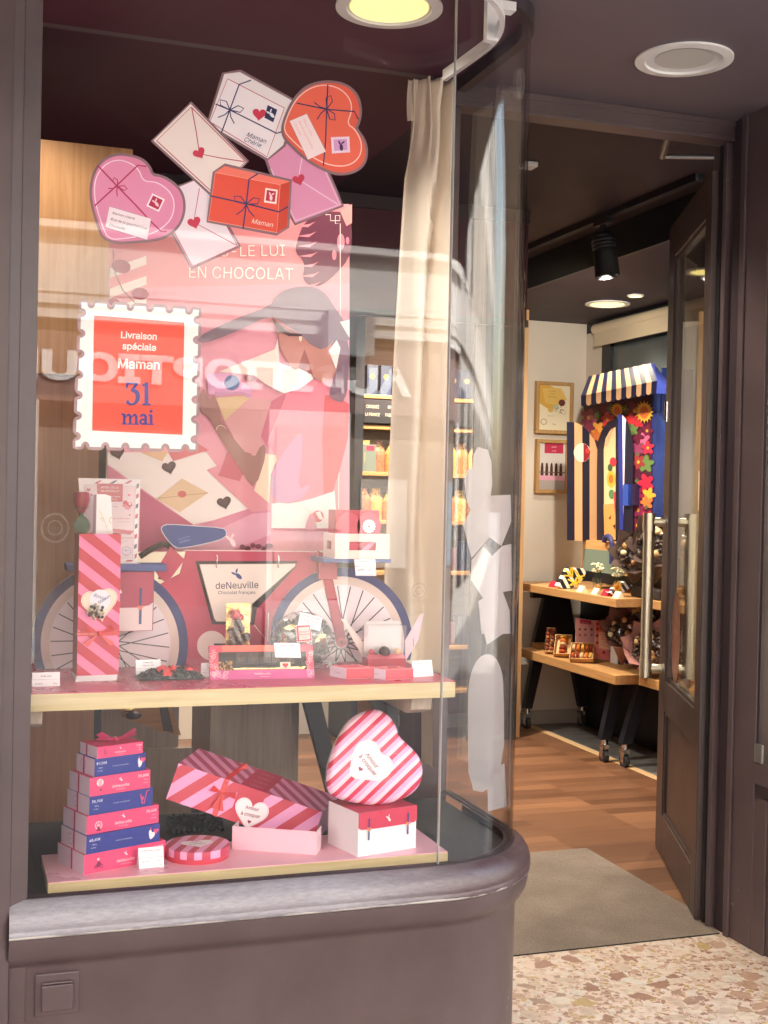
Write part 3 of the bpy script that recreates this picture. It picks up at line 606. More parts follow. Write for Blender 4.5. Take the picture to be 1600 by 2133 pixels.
g = G(); g.bx(3.664, 3.668, 3.7, 6.80, 2.345, 2.44, MATS['blind cloth']); g.bx(3.660, 3.672, 3.7, 6.80, 2.335, 2.345, MATS['blind cloth']); g.build('cloth', bl)
# ------------------------------------------------------------------ lights in the ceilings
def downlight(c, r, lit, label, power=0, spot=True, depth=.05, grp='round ceiling downlights', col=(1, .86, .68), es=6):
    e = thing('ceiling_downlight', label, 'ceiling light', c, grp); WM = paint('white trim', (.85, .85, .84), .4)
    g = G(); c = V(c); g.lathe(c, [(r, -.001), (r*1.0, -.007), (r*.80, -.009), (r*.78, -.002)], WM, 48); g.build('trim', e, smooth=True)
    g = G(); g.lathe(c, [(r*.78, -.003), (r*.60, .0-.0005)], paint('white reflector', (.8, .8, .8), .3), 48)
    g.build('reflector', e, smooth=True)
    g = G(); g.lathe(c, [(r*(.74 if lit else .6), -.0045 if lit else -.0015), (0, -.0045 if lit else -.0015)], glow('lamp glow %g' % es, '#ffe98a', es*.3) if lit else paint('frosted cover', (.62, .63, .60), .35), 48)
    g.build('diffuser', e)
    if lit and power:
        ld = bpy.data.lights.new('downlight', 'SPOT' if spot else 'POINT'); ld.energy = power*.40; ld.color = col; ld.shadow_soft_size = r*.6
        if spot: ld.spot_size = R(120); ld.spot_blend = .6
        lo = bpy.data.objects.new('downlight_lamp', ld); C.objects.link(lo); lo.parent = e; lo.location = (0, 0, -.03)
    return e
# ================================================================== WINDOW DISPLAY
ZS, ZPk = .952, .534                 # tops of the upper and lower display shelves
RED = '#c5455a'; PINK = '#e7a6c9'; DKRED = '#b32f44'
downlight((1.012, 2.99, 2.633), .135, True, 'lit round ceiling downlight over the window display', 11, es=.5, col=(1, .92, .82))
downlight((.10, 3.30, 2.633), .055, True, 'small added downlight hidden behind the left window post', 10, es=.5, col=(1, .88, .74))  # unseen fixture added to light the oak cabinet on the left
# curtain rail following the curved pane, and the gathered curtain
g = G(); zr = 2.50
pts = [Zp(*p, zr) for p in smooth_pts([(820, -22), (960, -24), (1010, -18), (1034, 8), (1044, 40), (1028, 78), (985, 112), (922, 157)], 2, False)]
for i in range(len(pts)-1): g.box(pts[i]+V((0, 0, -.014)), (pts[i+1]-pts[i])*1.02, (pts[i+1]-pts[i]).cross(V((0, 0, 1))).normalized()*.012, (0, 0, .028), paint('white rail', (.74, .72, .72), .35))
rail = tag(g.build('curtain_rail'), 'white curtain rail bending round the corner of the window ceiling', 'curtain rail')
g = G(); p = Zp(1022, 62, zr); g.box(p+V((-.005, .01, -.02)), (.03, 0, 0), (0, .02, 0), (0, 0, .14), MATS['white rail']); g.build('rail_bracket', rail); g = G(); p = Zp(1046, 18, zr); g.box(p+V((.0, 0, .0)), (.035, 0, 0), (0, .03, 0), (0, 0, .02), MATS['white rail']); g.build('rail_bracket', rail)
CURT = paint('cream curtain', '#e6d7c4', .85, bump=.15, bscale=500, stretch=(1, 1, .3))
yc = 3.36
def edges(z):        # left / right limits of the curtain by height
    t = max(0, min(1, (2.60-z)/1.8))
    ks = [(0, 1.232, 1.318), (.08, 1.225, 1.325), (.16, 1.205, 1.325), (.4, 1.188, 1.325), (.7, 1.172, 1.325), (1, 1.158, 1.33)]
    for (a, l0, r_0), (b_, l1, r1) in zip(ks, ks[1:]):
        if t <= b_: k = (t-a)/(b_-a); return l0+(l1-l0)*k, r_0+(r1-r_0)*k
    return ks[-1][1:]
def curt(u, v):
    z = 2.595-1.70*v; l, r_ = edges(z); f = min(1, v*6)
    x = l+(r_-l)*u
    ph = u*2*math.pi*1.55+.8*math.sin(v*3.0)+.6
    y = yc+.034*math.sin(ph)*(.5+.5*f)+.006*math.sin(u*19+v*5)*(1-.6*v)
    if v < .16: y += .02*math.sin(u*31)*(1-v/.16); x += .012*math.sin(u*17+z*9)*(1-v/.16)
    if .05 < v < .30: y += -.05*math.exp(-((u-.62)/.16)**2)*math.sin((v-.05)/.25*math.pi)
    if .18 < v < .235: y += .03*math.exp(-((u-.60)/.10)**2)
    return V((x, y, z))
g = G(); g.grid(curt, 60, 120, CURT); cu_ = g.build('curtain', smooth='all'); tag(cu_, 'cream curtain gathered to the end of its rail beside the window seam', 'curtain')
md = cu_.modifiers.new('thick', 'SOLIDIFY'); md.thickness = .003
g = G(); g.grid(lambda u, v: V((1.232-.022+.05*u, yc+.03+.01*math.sin(u*9+v*3), 2.598-.12*v)), 8, 6, CURT); g.build('curtain_header', cu_, smooth='all')
def curt2(u, v):
    z = 2.56-1.95*v; return V((1.322+.008*math.sin(v*7)+.012*u, yc+.02+.16*u+.012*math.sin(u*14), z))
g = G(); g.grid(curt2, 20, 40, CURT); cb = g.build('curtain_return', cu_, smooth='all')
# ---------------------------------------------------------------- shelves
sh = thing('display_shelf', 'upper window shelf of pale oak with a red top under the bicycle cutout', 'shelf', (.66, 3.0, ZS-.04))
ysf = 2.82; xl, xr = .135, Yp(949, 1416, ysf).x
REDTOP = paint('red shelf top', '#ad3149', .28, var=.04, vscale=6)
g = G(); g.bx(xl, xr, ysf, 3.30, ZS-.040, ZS-.002, OAK); g.build('board', sh, bevel=.001)
g = G(); g.bx(xl+.001, xr-.001, ysf+.001, 3.299, ZS-.002, ZS, REDTOP); g.build('top_sheet', sh)
for x0_, x1_ in ((xl+.0, xl+.055), (xr-.10, xr-.045)):
    g = G(); q = [(x0_, 2.855, ZS-.0405), (x0_, 2.862, ZS-.075), (x0_, 2.90, ZS-.088), (x0_, 3.28, ZS-.088), (x0_, 3.28, ZS-.0405)]; g.prism(q, (x1_-x0_, 0, 0), wood('bracket ash', '#b9a99a', '#a39384', 'z')); g.build('bracket', sh, bevel=.003)
g = G(); g.prism([(xr-.105, 3.02, ZS-.089), (xr-.075, 3.02, ZS-.089), (xr-.055, 3.02, .50), (xr-.075, 3.02, .50)], (0, .03, 0), NAVY); g.build('support_leg', sh)
lo = thing('display_plinth', 'lower window shelf with a pale pink top and pale oak edge', 'shelf', (.68, 3.0, .5))
xa, xb = .205, Yp(933, 1787, 2.82).x
g = G(); g.bx(xa, xb, 2.82, 3.04, ZPk-.026, ZPk-.002, OAK); g.build('board', lo, bevel=.001)
g = G(); g.bx(xa+.0005, xb-.0005, 2.821, 3.0395, ZPk-.002, ZPk, paint('pink shelf top', '#efb6c6', .3, var=.03)); g.build('top_sheet', lo)
g = G(); g.prism([V((x_, y_, .46)) for x_, y_ in path(-.022)]+[V((.12, 3.44, .46))], (0, 0, ZPk-.0262-.46), paint('window bed', (.05, .05, .055), .7, bump=.3, bscale=40, var=.4)); g.build('bed', lo)
# ---------------------------------------------------------------- die-cut gift sticker on the pane
ys = YF+.0055
SP = lambda x, y: Yp(x, y, ys)
st = thing('gift_sticker', 'large window sticker of envelopes, heart boxes and parcels in pink, red and white', 'sticker', Yp(480, 500, ys))
EDGE = '#8a6a72'
def sticker(name, outline, col, fn, label=None, grow=1.035, lift=0.0):
    g = G(); a = Art(g, SP, (0, -1, 0), lift=lift+.0002, step=.00025)
    cx = sum(p[0] for p in outline)/len(outline); cy = sum(p[1] for p in outline)/len(outline)
    n = len(outline); off = []
    for i in range(n):
        x0, y0 = outline[i-1]; x1, y1 = outline[(i+1) % n]; dx, dy = x1-x0, y1-y0; k = math.hypot(dx, dy) or 1
        nx, ny = dy/k, -dx/k; px_, py_ = outline[i]
        if (px_-cx)*nx+(py_-cy)*ny < 0: nx, ny = -nx, -ny
        off.append((px_+nx*5.5, py_+ny*5.5))
    a.poly(off, EDGE); a.up().poly(outline, col); a.up(); fn(a)
    o = g.build(name, st)
    if label: o['label'] = label
    return o
NAV = '#37365f'
def s1(a):
    front = smooth_pts(cA([(300, 660), (293, 590), (305, 530), (345, 480), (400, 460), (455, 475), (495, 505), (515, 560), (570, 560), (620, 590), (650, 630), (655, 680), (640, 730), (600, 770), (540, 800), (440, 815), (360, 822), (330, 760)]), 2)
    a.poly(front, '#e18db2'); a.up(); a.stroke(front, 2.2, '#f7d9ea', True)
    a.stroke(cA([(310, 488), (395, 578), (480, 665), (545, 735), (595, 785), (620, 785)]), 3, '#b4315a'); a.stroke(cA([(295, 670), (395, 578), (490, 487), (530, 492)]), 3, '#b4315a')
    bow(a, *cA(400, 582), 18, '#b4315a', 2.2, .7)
    a.up(); c = cA(570, 655); a.poly([(c[0]+math.cos(t+.45)*20.5, c[1]+math.sin(t+.45)*20.5) for t in (.78, 2.36, 3.93, 5.5)], '#f6e6ef'); a.up().poly([(c[0]+math.cos(t+.45)*16, c[1]+math.sin(t+.45)*16) for t in (.78, 2.36, 3.93, 5.5)], '#b8284f'); a.up(); leafmark(a, c[0], c[1], 9, '#f6c6d6', .3)
    q = cA([(362, 672), (550, 727), (533, 824), (343, 765)]); a.poly(q, '#f4e3ec'); a.up(); a.stroke(q, 1, '#b4869c', True)
    for i, t in enumerate(('Maman chérie', 'Rue de la gourmandise', 'Choraville')): a.text(t, *cA(374-i*7, 706+i*27), 10.5, '#6a3d55', 1, .27, 'L', shear=.25)
def s2(a):
    q = cA([(730, 225), (975, 470), (830, 612), (575, 376)]); a.stroke(q, 2.2, '#b5405e', True)
    a.stroke(cA([(733, 228), (752, 330), (768, 435), (870, 455), (970, 470)]), 2, '#b5405e'); a.up()
    a.poly(heart(*cA(767, 432), 13, -.5), '#c93a55')
def s3(a):
    f_ = cA([(895, 97), (1150, 228), (1072, 448), (815, 290)]); a.poly(f_, '#efe4ea'); a.up(); a.stroke(f_, 2, '#c25470', True)
    a.stroke(cA([(1000, 103), (947, 122), (905, 235), (865, 345)]), 2.6, NAV); a.stroke(cA([(840, 210), (905, 237), (1115, 342), (1140, 335)]), 2.6, NAV); bow(a, *cA(905, 237), 26, NAV, 2.2, .35)
    a.up(); a.poly(heart(*cA(1037, 256), 14, .1), '#cf3a54'); q = cA([(1075, 215), (1118, 236), (1100, 293), (1060, 272)]); a.poly(q, '#2f3156'); a.up(); leafmark(a, *cA(1088, 254), 10, '#e9e4ee', .2)
    a.text('Maman', *cA(1022, 372), 18, NAV, 1, .40, shear=.2); a.text('Chérie', *cA(1005, 392), 18, NAV, 1, .40, shear=.2)
def s4(a):
    f_ = smooth_pts(cA([(1145, 330), (1160, 270), (1200, 190), (1260, 140), (1330, 122), (1400, 140), (1445, 185), (1455, 240), (1430, 300), (1470, 325), (1500, 390), (1490, 450), (1440, 490), (1360, 490), (1270, 450), (1190, 380)]), 2)
    a.poly(f_, '#ec6a55'); a.up(); a.stroke(f_, 2.4, '#f8cbc0', True)
    a.stroke(cA([(1345, 122), (1340, 235), (1335, 380), (1325, 490)]), 2.6, NAV); a.stroke(cA([(1205, 207), (1340, 235), (1465, 245), (1482, 280)]), 2.6, NAV); bow(a, *cA(1340, 233), 26, NAV, 2.2, 1.4)
    a.up(); q = cA([(1172, 288), (1250, 255), (1337, 425), (1255, 462)]); a.poly(q, '#f6dfe2'); a.up(); a.stroke(q, 1, '#c08c94', True)
    for i, t in enumerate(('Maman chérie', 'Rue de la gourmandise', 'Choraville')): a.text(t, *cA(1232-i*20, 280+i*10), 8.5, '#e8a9ae', .45, .9, 'L', shear=.25)
    q = cA([(1363, 365), (1437, 362), (1440, 425), (1367, 430)])
    for i in range(4):
        p0, p1 = q[i], q[(i+1) % 4]
        for k in range(7): a.disc(p0[0]+(p1[0]-p0[0])*k/7, p0[1]+(p1[1]-p0[1])*k/7, 2.6, '#f4d9ea', n=8)
    a.poly(q, '#f4d9ea'); a.up(); q2 = cA([(1370, 372), (1430, 369), (1433, 419), (1373, 423)]); a.poly(q2, '#dba0d0'); a.up(); leafmark(a, *cA(1403, 397), 11, '#4a2c5e', .8)
def s5(a):
    a.stroke(cA([(1235, 430), (1222, 500), (1216, 550), (1310, 610), (1390, 660)]), 1.8, '#f6d6e8'); a.stroke(cA([(1090, 500), (1200, 735), (1400, 662), (1330, 500)]), 1.8, '#f3cfe2'); a.up(); a.poly(heart(*cA(1216, 550), 13, -.3), '#c93a55')
def s6(a):
    f_ = cA([(838, 520), (1130, 575), (1115, 790), (808, 735)]); a.poly(f_, '#e2513f'); a.poly(cA([(838, 520), (880, 490), (1175, 560), (1130, 575)]), '#f0796a'); a.poly(cA([(1130, 575), (1175, 560), (1160, 765), (1115, 790)]), '#c9402f'); a.up(); a.stroke(f_, 1.6, '#f29a8c', True)
    a.stroke(cA([(1030, 525), (990, 550), (978, 660), (963, 772)]), 3, '#3c2f63'); a.stroke(cA([(818, 625), (978, 660), (1125, 697), (1165, 673)]), 3, '#3c2f63'); bow(a, *cA(978, 662), 27, '#3c2f63', 2.4, .1)
    q = cA([(1066, 592), (1116, 600), (1110, 660), (1060, 652)]); a.up(); a.stroke(q, 3.2, '#f5e2e0', True); a.poly(q, '#f5e2e0'); a.up(); a.poly(cA([(1070, 598), (1111, 605), (1106, 653), (1064, 646)]), '#bf2f4a'); a.up(); leafmark(a, *cA(1088, 626), 9, '#f5d2d8', .9)
    a.text('Maman', *cA(1048, 757), 19, '#f6d9d2', 1, .2, shear=.2)
def s7(a):
    q = cA([(665, 590), (770, 545), (940, 848), (735, 940), (645, 770)]); a.stroke(cA([(645, 770), (737, 942), (940, 850), (870, 720)]), 2.2, '#b5405e')
    a.stroke(cA([(768, 590), (742, 742), (935, 846)]), 1.8, '#c4647e'); a.up(); a.poly(heart(*cA(745, 744), 14, -.3), '#c93a55')
sticker('pink_envelope', cA([(1075, 460), (1130, 400), (1190, 375), (1250, 400), (1335, 495), (1410, 665), (1200, 745), (1130, 620)]), '#e396bb', s5, lift=.0)
sticker('white_parcel', cA([(880, 75), (950, 66), (1205, 205), (1145, 395), (1075, 455), (808, 300)]), '#e9dfe2', s3, lift=.0012)
sticker('white_envelope', cA([(660, 590), (770, 545), (945, 850), (735, 945), (640, 770)]), '#ead9e4', s7, lift=.0012)
sticker('cream_envelope', cA([(728, 210), (980, 470), (830, 622), (560, 375)]), '#ecdcd8', s2, 'cream envelope with a red heart seal', lift=.0025)
sticker('red_heart_box', smooth_pts(cA([(1140, 345), (1160, 265), (1200, 185), (1260, 130), (1340, 112), (1420, 125), (1475, 170), (1490, 240), (1480, 295), (1465, 320), (1505, 370), (1518, 430), (1500, 490), (1440, 520), (1370, 520), (1270, 470), (1190, 400)]), 2), '#e5604c', s4, lift=.0025)
sticker('pink_heart_box', smooth_pts(cA([(345, 832), (310, 740), (283, 640), (285, 570), (305, 505), (345, 462), (395, 442), (450, 446), (505, 462), (540, 495), (552, 535), (600, 540), (650, 572), (685, 610), (697, 670), (685, 730), (655, 775), (600, 812), (520, 824)]), 2), '#db83a8', s1, lift=.0025)
sticker('red_parcel', cA([(838, 520), (880, 490), (1175, 560), (1160, 765), (1115, 792), (808, 735)]), '#e2513f', s6, lift=.0038)
# ---------------------------------------------------------------- stamp sticker
g = G(); a = Art(g, SP, (0, -1, 0), lift=.0003, step=.0003)
TL, TR, BR, BL = (170, 630), (414, 646), (407, 936), (157, 930)
def side(p, q, n, amp):
    out = []
    dx, dy = (q[0]-p[0])/n, (q[1]-p[1])/n; L_ = math.hypot(dx, dy)
    nx, ny = dy/L_, -dx/L_                            # outward for clockwise order (y down)
    for i in range(n):
        bx_, by_ = p[0]+dx*i, p[1]+dy*i
        out.append((bx_, by_)); out.append((bx_+dx*.28, by_+dy*.28))
        for k in range(7):
            t = math.pi*k/6; c_ = .5-.22*math.cos(t); s_ = math.sin(t)
            out.append((bx_+dx*c_-nx*amp*s_, by_+dy*c_-ny*amp*s_))
        out.append((bx_+dx*.72, by_+dy*.72))
    return out
o_ = side(TL, TR, 6, 11)+side(TR, BR, 7, 11)+side(BR, BL, 6, 11)+side(BL, TL, 7, 11)
cx, cy = 287, 786
big = []
for i in range(len(o_)):
    x0, y0 = o_[i-1]; x1, y1 = o_[(i+1) % len(o_)]; k = math.hypot(x1-x0, y1-y0) or 1
    big.append((o_[i][0]+(y1-y0)/k*6.5, o_[i][1]-(x1-x0)/k*6.5))
a.poly(big, '#a3858c'); a.up().poly(o_, '#eff1f0'); a.up().poly([(196, 657), (384, 672), (380, 906), (192, 897)], '#ee5340'); a.up()
a.text('Livraison', 289, 706, 26, '#fbeeea', 1, .055, bold=.02); a.text('spéciale', 290, 729, 26, '#fbeeea', 1, .055, bold=.02); a.text('Maman', 289, 768, 37, '#fbeeea', 1, .04, bold=.02)
NB = '#2d3a8c'
def serif_n(a):
    # 3
    a.poly([(266, 796), (288, 797), (288, 800), (278, 814), (272, 812), (280, 801), (268, 801), (265, 810), (262, 810), (263, 796)], NB)
    a.poly(smooth_pts([(272, 813), (279, 810), (288, 813), (292, 823), (291, 834), (284, 843), (272, 845), (263, 842), (262, 835), (268, 833), (270, 839), (276, 841), (281, 836), (283, 826), (280, 818), (274, 817)], 2), NB)
    # 1
    a.poly([(296, 801), (306, 796), (309, 796), (309, 840), (314, 842), (314, 845), (296, 844), (296, 841), (301, 840), (301, 804), (296, 805)], NB)
    def stem(x, y0, y1, w): a.poly([(x, y0), (x+w, y0), (x+w, y1), (x, y1)], NB); a.poly([(x-3, y1-2.5), (x+w+3, y1-2.5), (x+w+3, y1), (x-3, y1)], NB)
    a.poly([(253, 861), (256, 861), (256, 865), (253, 865)], NB)
    stem(256, 862, 884.5, 5.5); stem(268.5, 866, 884.8, 5.5); stem(281, 867, 885, 5.5)
    for x in (261, 273.5): a.poly(smooth_pts([(x, 868), (x+5, 861.5), (x+10, 862), (x+12.5, 867), (x+12.5, 871), (x+8, 866), (x+3, 868), (x, 872)], 1), NB)
    a.poly([(252, 862), (258, 861), (258, 864.5), (252, 864.5)], NB)
    a.ring(297.5, 878.5, 7.4, 4.3, NB, ry=6.8); stem(301, 866, 885, 5); a.poly(smooth_pts([(291, 868), (292, 863.5), (298, 861.5), (304, 863), (306, 868), (306, 872), (301, 872), (300, 866), (296, 866.5), (294, 870)], 1), NB)
    stem(312, 863, 885.3, 5.5); a.poly([(309, 863), (314, 863), (314, 866), (309, 866)], NB); a.disc(314.6, 857, 3.1, NB)
serif_n(a); g_ = g.build('stamp_sticker'); tag(g_, 'white stamp shaped window sticker with a red panel announcing 31 mai', 'sticker')
# ---------------------------------------------------------------- back of the stickers on the return pane
xr_ = XS-.0065
g = G(); a = Art(g, lambda x, y: Xp(x, y, xr_), (1, 0, 0), lift=.0002)
WB = see_through('white vinyl', '#fbf6fa', 1, .5)
H_ = crop(700, 640, 3.136)
for pts_ in ([(925, 912), (990, 930), (1015, 1010), (1020, 1160), (1010, 1230), (1140, 1225), (1145, 1400), (1080, 1560), (1000, 1500), (960, 1550), (885, 1640), (830, 1420), (880, 1325), (850, 1250), (840, 1130), (860, 1060), (890, 1050), (900, 960)],
             [(885, 1655), (960, 1560), (1020, 1625), (1085, 1560), (1145, 1545), (1150, 1850), (1090, 1860), (1135, 1985), (1140, 2133), (950, 2133), (930, 1920), (960, 1900), (880, 1780)]): a.poly(H_(pts_), WB)
LL = crop(860, 1300, 2.5)
a.poly(LL([(360, 0), (450, 0), (470, 50), (385, 108)]), WB)
a.up(); a.poly(smooth_pts(LL([(285, 500), (287, 330), (305, 240), (340, 175), (385, 152), (430, 170), (462, 240), (472, 330), (475, 720), (385, 880), (290, 860)]), 1), WB); a.up(); a.poly(LL([(385, 775), (475, 725), (487, 950), (390, 975)]), WB)
g_ = g.build('sticker_back'); tag(g_, 'pale backs of heart and envelope stickers on the return pane beside the doorway', 'sticker')
# two small round stickers
FRP = see_through('frosted print', '#cfc4c6', .13)
for c_, r_, lab in ((cB(118, 1080), 30, 'faint round frosted sticker low on the left of the window'), ((873, 1230), 16, 'faint round frosted sticker near the curtain foot')):
    g = G(); a = Art(g, SP, (0, -1, 0), lift=.0003); a.ring(*c_, r_, 4, FRP, ry=r_*1.05); a.ring(*c_, r_*.55, 3, FRP); a.text('artisan', c_[0], c_[1]+3, 9, FRP); tag(g.build('round_sticker'), lab, 'sticker')
# ---------------------------------------------------------------- poster board behind the bicycle
YB, YPo = 3.20, 3.27
PP = lambda x, y: Yp(x, y, YPo)
g = G(); out = [(228, 432), (728, 425), (728, 1147), (222, 1150)]
g.prism([PP(*p)+V((0, .001, 0)) for p in out], (0, .006, 0), 'c9b5b8')
a = Art(g, PP, (0, -1, 0), lift=.0002, step=.0003)
a.poly(out, '#de95a4'); a.poly([(228, 432), (728, 425), (728, 600), (228, 620)], '#e88f92'); a.up()
a.poly([(228, 600), (728, 590), (728, 660), (228, 690)], '#e495a0'); a.up()
# leaf sprigs, left and top right
for k in range(4):
    y = 545+k*42; a.poly([(229, y+14), (305, y-12), (305, y+6), (229, y+34)], '#f3ddd0')
a.up(); a.stroke([(235, 520), (240, 570), (256, 605), (280, 630)], 2, '#8c5a50')
for p, r_, s_ in (((252, 555), 20, .2), ((292, 612), 18, .1), ((238, 630), 12, .2)): a.disc(*p, r_, '#a83a52', ry=r_*.7, rot=s_)
L1 = smooth_pts(cA([(1205, 830), (1240, 740), (1310, 700), (1400, 690), (1455, 720), (1455, 890), (1380, 980), (1300, 1040), (1230, 1010), (1245, 920), (1200, 880)]), 2)
a.poly(L1, '#71364a'); a.up()
for k in range(7):
    q = cA(1235+k*4, 760+k*45); a.poly([(q[0]-16, q[1]), (q[0]+14, q[1]-5), (q[0]+26, q[1]-10), (q[0]+10, q[1]+2)], '#e8909a')
for q, r_ in ((cA(1405, 830), 13), (cA(1435, 825), 6), (cA(1375, 890), 8)): a.disc(*q, r_*.6, '#e58a98', ry=r_*1.3)
a.poly(cA([(1400, 690), (1455, 660), (1455, 745), (1430, 760)]), '#f09a94')
# frame line with a Greek-key corner
a.up(); a.stroke(cA([(1335, 708), (1358, 708), (1358, 735), (1400, 735), (1400, 712), (1380, 712), (1380, 748), (1402, 748), (1402, 1290)]), 1.6, '#f3e2d6')
a.stroke([(706, 700), (705, 1060)], 1.6, '#f3e2d6')
# headline
a.text('DITES-LE LUI', 593, 533, 45, '#f7e9dc', 1, -.012, 'R', bold=-.006, sx=.98); a.text('EN CHOCOLAT', 610, 583, 47, '#f7e9dc', 1, .02, 'R', bold=-.004, sx=.93)
# envelopes and table below
a.l = .0011
a.poly(cB([(355, 740), (800, 740), (1005, 1010), (740, 1065), (355, 795)]), '#e9dbd6')
a.poly(cB([(355, 800), (745, 1075), (1090, 960), (1090, 1185), (355, 1185)]), '#cf7f96'); a.up()
a.poly(cB([(500, 905), (640, 1000), (740, 1065), (590, 1185), (500, 1185)]), '#b75474'); a.poly(cB([(640, 1185), (1010, 1015), (1090, 1010), (1090, 1110), (900, 1185)]), '#dc9db0'); a.up()
a.poly(cB([(500, 740), (630, 735), (600, 780)]), '#d9b08a'); a.poly(cB([(625, 735), (745, 690), (810, 730), (650, 780)]), '#cf6b72')
a.poly(cB([(575, 948), (690, 858), (808, 922), (680, 1010)]), '#d7b692'); a.up().stroke(cB([(575, 948), (690, 935), (808, 922)]), 1.3, '#b08b68'); a.disc(*cB(690, 928), 9, '#c25a55', ry=7)
for q in (cB(632, 808), cB(880, 966), cB(400, 742)): a.poly(heart(q[0], q[1], 15, -.25), '#3a2024'); a.up().poly(heart(q[0]-2, q[1]-2, 10, -.25), '#4e2c30')
# body, hat, dress
a.l = .0022
a.poly(cB([(800, 820), (1000, 740), (1090, 760), (1090, 1000), (1005, 1010)]), '#d98e98')
a.poly(cQ([(250, 1260), (460, 1080), (640, 1100), (560, 1390), (580, 1440), (490, 1590), (380, 1480)]), '#d59b9c'); a.poly(cQ([(210, 1710), (300, 1490), (480, 1530), (385, 1755)]), '#c2616e'); a.up()
a.poly(cQ([(190, 1080), (490, 1060), (260, 1265)]), '#d8b78e'); a.poly(cQ([(590, 1530), (700, 1545), (635, 1700), (620, 1930), (500, 1830)]), '#ecd2b8'); a.poly(cQ([(640, 1935), (900, 1900), (1150, 1830), (1170, 2133), (900, 2133), (640, 2133)]), '#f0e7e4'); a.up()
dress = smooth_pts(cQ([(745, 1045), (970, 930), (1060, 940), (1150, 1060), (1265, 1130), (1262, 1400), (1180, 1700), (1135, 1840), (900, 1915), (740, 1938), (640, 1900), (632, 1720), (700, 1550), (580, 1440), (556, 1390), (640, 1110)]), 1)
a.poly(dress, '#e37f92'); a.up()
a.poly(cQ([(1070, 1060), (1150, 1060), (1265, 1130), (1260, 1400), (1180, 1700), (1135, 1840), (1060, 1860), (1050, 1400)]), '#d65a64')
a.poly(smooth_pts(cQ([(636, 1710), (720, 1540), (888, 1320), (890, 1530), (850, 1830), (965, 1765), (900, 1890), (740, 1936), (645, 1905)]), 1), '#c48fb2'); a.poly(cQ([(745, 1045), (640, 1110), (556, 1390), (600, 1450), (760, 1060)]), '#c96a80')
arm = smooth_pts(cQ([(35, 1140), (60, 1050), (100, 1000), (118, 1070), (150, 1100), (170, 1050), (215, 1150), (245, 1300), (485, 1590), (570, 1440), (605, 1520), (510, 1815), (430, 1730), (200, 1360), (150, 1260), (60, 1180)]), 1)
a.poly(arm, '#a0736c'); a.up().stroke(smooth_pts(cQ([(190, 1345), (205, 1310), (240, 1300), (275, 1330)]), 2, False), 1.5, '#e6cdb0')
a.poly(cQ([(120, 890), (300, 875), (470, 1000), (480, 1045), (130, 1050)]), '#e0a3c6'); a.poly(cQ([(180, 1030), (390, 1030), (490, 1060), (455, 1085), (390, 1040), (190, 1075)]), '#c890b2'); a.disc(*cQ(320, 960), 16, '#5e6f9c'); a.disc(*cQ(470, 920), 12, '#a06068', ry=8)
a.poly(cQ([(215, 870), (665, 690), (720, 1040), (590, 970), (500, 900)]), '#e9d5cb'); a.up()
a.poly(cQ([(665, 690), (690, 600), (720, 1040)]), '#ecdcd4'); a.poly(cQ([(700, 800), (850, 850), (910, 795), (978, 930), (860, 1010), (740, 1046), (660, 1000)]), '#f4eeee')
a.up(); a.poly(smooth_pts(cQ([(690, 560), (720, 500), (900, 470), (1060, 600), (1180, 640), (1190, 760), (1150, 900), (1060, 960), (980, 930), (910, 795), (850, 850), (810, 852), (770, 790), (745, 740), (715, 700)]), 1), '#c08278')
a.poly(cQ([(905, 690), (940, 780), (975, 900), (850, 840)]), '#9c5a58'); a.up()
a.poly(smooth_pts(cQ([(1100, 680), (1190, 560), (1265, 620), (1268, 900), (1232, 1112), (1160, 1112), (1095, 1060), (1150, 900), (1190, 760)]), 1), '#806474'); a.poly(cQ([(1100, 700), (1165, 615), (1195, 680), (1160, 850)]), '#efe4e0')
hat = smooth_pts(cQ([(15, 600), (330, 450), (625, 345), (680, 260), (760, 205), (880, 180), (1000, 190), (1080, 245), (1140, 340), (1265, 520), (1268, 640), (1160, 600), (1060, 700), (950, 650), (880, 575), (720, 470), (640, 410), (300, 570), (80, 650)]), 1)
a.up().poly(hat, '#86727e'); a.up().poly(cQ([(635, 415), (720, 500), (880, 570), (800, 560), (690, 560)]), '#8c5f5e'); a.poly(cQ([(1190, 470), (1268, 450), (1268, 600)]), '#f0e6de'); a.disc(*cQ(872, 600), 3, '#efd9b8', ry=7)
a.poly(cQ([(640, 430), (700, 500), (790, 560), (880, 570), (890, 585), (780, 585), (690, 540)]), '#4c3038')
# lollipop and foreground shapes
a.l = .0052
a.stroke(cB([(1210, 965), (1280, 1020)]), 2.2, '#e9dcd6'); a.disc(*cB(1300, 1028), 12, '#c9545e'); a.up().poly(cB([(1290, 1010), (1310, 1005), (1325, 1045), (1305, 1040)]), '#f4e6e4')
a.poly(smooth_pts(cB([(1240, 1080), (1270, 1000), (1295, 1060), (1290, 1120), (1265, 1185), (1235, 1150)]), 1), '#d78ea0')
for k in range(6): a.disc(*cB(960+k*24, 1165+8*math.sin(k*2)), 6+2*math.sin(k*3), '#7d3a4c', ry=5)
tag(g.build('poster'), 'big pink poster of a woman in a wide hat behind the cardboard bicycle', 'poster')
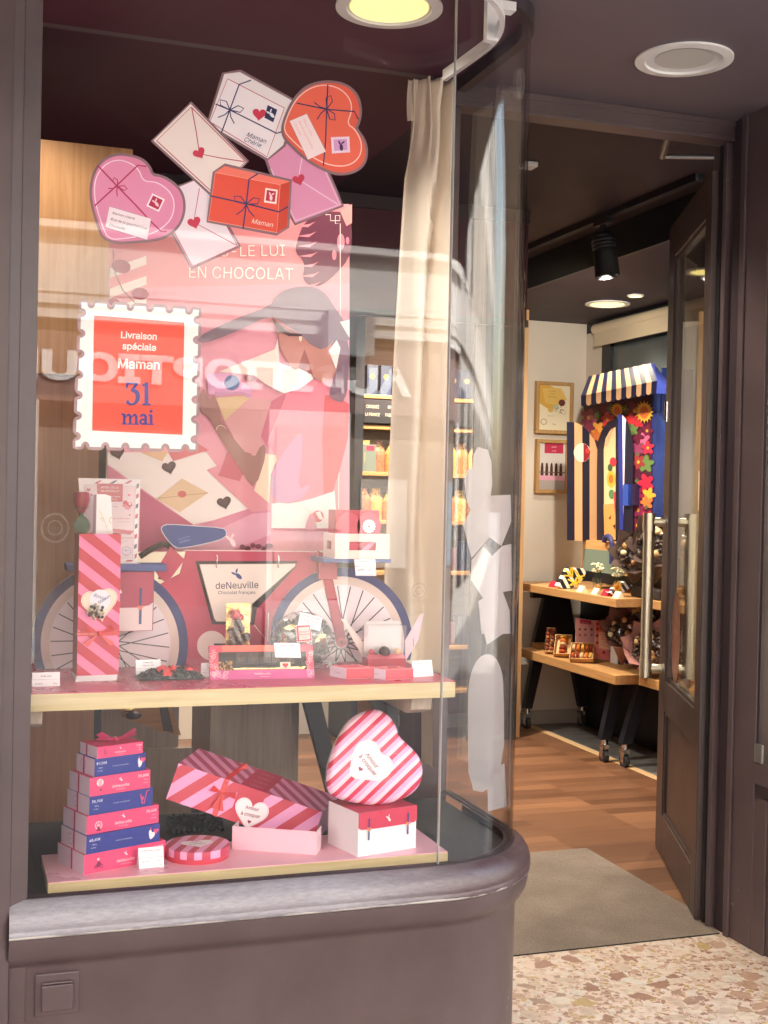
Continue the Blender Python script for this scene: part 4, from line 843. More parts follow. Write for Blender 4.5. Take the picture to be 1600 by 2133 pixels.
# ---------------------------------------------------------------- cardboard bicycle
bk = thing('bicycle_cutout', 'pink cardboard bicycle cutout with navy tyres standing on the red shelf', 'cutout', Yp(470, 1398, YB))
YBP = lambda x, y: Yp(x, y, YB)
fa, fb = proj((.2, YB, ZS+.0008)), proj((1.2, YB, ZS+.0008)); fk = (fb[1]-fa[1])/(fb[0]-fa[0])
CLIP = [(-fk, 1, fa[1]-fk*fa[0])]
def board(name, outline, col, fn, dy, th=.005, parent=bk, clip=True, label=None):
    g = G(); f = lambda x, y: Yp(x, y, YB+dy)
    if clip:
        for h in CLIP: outline = clip_half(outline, *h)
    g.prism([f(*p) for p in outline], (0, th, 0), col, 'd8c9c4'); a = Art(g, f, (0, -1, 0), lift=.0003, step=.0003); a.clip = CLIP if clip else []
    if fn: fn(a)
    o = g.build(name, parent)
    if label: o['label'] = label
    return o
FR = '#b8455f'
def fr(a):
    sg = cD([(20, 482), (628, 482), (615, 520), (385, 770), (370, 862), (120, 858)]); a.poly(sg, '#3b3236')
    a.poly(cC([(845, 610), (945, 440), (1040, 530), (920, 690), (870, 650)]), FR)
    a.up(); a.disc(*cD(118, 985), 31, '#e6d2cb'); a.stroke(cD([(130, 982), (205, 982)]), 7, '#4a4a55')
    a.stroke(cD([(370, 862), (450, 960), (455, 790)]), 2, '#e9d8d0')
    a.stroke([(382, 1146), (664, 1149)], 1.6, '#eed9d6')
board('frame', [(330, 1262), (318, 1225), (375, 1195), (388, 1146), (664, 1147), (690, 1180), (690, 1405), (340, 1405)], FR, fr, .004)
g = G(); g.tube([Yp(*p, YB+.012) for p in cC([(740, 510), (800, 470), (880, 430), (930, 430), (955, 460), (950, 560), (915, 660), (870, 640)])], .008, paint('stay black', (.02, .018, .02), .4), 8); g.build('seat_stay', bk, smooth=True)
def wheel(cx, cy, r, ry, name, seedn):
    oc = [(cx+r*math.cos(t), cy+ry*math.sin(t)) for t in [2*math.pi*i/72 for i in range(72)]]
    def fn(a):
        a.disc(cx, cy, r*.885, '#d8c4bc', ry=ry*.885, n=72); a.up(); a.disc(cx, cy, r*.775, '#e5d8de', ry=ry*.775, n=72); a.up()
        for i in range(26):
            t = 2*math.pi*i/26+.05; t2 = t+(.55 if i % 2 else -.55); hr = 14
            a.stroke([(cx+hr*math.cos(t2), cy+hr*math.sin(t2)), (cx+r*.76*math.cos(t), cy+ry*.76*math.sin(t))], 2.1, '#2e2a30')
    return board(name, oc, '#303b70', fn, 0)
wheel(711, 1337, 148, 154, 'front_wheel', 1); wheel(229, 1342, 163, 164, 'rear_wheel', 2)
board('fork', cD([(745, 420), (805, 440), (910, 905), (915, 985), (865, 985), (850, 920)]), '#a82c45', lambda a: (a.disc(*cD(890, 965), 10, '#c9505f'), a.up(), a.disc(*cD(890, 965), 3.5, '#4a2a30')), -.004, .004)
board('saddle', smooth_pts(cC([(880, 330), (890, 305), (935, 293), (1100, 305), (1290, 318), (1320, 340), (1312, 385), (1200, 420), (1020, 455), (975, 450), (920, 395)]), 1), '#2f4480', lambda a: (a.stroke(smooth_pts(cC([(880, 330), (890, 305), (935, 293), (1100, 305), (1290, 318), (1320, 340), (1312, 385), (1200, 420), (1020, 455), (975, 450), (920, 395)]), 1), 1.6, '#d4cbd0', True), a.stroke(cC([(995, 395), (1070, 375), (1078, 400), (1003, 420)]), 1.2, '#7484b4', True), a.text('douceur', *cC(1037, 405), 6, '#8494c0', 1, -.25), a.up(), leafmark(a, *cC(1350, 400), 14, '#e2c8cc', .4)), -.012)
# rear pannier and the two trays
TRB = paint('navy tray', '#46568c', .5)
g = G(); p0, p1 = Yp(140, 1190, YB-.10), Yp(347, 1190, YB-.10)
zt = p0.z; g.bx(p0.x, p1.x, YB-.10, YB-.013, zt, zt+.017, TRB); g.build('rear_tray', bk, bevel=.0008); ZTL = zt+.017
q = [(236, 1191), (321, 1191), (318, 1313), (236, 1316)]
def pan(a):
    a.poly(cC([(585, 853), (720, 850), (800, 835), (828, 815), (822, 1000), (585, 1008)]), '#e3cfd0'); a.up(); a.stroke(cC([(747, 718), (742, 960)]), 5.5, '#46507e'); a.poly(heart(*cC(742, 850), 6), '#dc7a6a'); leafmark(a, *cC(600, 730), 9, '#ecd7d6', .3); a.stroke(q, 1.3, '#8c4456', True)
board('pannier', q, '#b0506a', pan, -.09, .07)
g = G(); p0, p1 = Yp(680, 1172, YB-.12), Yp(815, 1172, YB-.12); zt2 = p0.z
g.bx(p0.x-.008, p1.x, YB-.12, YB+.02, zt2, zt2+.010, TRB); g.bx(p0.x+.01, p0.x+.06, YB-.02, YB+.01, zt2-.05, zt2, 'b4485e'); g.build('front_tray', bk, bevel=.0008); ZTR = zt2+.010
# hanging sign
g = G(); so2 = cD([(45, 500), (618, 497), (612, 515), (358, 738), (350, 845), (145, 842), (132, 825)]); YSg = YB-.008
g.prism([Yp(*p, YSg) for p in so2], (0, .005, 0), '#ead9d0', 'd0bfb8')
a = Art(g, lambda x, y: Yp(x, y, YSg), (0, -1, 0)); a.stroke(so2, 1.4, '#8d7a74', True); a.up()
a.text('deNeuville', *cD(268, 645), 27, '#26284c', 1, -.02, bold=.0, sx=.96); a.text('Chocolat français', *cD(266, 678), 13, '#3f3f58', 1, -.005, sx=1.05); leafmark(a, *cD(266, 562), 12.5, '#3d4a86', .1)
sg = g.build('hanging_sign'); tag(sg, 'cream chocolate shop sign hung on two hooks inside the bicycle frame', 'sign')
for hx in (148, 515):
    x_, y_ = cD(hx, 470); g = G(); g.tube([Yp(x_, y_-8, YSg-.006), Yp(x_+1.5, y_, YSg-.008), Yp(x_, y_+9, YSg-.006), Yp(x_-1.5, y_+14, YSg-.004), Yp(x_, y_+18, YSg-.003)], .0016, CHROME, 6); g.build('hook', sg, smooth=True)
# ================================================================== GOODS ON THE UPPER SHELF
def card(A, B, topy, z, lines, label, tent=True, col='#f4f1f5', grp='price cards in the window', lean=.25):
    o = Zp(*A, z); b = Zp(*B, z); ux = b-o; bk_ = V((-ux.y, ux.x, 0)).normalized(); h = up_at(o, A[0], topy)-z
    top = o+bk_*h*lean+V((0, 0, h)); g = G()
    uz = top-o; n = uz.cross(ux).normalized(); n = -n if n.y > 0 else n
    g.box(o, ux, -n*.0006, uz, col)
    if tent: g.box(top, ux, -n*.0006, bk_*h*lean*1.2-V((0, 0, h)), '#d8d2da')
    a = Art(g, facef(o, ux, uz), n, ydown=False, lift=.0008, step=.0002); W, Hh = ux.length, uz.length
    a.stroke([(W*.02, Hh*.5), (W*.98, Hh*.5)], Hh*.012, '#5a555c')
    for t, u, v, s, al in lines: a.text(t, W*u, Hh*v, Hh*s, '#3b3840', al=al)
    o_ = g.build('price_card'); tag(o_, label, 'price card', grp); return o_
def L3(t1, t2, p, q): return [(t1, .5, .80, .16, 'C'), (t2, .5, .62, .16, 'C'), (p, .1, .27, .15, 'L'), (q, .9, .27, .13, 'R'), ('prix / kg', .9, .08, .12, 'R')]
# tall striped box with rose and card
o, ux, uy, uz = pxbox((160, 1408), (247, 1405), ZS+.012, 1112, .07)
tb = thing('striped_gift_box', 'tall red and pink striped gift box with a heart label, standing open with a rose', 'gift box', o)
up_ = uz.copy(); stripeT = stripes('stripe tall', '#c42f47', '#ec7fab', (.62, 0, .78), .043, .52, c3=None)
g = G(); th = .002; ex, ey = ux.normalized(), uy.normalized()
g.box(o, ux, ey*th, uz, stripeT); g.box(o+uy-ey*th, ux, ey*th, uz, DKRED); g.box(o+ey*th, ex*th, uy-ey*2*th, uz, DKRED); g.box(o+ux-ex*th+ey*th, ex*th, uy-ey*2*th, uz, DKRED); g.box(o+ex*th+ey*th, ux-ex*2*th, uy-ey*2*th, (0, 0, .003), DKRED)
g.build('box', tb)
g = G(); g.prism([o+V((-.004, -.012, -.0118)), o+V((.0, 0, 0)), o+uy, o+uy+V((0, 0, -.0118))], ux+V((-.002, 0, 0)), 'e5dcdf'); g.build('foot', tb)
g = G(); a = Art(g, facef(o, ux, uz), -ey, ydown=False, lift=.0008, step=.0006); W, Hh = ux.length, uz.length
hc = (W*.52, Hh*.51); a.poly(heart(*hc, W*.44, .15, sx=1.0, ydown=False), '#f2dccb'); a.stroke(heart(*hc, W*.41, .15, ydown=False), .0008, '#d79a9c', True); a.up(); a.disc(W*.52, Hh*.535, W*.25, '#eceaf6'); a.up(); a.text('Bonne', W*.5, Hh*.545, W*.15, '#4a4e7a', .9, -.35, shear=.2); a.text('fête Maman', W*.55, Hh*.515, W*.14, '#4a4e7a', .8, .5, shear=.2)
hl = g.build('heart_label', tb)
g = G()
for k in range(20):
    q = o+ex*(W*.42+.022*math.cos(k*2.4)*(k/20)**.5)+V((0, 0, Hh*.45+.018*math.sin(k*2.4)*(k/20)**.5))-ey*.006; g.blob(q, .0042, paint('pearl bead', (.55, .45, .32), .25) if k % 2 else '3a2c28', k, .05, 1)
g.build('bead_charm', hl, smooth=True)
RIB = paint('red ribbon', '#d63a3e', .3, var=.1, vscale=40)
g = G(); zr_ = Hh*.28
g.box(o-ex*.001-ey*.0025+V((0, 0, zr_)), ux+ex*.002, ey*.001, (0, 0, .011), RIB)
for sg in (1, -1):
    g.prism([o+ex*(W*.5)-ey*.004+V((0, 0, zr_+.005)), o+ex*(W*.5+sg*.028)-ey*.012+V((0, 0, zr_+.026)), o+ex*(W*.5+sg*.035)-ey*.010+V((0, 0, zr_+.012))], -ey*.002, RIB)
    g.prism([o+ex*(W*.5)-ey*.004+V((0, 0, zr_+.006)), o+ex*(W*.5+sg*.036)-ey*.008+V((0, 0, zr_-.016)), o+ex*(W*.5+sg*.026)-ey*.009+V((0, 0, zr_-.024))], -ey*.002, RIB)
g.blob(o+ex*W*.5-ey*.007+V((0, 0, zr_+.006)), .006, RIB, 3, .2)
rb = g.build('ribbon_bow', tb)
g = G(); a = Art(g, facef(o, ux, uz), -ey, ydown=False, lift=.003); a.text('CHOCOLATS  CHOCOLATS', W*.25, zr_+.0035, .0065, '#f3c9c6', al='C'); g.build('ribbon_print', rb)
# rose
yr = (o+uy*.5).y; pr = lambda x, y: Yp(*cU(x, y), yr)
rs = thing('rose', 'dark red artificial rose with green leaf poking out of the tall striped box', 'flower', pr(235, 1040))
g = G(); c = pr(235, 520); R_ = (pr(360, 520)-pr(110, 520)).length/2
def petal(k, rr, h0, h1, tw): 
    return lambda u, v: c+V((rr*math.cos(tw+(u-.5)*2.3)*(.5+.62*math.sin(min(1, v*1.15)*math.pi*.62)), rr*math.sin(tw+(u-.5)*2.3)*(.5+.62*math.sin(min(1, v*1.15)*math.pi*.62)), h0+(h1-h0)*v-.004*abs(u-.5)))
RM = paint('rose red', '#8c1f38', .45, var=.25, vscale=25)
for k in range(9): g.grid(petal(k, R_*(1-.06*k), -R_*1.45, R_*(1.25+.06*(k % 3)), k*2.4), 8, 8, RM)
g.build('petals', rs, smooth='all')
GRN = paint('leaf green', '#2f4a35', .5, var=.3, vscale=20)
g = G(); g.tube([pr(240, 690), pr(235, 900), pr(235, 1150)], .006, GRN)
for k in range(5):
    t = k*1.25; q = c+V((0, 0, -R_*1.35)); g.prism([q, q+V((R_*.75*math.cos(t-.35), R_*.75*math.sin(t-.35), R_*.35)), q+V((R_*1.02*math.cos(t), R_*1.02*math.sin(t), R_*.75)), q+V((R_*.75*math.cos(t+.35), R_*.75*math.sin(t+.35), R_*.35))], (0, 0, .001), GRN)
g.build('stem', rs)
g = G(); lf = smooth_pts([(235, 720), (320, 790), (375, 880), (370, 980), (300, 1060), (240, 1080), (150, 1040), (100, 960), (110, 860), (170, 780)], 1); g.prism([pr(*p)+V((0, -.012-.00004*abs(p[0]-235), 0)) for p in lf], (0, .001, 0), GRN); a = Art(g, lambda x, y: pr(x, y)+V((0, -.013, 0)), (0, -1, 0)); a.stroke([(238, 760), (232, 1040)], 9, '#7f9a86'); g.build('leaf', rs)
# white card sticking out
g = G(); cw = [pr(495, 392), pr(640, 398), pr(735, 430), pr(762, 1090), pr(480, 1090)]; g.prism([p+V((0, .004, 0)) for p in cw], (0, .001, 0), '#f6f0f1'); g.prism([pr(450, 425)+V((0, .012, 0)), pr(495, 392)+V((0, .004, 0)), pr(480, 1090)+V((0, .004, 0)), pr(432, 1090)+V((0, .012, 0))], (0, .001, 0), '#cbb9c0')
a = Art(g, lambda x, y: pr(x, y)+V((0, .003, 0)), (0, -1, 0)); a.stroke([(535, 650), (620, 830), (690, 1030)], 5, '#d9b46c'); a.stroke([(545, 795), (620, 800)], 5, '#d9b46c'); a.stroke([(615, 850), (545, 790)], 4, '#d9b46c'); a.stroke([(680, 905), (640, 960), (650, 970)], 5, '#d9b46c'); a.ring(745, 830, 40, 9, '#d9b46c', ry=55, a0=1.6, a1=4.7, n=12)
tag(g.build('folded_card'), 'white folded card with gold scribbles standing in the tall striped box', 'card')
# brochure on the rear tray
yb = YB-.06; PB = lambda x, y: Yp(*cU(x, y), yb)
br = thing('brochure_stand', 'airmail bordered brochure in a clear stand on the rear bicycle tray', 'brochure', PB(700, 1580))
g = G(); qd = [PB(185, 125), PB(1222, 150), PB(1168, 1548), PB(300, 1560)]; g.prism(qd, (0, .002, 0), '#f0e9f0')
a = Art(g, PB, (0, -1, 0)); a.poly([(285, 236), (1140, 262), (1090, 1462), (330, 1470)], '#e9d3e0'); a.up(); a.stroke([(285, 236), (1140, 262), (1090, 1462), (330, 1470)], 4, '#67537a', True)
for x in (230, 440, 700, 950):
    c_ = '#4d5470' if x in (230, 700) else '#c0486a'; a.poly([(x, 218), (x+95, 166), (x+140, 168) if x > 230 else (x+95, 166), (x+60, 220) if x > 230 else (x, 218)][: 4 if x > 230 else 3], c_)
for k in range(8):
    x = 1155-k*6.5; y = 215+k*168
    if y < 1330: a.poly([(x, y+20), (x+44, y-5), (x+40, y+65), (x-4, y+92)], '#4d5470' if k % 2 == 0 else '#c0486a')
a.poly([(1125, 1400), (1165, 1375), (1158, 1450), (1120, 1475)], '#c0486a'); a.poly([(960, 1520), (1000, 1490), (1110, 1488), (1070, 1518)], '#c0486a'); a.poly([(780, 1515), (810, 1490), (865, 1488), (830, 1512)], '#4d5470')
a.poly([(497, 216), (930, 226), (922, 520), (497, 516)], '#c0405f'); a.up(); a.text('DITES-LE LUI', 715, 300, 62, '#f6dbe2', 1, .02, bold=.01); a.text('EN CHOCOLAT', 715, 360, 62, '#f6dbe2', 1, .02, bold=.01)
a.text('pour Maman', 800, 445, 40, '#f6dbe2', 1, .03); a.text('31 mai', 790, 490, 36, '#f6dbe2', 1, .03); a.text('un cadeau', 780, 610, 36, '#6a4a6c', 1, 0, 'C'); a.text('Le coffret carré', 905, 812, 56, '#c0486a', shear=.3); a.text('assortiment de chocolats', 930, 862, 26, '#6a4a6c'); a.text('Le plaisir gourmand', 905, 1135, 56, '#c0486a', shear=.3); a.text('chocolats noirs et lait', 900, 1180, 26, '#6a4a6c'); a.text('à partager', 890, 1210, 24, '#6a4a6c')
for q in ((355, 322, 34), (402, 408, 17), (1032, 410, 25), (1042, 740, 17)): a.poly(heart(*q), '#c0486a')
a.poly([(765, 970), (1115, 1005), (1050, 1070), (765, 1030)], '#c8506e'); a.poly(heart(1000, 570, 80, .35), '#c83f62'); a.up(); a.poly([(910, 585), (960, 560), (1060, 620), (1015, 660)], '#e07a90'); a.disc(1045, 555, 22, '#f2d3dc'); a.text('cœur', 990, 612, 34, '#f6dbe2', 1, .1)
a.ring(985, 1345, 76, 6, '#54598a', ry=76); a.text('offre', 985, 1345, 50, '#54598a', bold=.01); a.text('50 g', 985, 1395, 28, '#54598a')
g.build('sheet', br)
AC = glass('acrylic', .06); g = G(); g.prism([p+V((0, -.006, 0)) for p in qd], (0, -.002, 0), AC); q1 = PB(300, 1565); q2 = PB(1215, 1580); g.bx(q1.x, q2.x, yb-.02, yb+.02, ZTL+.0003, q2.z+.002, AC); g.build('holder', br)
# left handwritten card and others
card((67, 1431), (125, 1429), 1402, ZS, [('Boîte rose', .5, .68, .22, 'C'), ('10,90 €', .1, .15, .2, 'L'), ('28 g', .9, .15, .2, 'R')], 'handwritten price card at the left end of the upper shelf', lean=.15)
card((284, 1411), (336, 1409), 1376, ZS, L3('Palets Pillé', 'Maman 150', '10,50 €', '90 g'), 'price card behind the dark chocolate bag')
card((420, 1410), (455, 1409), 1382, ZS, L3('Message', 'Maman', '5,90 €', '55 g'), 'price card half hidden by the pink window box of chocolate letters')
card((862, 1411), (903, 1408), 1378, ZS, L3('Petit Box Coeur', '', '5,50 €', '35 g'), 'price card on the right end of the upper shelf')
g = G(); q = [Yp(*cW(x, y), YB-.124) for x, y in ((415, 666), (650, 668), (663, 850), (433, 848))]; g.prism(q, (0, .0008, 0), '#f5f1f6')
a = Art(g, lambda x, y: Yp(*cW(x, y), YB-.124), (0, -1, 0)); a.stroke([(420, 745), (655, 748)], 3, '#555'+'55a'); a.text('Coffret Amour', 532, 698, 24, '#3b3840', bold=.01); a.text('à croquer', 535, 724, 24, '#3b3840', bold=.01); a.text('12,90 €', 488, 790, 26, '#3b3840', bold=.01); a.text('100 g', 595, 790, 22, '#3b3840'); a.text('prix / kg', 600, 838, 18, '#3b3840'); tag(g.build('price_card'), 'price card hanging from the front bicycle tray', 'price card', 'price cards in the window')
# crate on the front tray with the rounded red box inside
YC = YB-.125
A_, B_ = Yp(*cW(200, 660), YC), Yp(*cW(805, 668), YC); zc = ZTR+.0005; hC = Yp(*cW(210, 380), YC).z-zc
uxc = V((B_.x-A_.x, 0, 0)); oc = V((A_.x, YC, zc)); dC = .11; CK = '#ead7cf'
cr = thing('card_crate', 'pale pink cardboard tray box with cutout handles on the front bicycle tray', 'box', oc)
g = G(); t_ = .0025; Wc = uxc.x
def wallh(g, o_, u_, n_, W1, hx0, hx1):   # wall with a rectangular handle cutout
    z0, z1 = hC*.34, hC*.68
    for a0, a1, b0, b1 in ((0, W1, 0, z0), (0, W1, z1, hC), (0, hx0, z0, z1), (hx1, W1, z0, z1)): g.box(o_+u_*a0+V((0, 0, b0)), u_*(a1-a0), n_*t_, (0, 0, b1-b0), CK)
wallh(g, oc, V((1, 0, 0)), V((0, 1, 0)), Wc, Wc*.26, Wc*.75); wallh(g, oc+V((0, dC-t_, 0)), V((1, 0, 0)), V((0, 1, 0)), Wc, Wc*.26, Wc*.75)
wallh(g, oc+V((0, t_, 0)), V((0, 1, 0)), V((1, 0, 0)), dC-2*t_, dC*.3, dC*.7); wallh(g, oc+V((Wc-t_, t_, 0)), V((0, 1, 0)), V((1, 0, 0)), dC-2*t_, dC*.3, dC*.7)
g.box(oc+V((t_, t_, 0)), (Wc-2*t_, 0, 0), (0, dC-2*t_, 0), (0, 0, .002), CK); g.build('tray', cr)
def roundbox(y, z0, x0, x1, z1, label, seal=True):
    g = G(); H2 = z1-z0; r_ = H2/2; W2 = x1-x0; D2 = .07
    g.bx(x0, x1, y+.006, y+D2, z0, z1, paint('crimson card', '#b9304c', .4))
    cs_ = [(x0+W2*.29, z0+H2*.46), (x1-W2*.24, z0+H2*.46)]
    for cx_, cz_ in cs_:
        g.prism([(cx_+W2*.275*math.cos(t), y+.0058, max(z0, cz_+H2*.46*math.sin(t))) for t in [2*math.pi*i/40 for i in range(40)]], (0, -.003, 0), paint('light crimson card', '#cb4560', .4))
    a = Art(g, lambda x, z: V((x, y+.0025, z)), (0, -1, 0), ydown=False)
    if seal:
        cx_, cz_ = cs_[1]
        for k in range(14): a.disc(cx_+.0145*math.cos(k*.449), cz_+.0145*math.sin(k*.449), .0038, '#f6eff0', n=10)
        a.disc(cx_, cz_, .0155, '#f6eff0'); a.up(); a.poly(heart(cx_, cz_, .0028, ydown=False), '#b9304c'); a.text('AMOUR', cx_, cz_+.0065, .0055, '#3b3840'); a.text('à croquer', cx_, cz_-.0095, .0052, '#3b3840')
    else:
        a.poly([(x0+W2*.4, z0), (x0+W2*.55, z0), (x0+W2*.95, z1), (x0+W2*.8, z1)], '#e29ac0')
    return tag(g.build('rounded_box', bevel=.001), label, 'gift box')
roundbox(YC+.012, zc+.0025, oc.x+.010, oc.x+Wc*.86, zc+hC*.74, 'crimson box with a pink stripe lying inside the pale tray box', False)
zb = zc+hC*.75; xa_, xb_ = Yp(*cW(205, 200), YC+.02).x, Yp(*cW(690, 200), YC+.02).x
roundbox(YC+.012, zb, xa_, xb_, Yp(*cW(300, 118), YC+.02).z, 'crimson box with a white scalloped seal on top of the pale tray box')
# ---------------------------------------------------------------- chocolates along the red top
def yof(px, py): return Zp(px, py, ZS).y
# dark bag of chocolates with red ribbon
p = Zp(356, 1414, ZS); e = thing('chocolate_bag', 'shiny black wrapped bag of chocolates with a red ribbon lying on the red shelf', 'chocolates', p)
def bag(u, v):
    x = (u-.5)*.155; yv = (v-.5)*.075; e_ = (1-abs(2*u-1)**3)*(1-abs(2*v-1)**3)
    return p+V((x+.003*math.sin(v*40+u*9), .012+yv+.002*math.sin(u*50), .004+e_*(.017+.006*math.sin(u*23+v*17)+.004*math.sin(u*51-v*31))))
g = G(); g.grid(bag, 46, 26, BLKW)
def bag2(u, v): q = bag(u, v); return V((q.x, q.y, p.z+.0008))
g.grid(bag2, 10, 6, BLKW); g.build('bag', e, smooth='all')
g = G(); g.grid(lambda u, v: bag(.30+.55*u, .28+.14*v+.1*u)+V((0, -.001, .0022)), 24, 3, RIB); g.grid(lambda u, v: bag(.36+.12*u, .05+.8*v)+V((0, -.001, .0025)), 3, 16, RIB); g.build('ribbon', e, smooth='all')
# box of chocolate letters
o, ux, uy, uz = pxbox((438, 1416), (655, 1413), ZS, 1347, .05)
e = thing('letter_box', 'pink window box of chocolate letters spelling MAMAN with lace hearts round the frame', 'chocolate box', o)
tiltv = V((0, .022, 0)); uz = uz+tiltv; n = -(ux.cross(uz).normalized()); n = n if n.y < 0 else -n
W, Hh = ux.length, uz.length; g = G(); FB = '#e0546a'
g.box(o, ux, -n*.022, uz, '#c8487e'); a = Art(g, facef(o, ux, uz), n, ydown=False, lift=.0004)
a.poly([(0, 0), (W, 0), (W, Hh), (0, Hh)], '#dd5069'); a.up(); a.poly([(0, Hh*.0), (W, 0), (W, Hh*.27), (0, Hh*.27)], '#d2559a'); a.poly([(W*.12, Hh*.82), (W*.88, Hh*.82), (W*.88, Hh), (W*.12, Hh)], '#ef7563'); a.up()
a.poly([(W*.085, Hh*.28), (W*.93, Hh*.28), (W*.93, Hh*.8), (W*.085, Hh*.8)], '#2b211f')
a.text('deNeuville', W*.51, Hh*.13, Hh*.12, '#f6dbe8'); leafmark(a, W*.43, Hh*.16, Hh*.035, '#f6dbe8'); a.text('Chocolat français', W*.52, Hh*.065, Hh*.05, '#f6dbe8')
for k in range(46):
    u, v = rnd.choice([(rnd.uniform(.005, .075), rnd.uniform(.03, .95)), (rnd.uniform(.935, .99), rnd.uniform(.05, .95)), (rnd.uniform(.01, .16), rnd.uniform(.02, .22))]); r_ = rnd.uniform(.016, .045)*Hh*1.6
    a.stroke(heart(W*u, Hh*v, r_, rnd.uniform(-.5, .5), 14, ydown=False), .0007, '#f7d3da', True)
g.build('box', e)
for k, ch in enumerate('MAMAN'):
    g = G(); x0_ = W*(.245+k*.115); f = facef(o, ux, uz); q = f(x0_, Hh*.44)+n*.001; g.box(q, ux.normalized()*W*.108, n*.004, uz.normalized()*Hh*.33, CHOC); a = Art(g, lambda x, y: f(x, y)+n*.0052, n, ydown=False); a.text(ch, x0_+W*.054, Hh*.51, Hh*.26, '#6e5446', bold=.01); lt = g.build('chocolate_letter', e)
g = G()
for k in range(60): g.blob(facef(o, ux, uz)(W*rnd.uniform(.09, .22), Hh*rnd.uniform(.29, .52))+n*.002, rnd.uniform(.002, .004), ['#8a6a44', '#5a3d2a', '#c79b6a'][k % 3], k, .2, 1)
g.build('nut_pieces', e)
g = G(); q = facef(o, ux, uz); g.prism([q(W*.1, Hh*.29)+n*.002, q(W*.9, Hh*.29)+n*.002, q(W*.92, Hh*.36)+n*.002, q(W*.6, Hh*.32)+n*.002, q(W*.3, Hh*.33)+n*.002], n*.001, GOLD); g.build('gold_card', e)
g = G(); qq = q(W*.67, Hh*.285)+n*.003; g.box(qq, ux.normalized()*W*.10, n*.003, uz.normalized()*Hh*.2, '#f0dcc9'); a = Art(g, lambda x, y: q(x, y)+n*.0065, n, ydown=False); a.poly(heart(W*.72, Hh*.385, Hh*.085, ydown=False), '#c8283c'); g.build('heart_tile', e)
q0 = facef(o, ux, uz)
g = G(); qd = [(W*.625, Hh*.62), (W*.875, Hh*.60), (W*.865, Hh*1.04), (W*.617, Hh*1.05)]; g.prism([q0(*p)+n*.008 for p in qd], n*.0008, '#f5f1f6'); a = Art(g, lambda x, y: q0(x, y)+n*.0092, n, ydown=False)
a.text('Message Maman', W*.745, Hh*.95, Hh*.085, '#3b3840', bold=.01); a.text('je t’aime', W*.745, Hh*.87, Hh*.085, '#3b3840', bold=.01); a.stroke([(W*.623, Hh*.83), (W*.87, Hh*.82)], .0006, '#55505a'); a.text('17,90 €', W*.68, Hh*.72, Hh*.08, '#3b3840'); a.text('75 g', W*.81, Hh*.73, Hh*.075, '#3b3840'); a.text('238,67 €/kg', W*.82, Hh*.65, Hh*.055, '#3b3840')
tag(g.build('price_card'), 'price card leaning on the pink box of chocolate letters', 'price card', 'price cards in the window')
# narrow gold tray of chocolates behind
o, ux, uy, uz = pxbox((473, 1399), (523, 1398), ZS, 1259, .035)
e = thing('chocolate_sachet', 'narrow clear sachet of dark chocolates on gold card with one red foil heart', 'chocolates', o); W, Hh = ux.length, uz.length; f = facef(o, ux, uz)
g = G(); g.box(o+uy*.8, ux, uy*.1, uz, GOLD); g.build('gold_card', e)
g = G(); s_ = 0
for k in range(16):
    g.blob(f(W*rnd.uniform(.22, .8), Hh*(.06+.045*k))+uy*rnd.uniform(.2, .6), .0125*rnd.uniform(.8, 1.15), CHOC, k, .3, 2)
g.build('chocolates', e, smooth='all')
g = G(); g.blob(f(W*.33, Hh*.83)+uy*.2, .014, paint('red foil', '#c0203a', .25, .6, bump=.5, bscale=80), 5, .25, 2, (1, .7, 1.1)); g.blob(f(W*.55, Hh*.80)+uy*.2, .009, MATS['red foil'], 8, .3); g.build('red_heart', e, smooth='all')
def sach(u, v): return f(W*(.02+.96*u), Hh*(.0+.98*v))-uy*(.25*math.sin(u*math.pi)**.5+.05*math.sin(u*19+v*25))
g = G(); g.grid(sach, 16, 30, CELLO); g.build('wrapper', e, smooth='all')
# round bag of dark chocolates with gold leaves
pc = Zp(632, 1394, ZS); e = thing('chocolate_bouquet', 'round clear bag of dark chocolates with gold leaves and a red stamp tag', 'chocolates', pc)
cen = pc+V((0, .02, .072)); g = G()
for k in range(75):
    t = rnd.uniform(0, 6.28); r_ = .062*math.sqrt(rnd.random()); g.blob(cen+V((r_*math.cos(t)*1.1, rnd.uniform(-.028, .01), r_*math.sin(t))), rnd.uniform(.010, .016), CHOC, k, .35, 1)
g.build('chocolates', e, smooth='all')
g = G()
for k, (u, v) in enumerate([(185, 215), (140, 290), (120, 360), (150, 330), (490, 290), (510, 330), (455, 320), (230, 200), (330, 360)]):
    q = Yp(*crop(560, 1260, 4.444)(u, v), cen.y-.04); t = k*1.7; w1 = V((math.cos(t)*.012, -.004, math.sin(t)*.009)); w2 = V((-math.sin(t)*.006, .002, math.cos(t)*.008)); g.prism([q-w1, q-w2*.8, q+w1*1.1, q+w2], (0, -.0008, 0), GOLD)
g.build('gold_leaf', e)
def rbag(u, v):
    a_ = u*2*math.pi; b_ = v*math.pi; rr_ = .074*(1+.03*math.sin(a_*9+v*13)); return cen+V((rr_*1.12*math.sin(b_)*math.cos(a_), rr_*.62*math.sin(b_)*math.sin(a_), rr_*math.cos(b_)*.99))
g = G(); g.grid(rbag, 40, 20, CELLO); g.build('wrapper', e, smooth='all')
Y1 = cen.y-.055
g = G(); tq = crop(560, 1260, 4.444); pts_ = tq([(250, 190), (380, 185), (400, 330), (262, 345)]); g.prism([Yp(*p, Y1) for p in pts_], (0, .001, 0), '#c8384e'); a = Art(g, lambda x, y: Yp(x, y, Y1), (0, -1, 0))
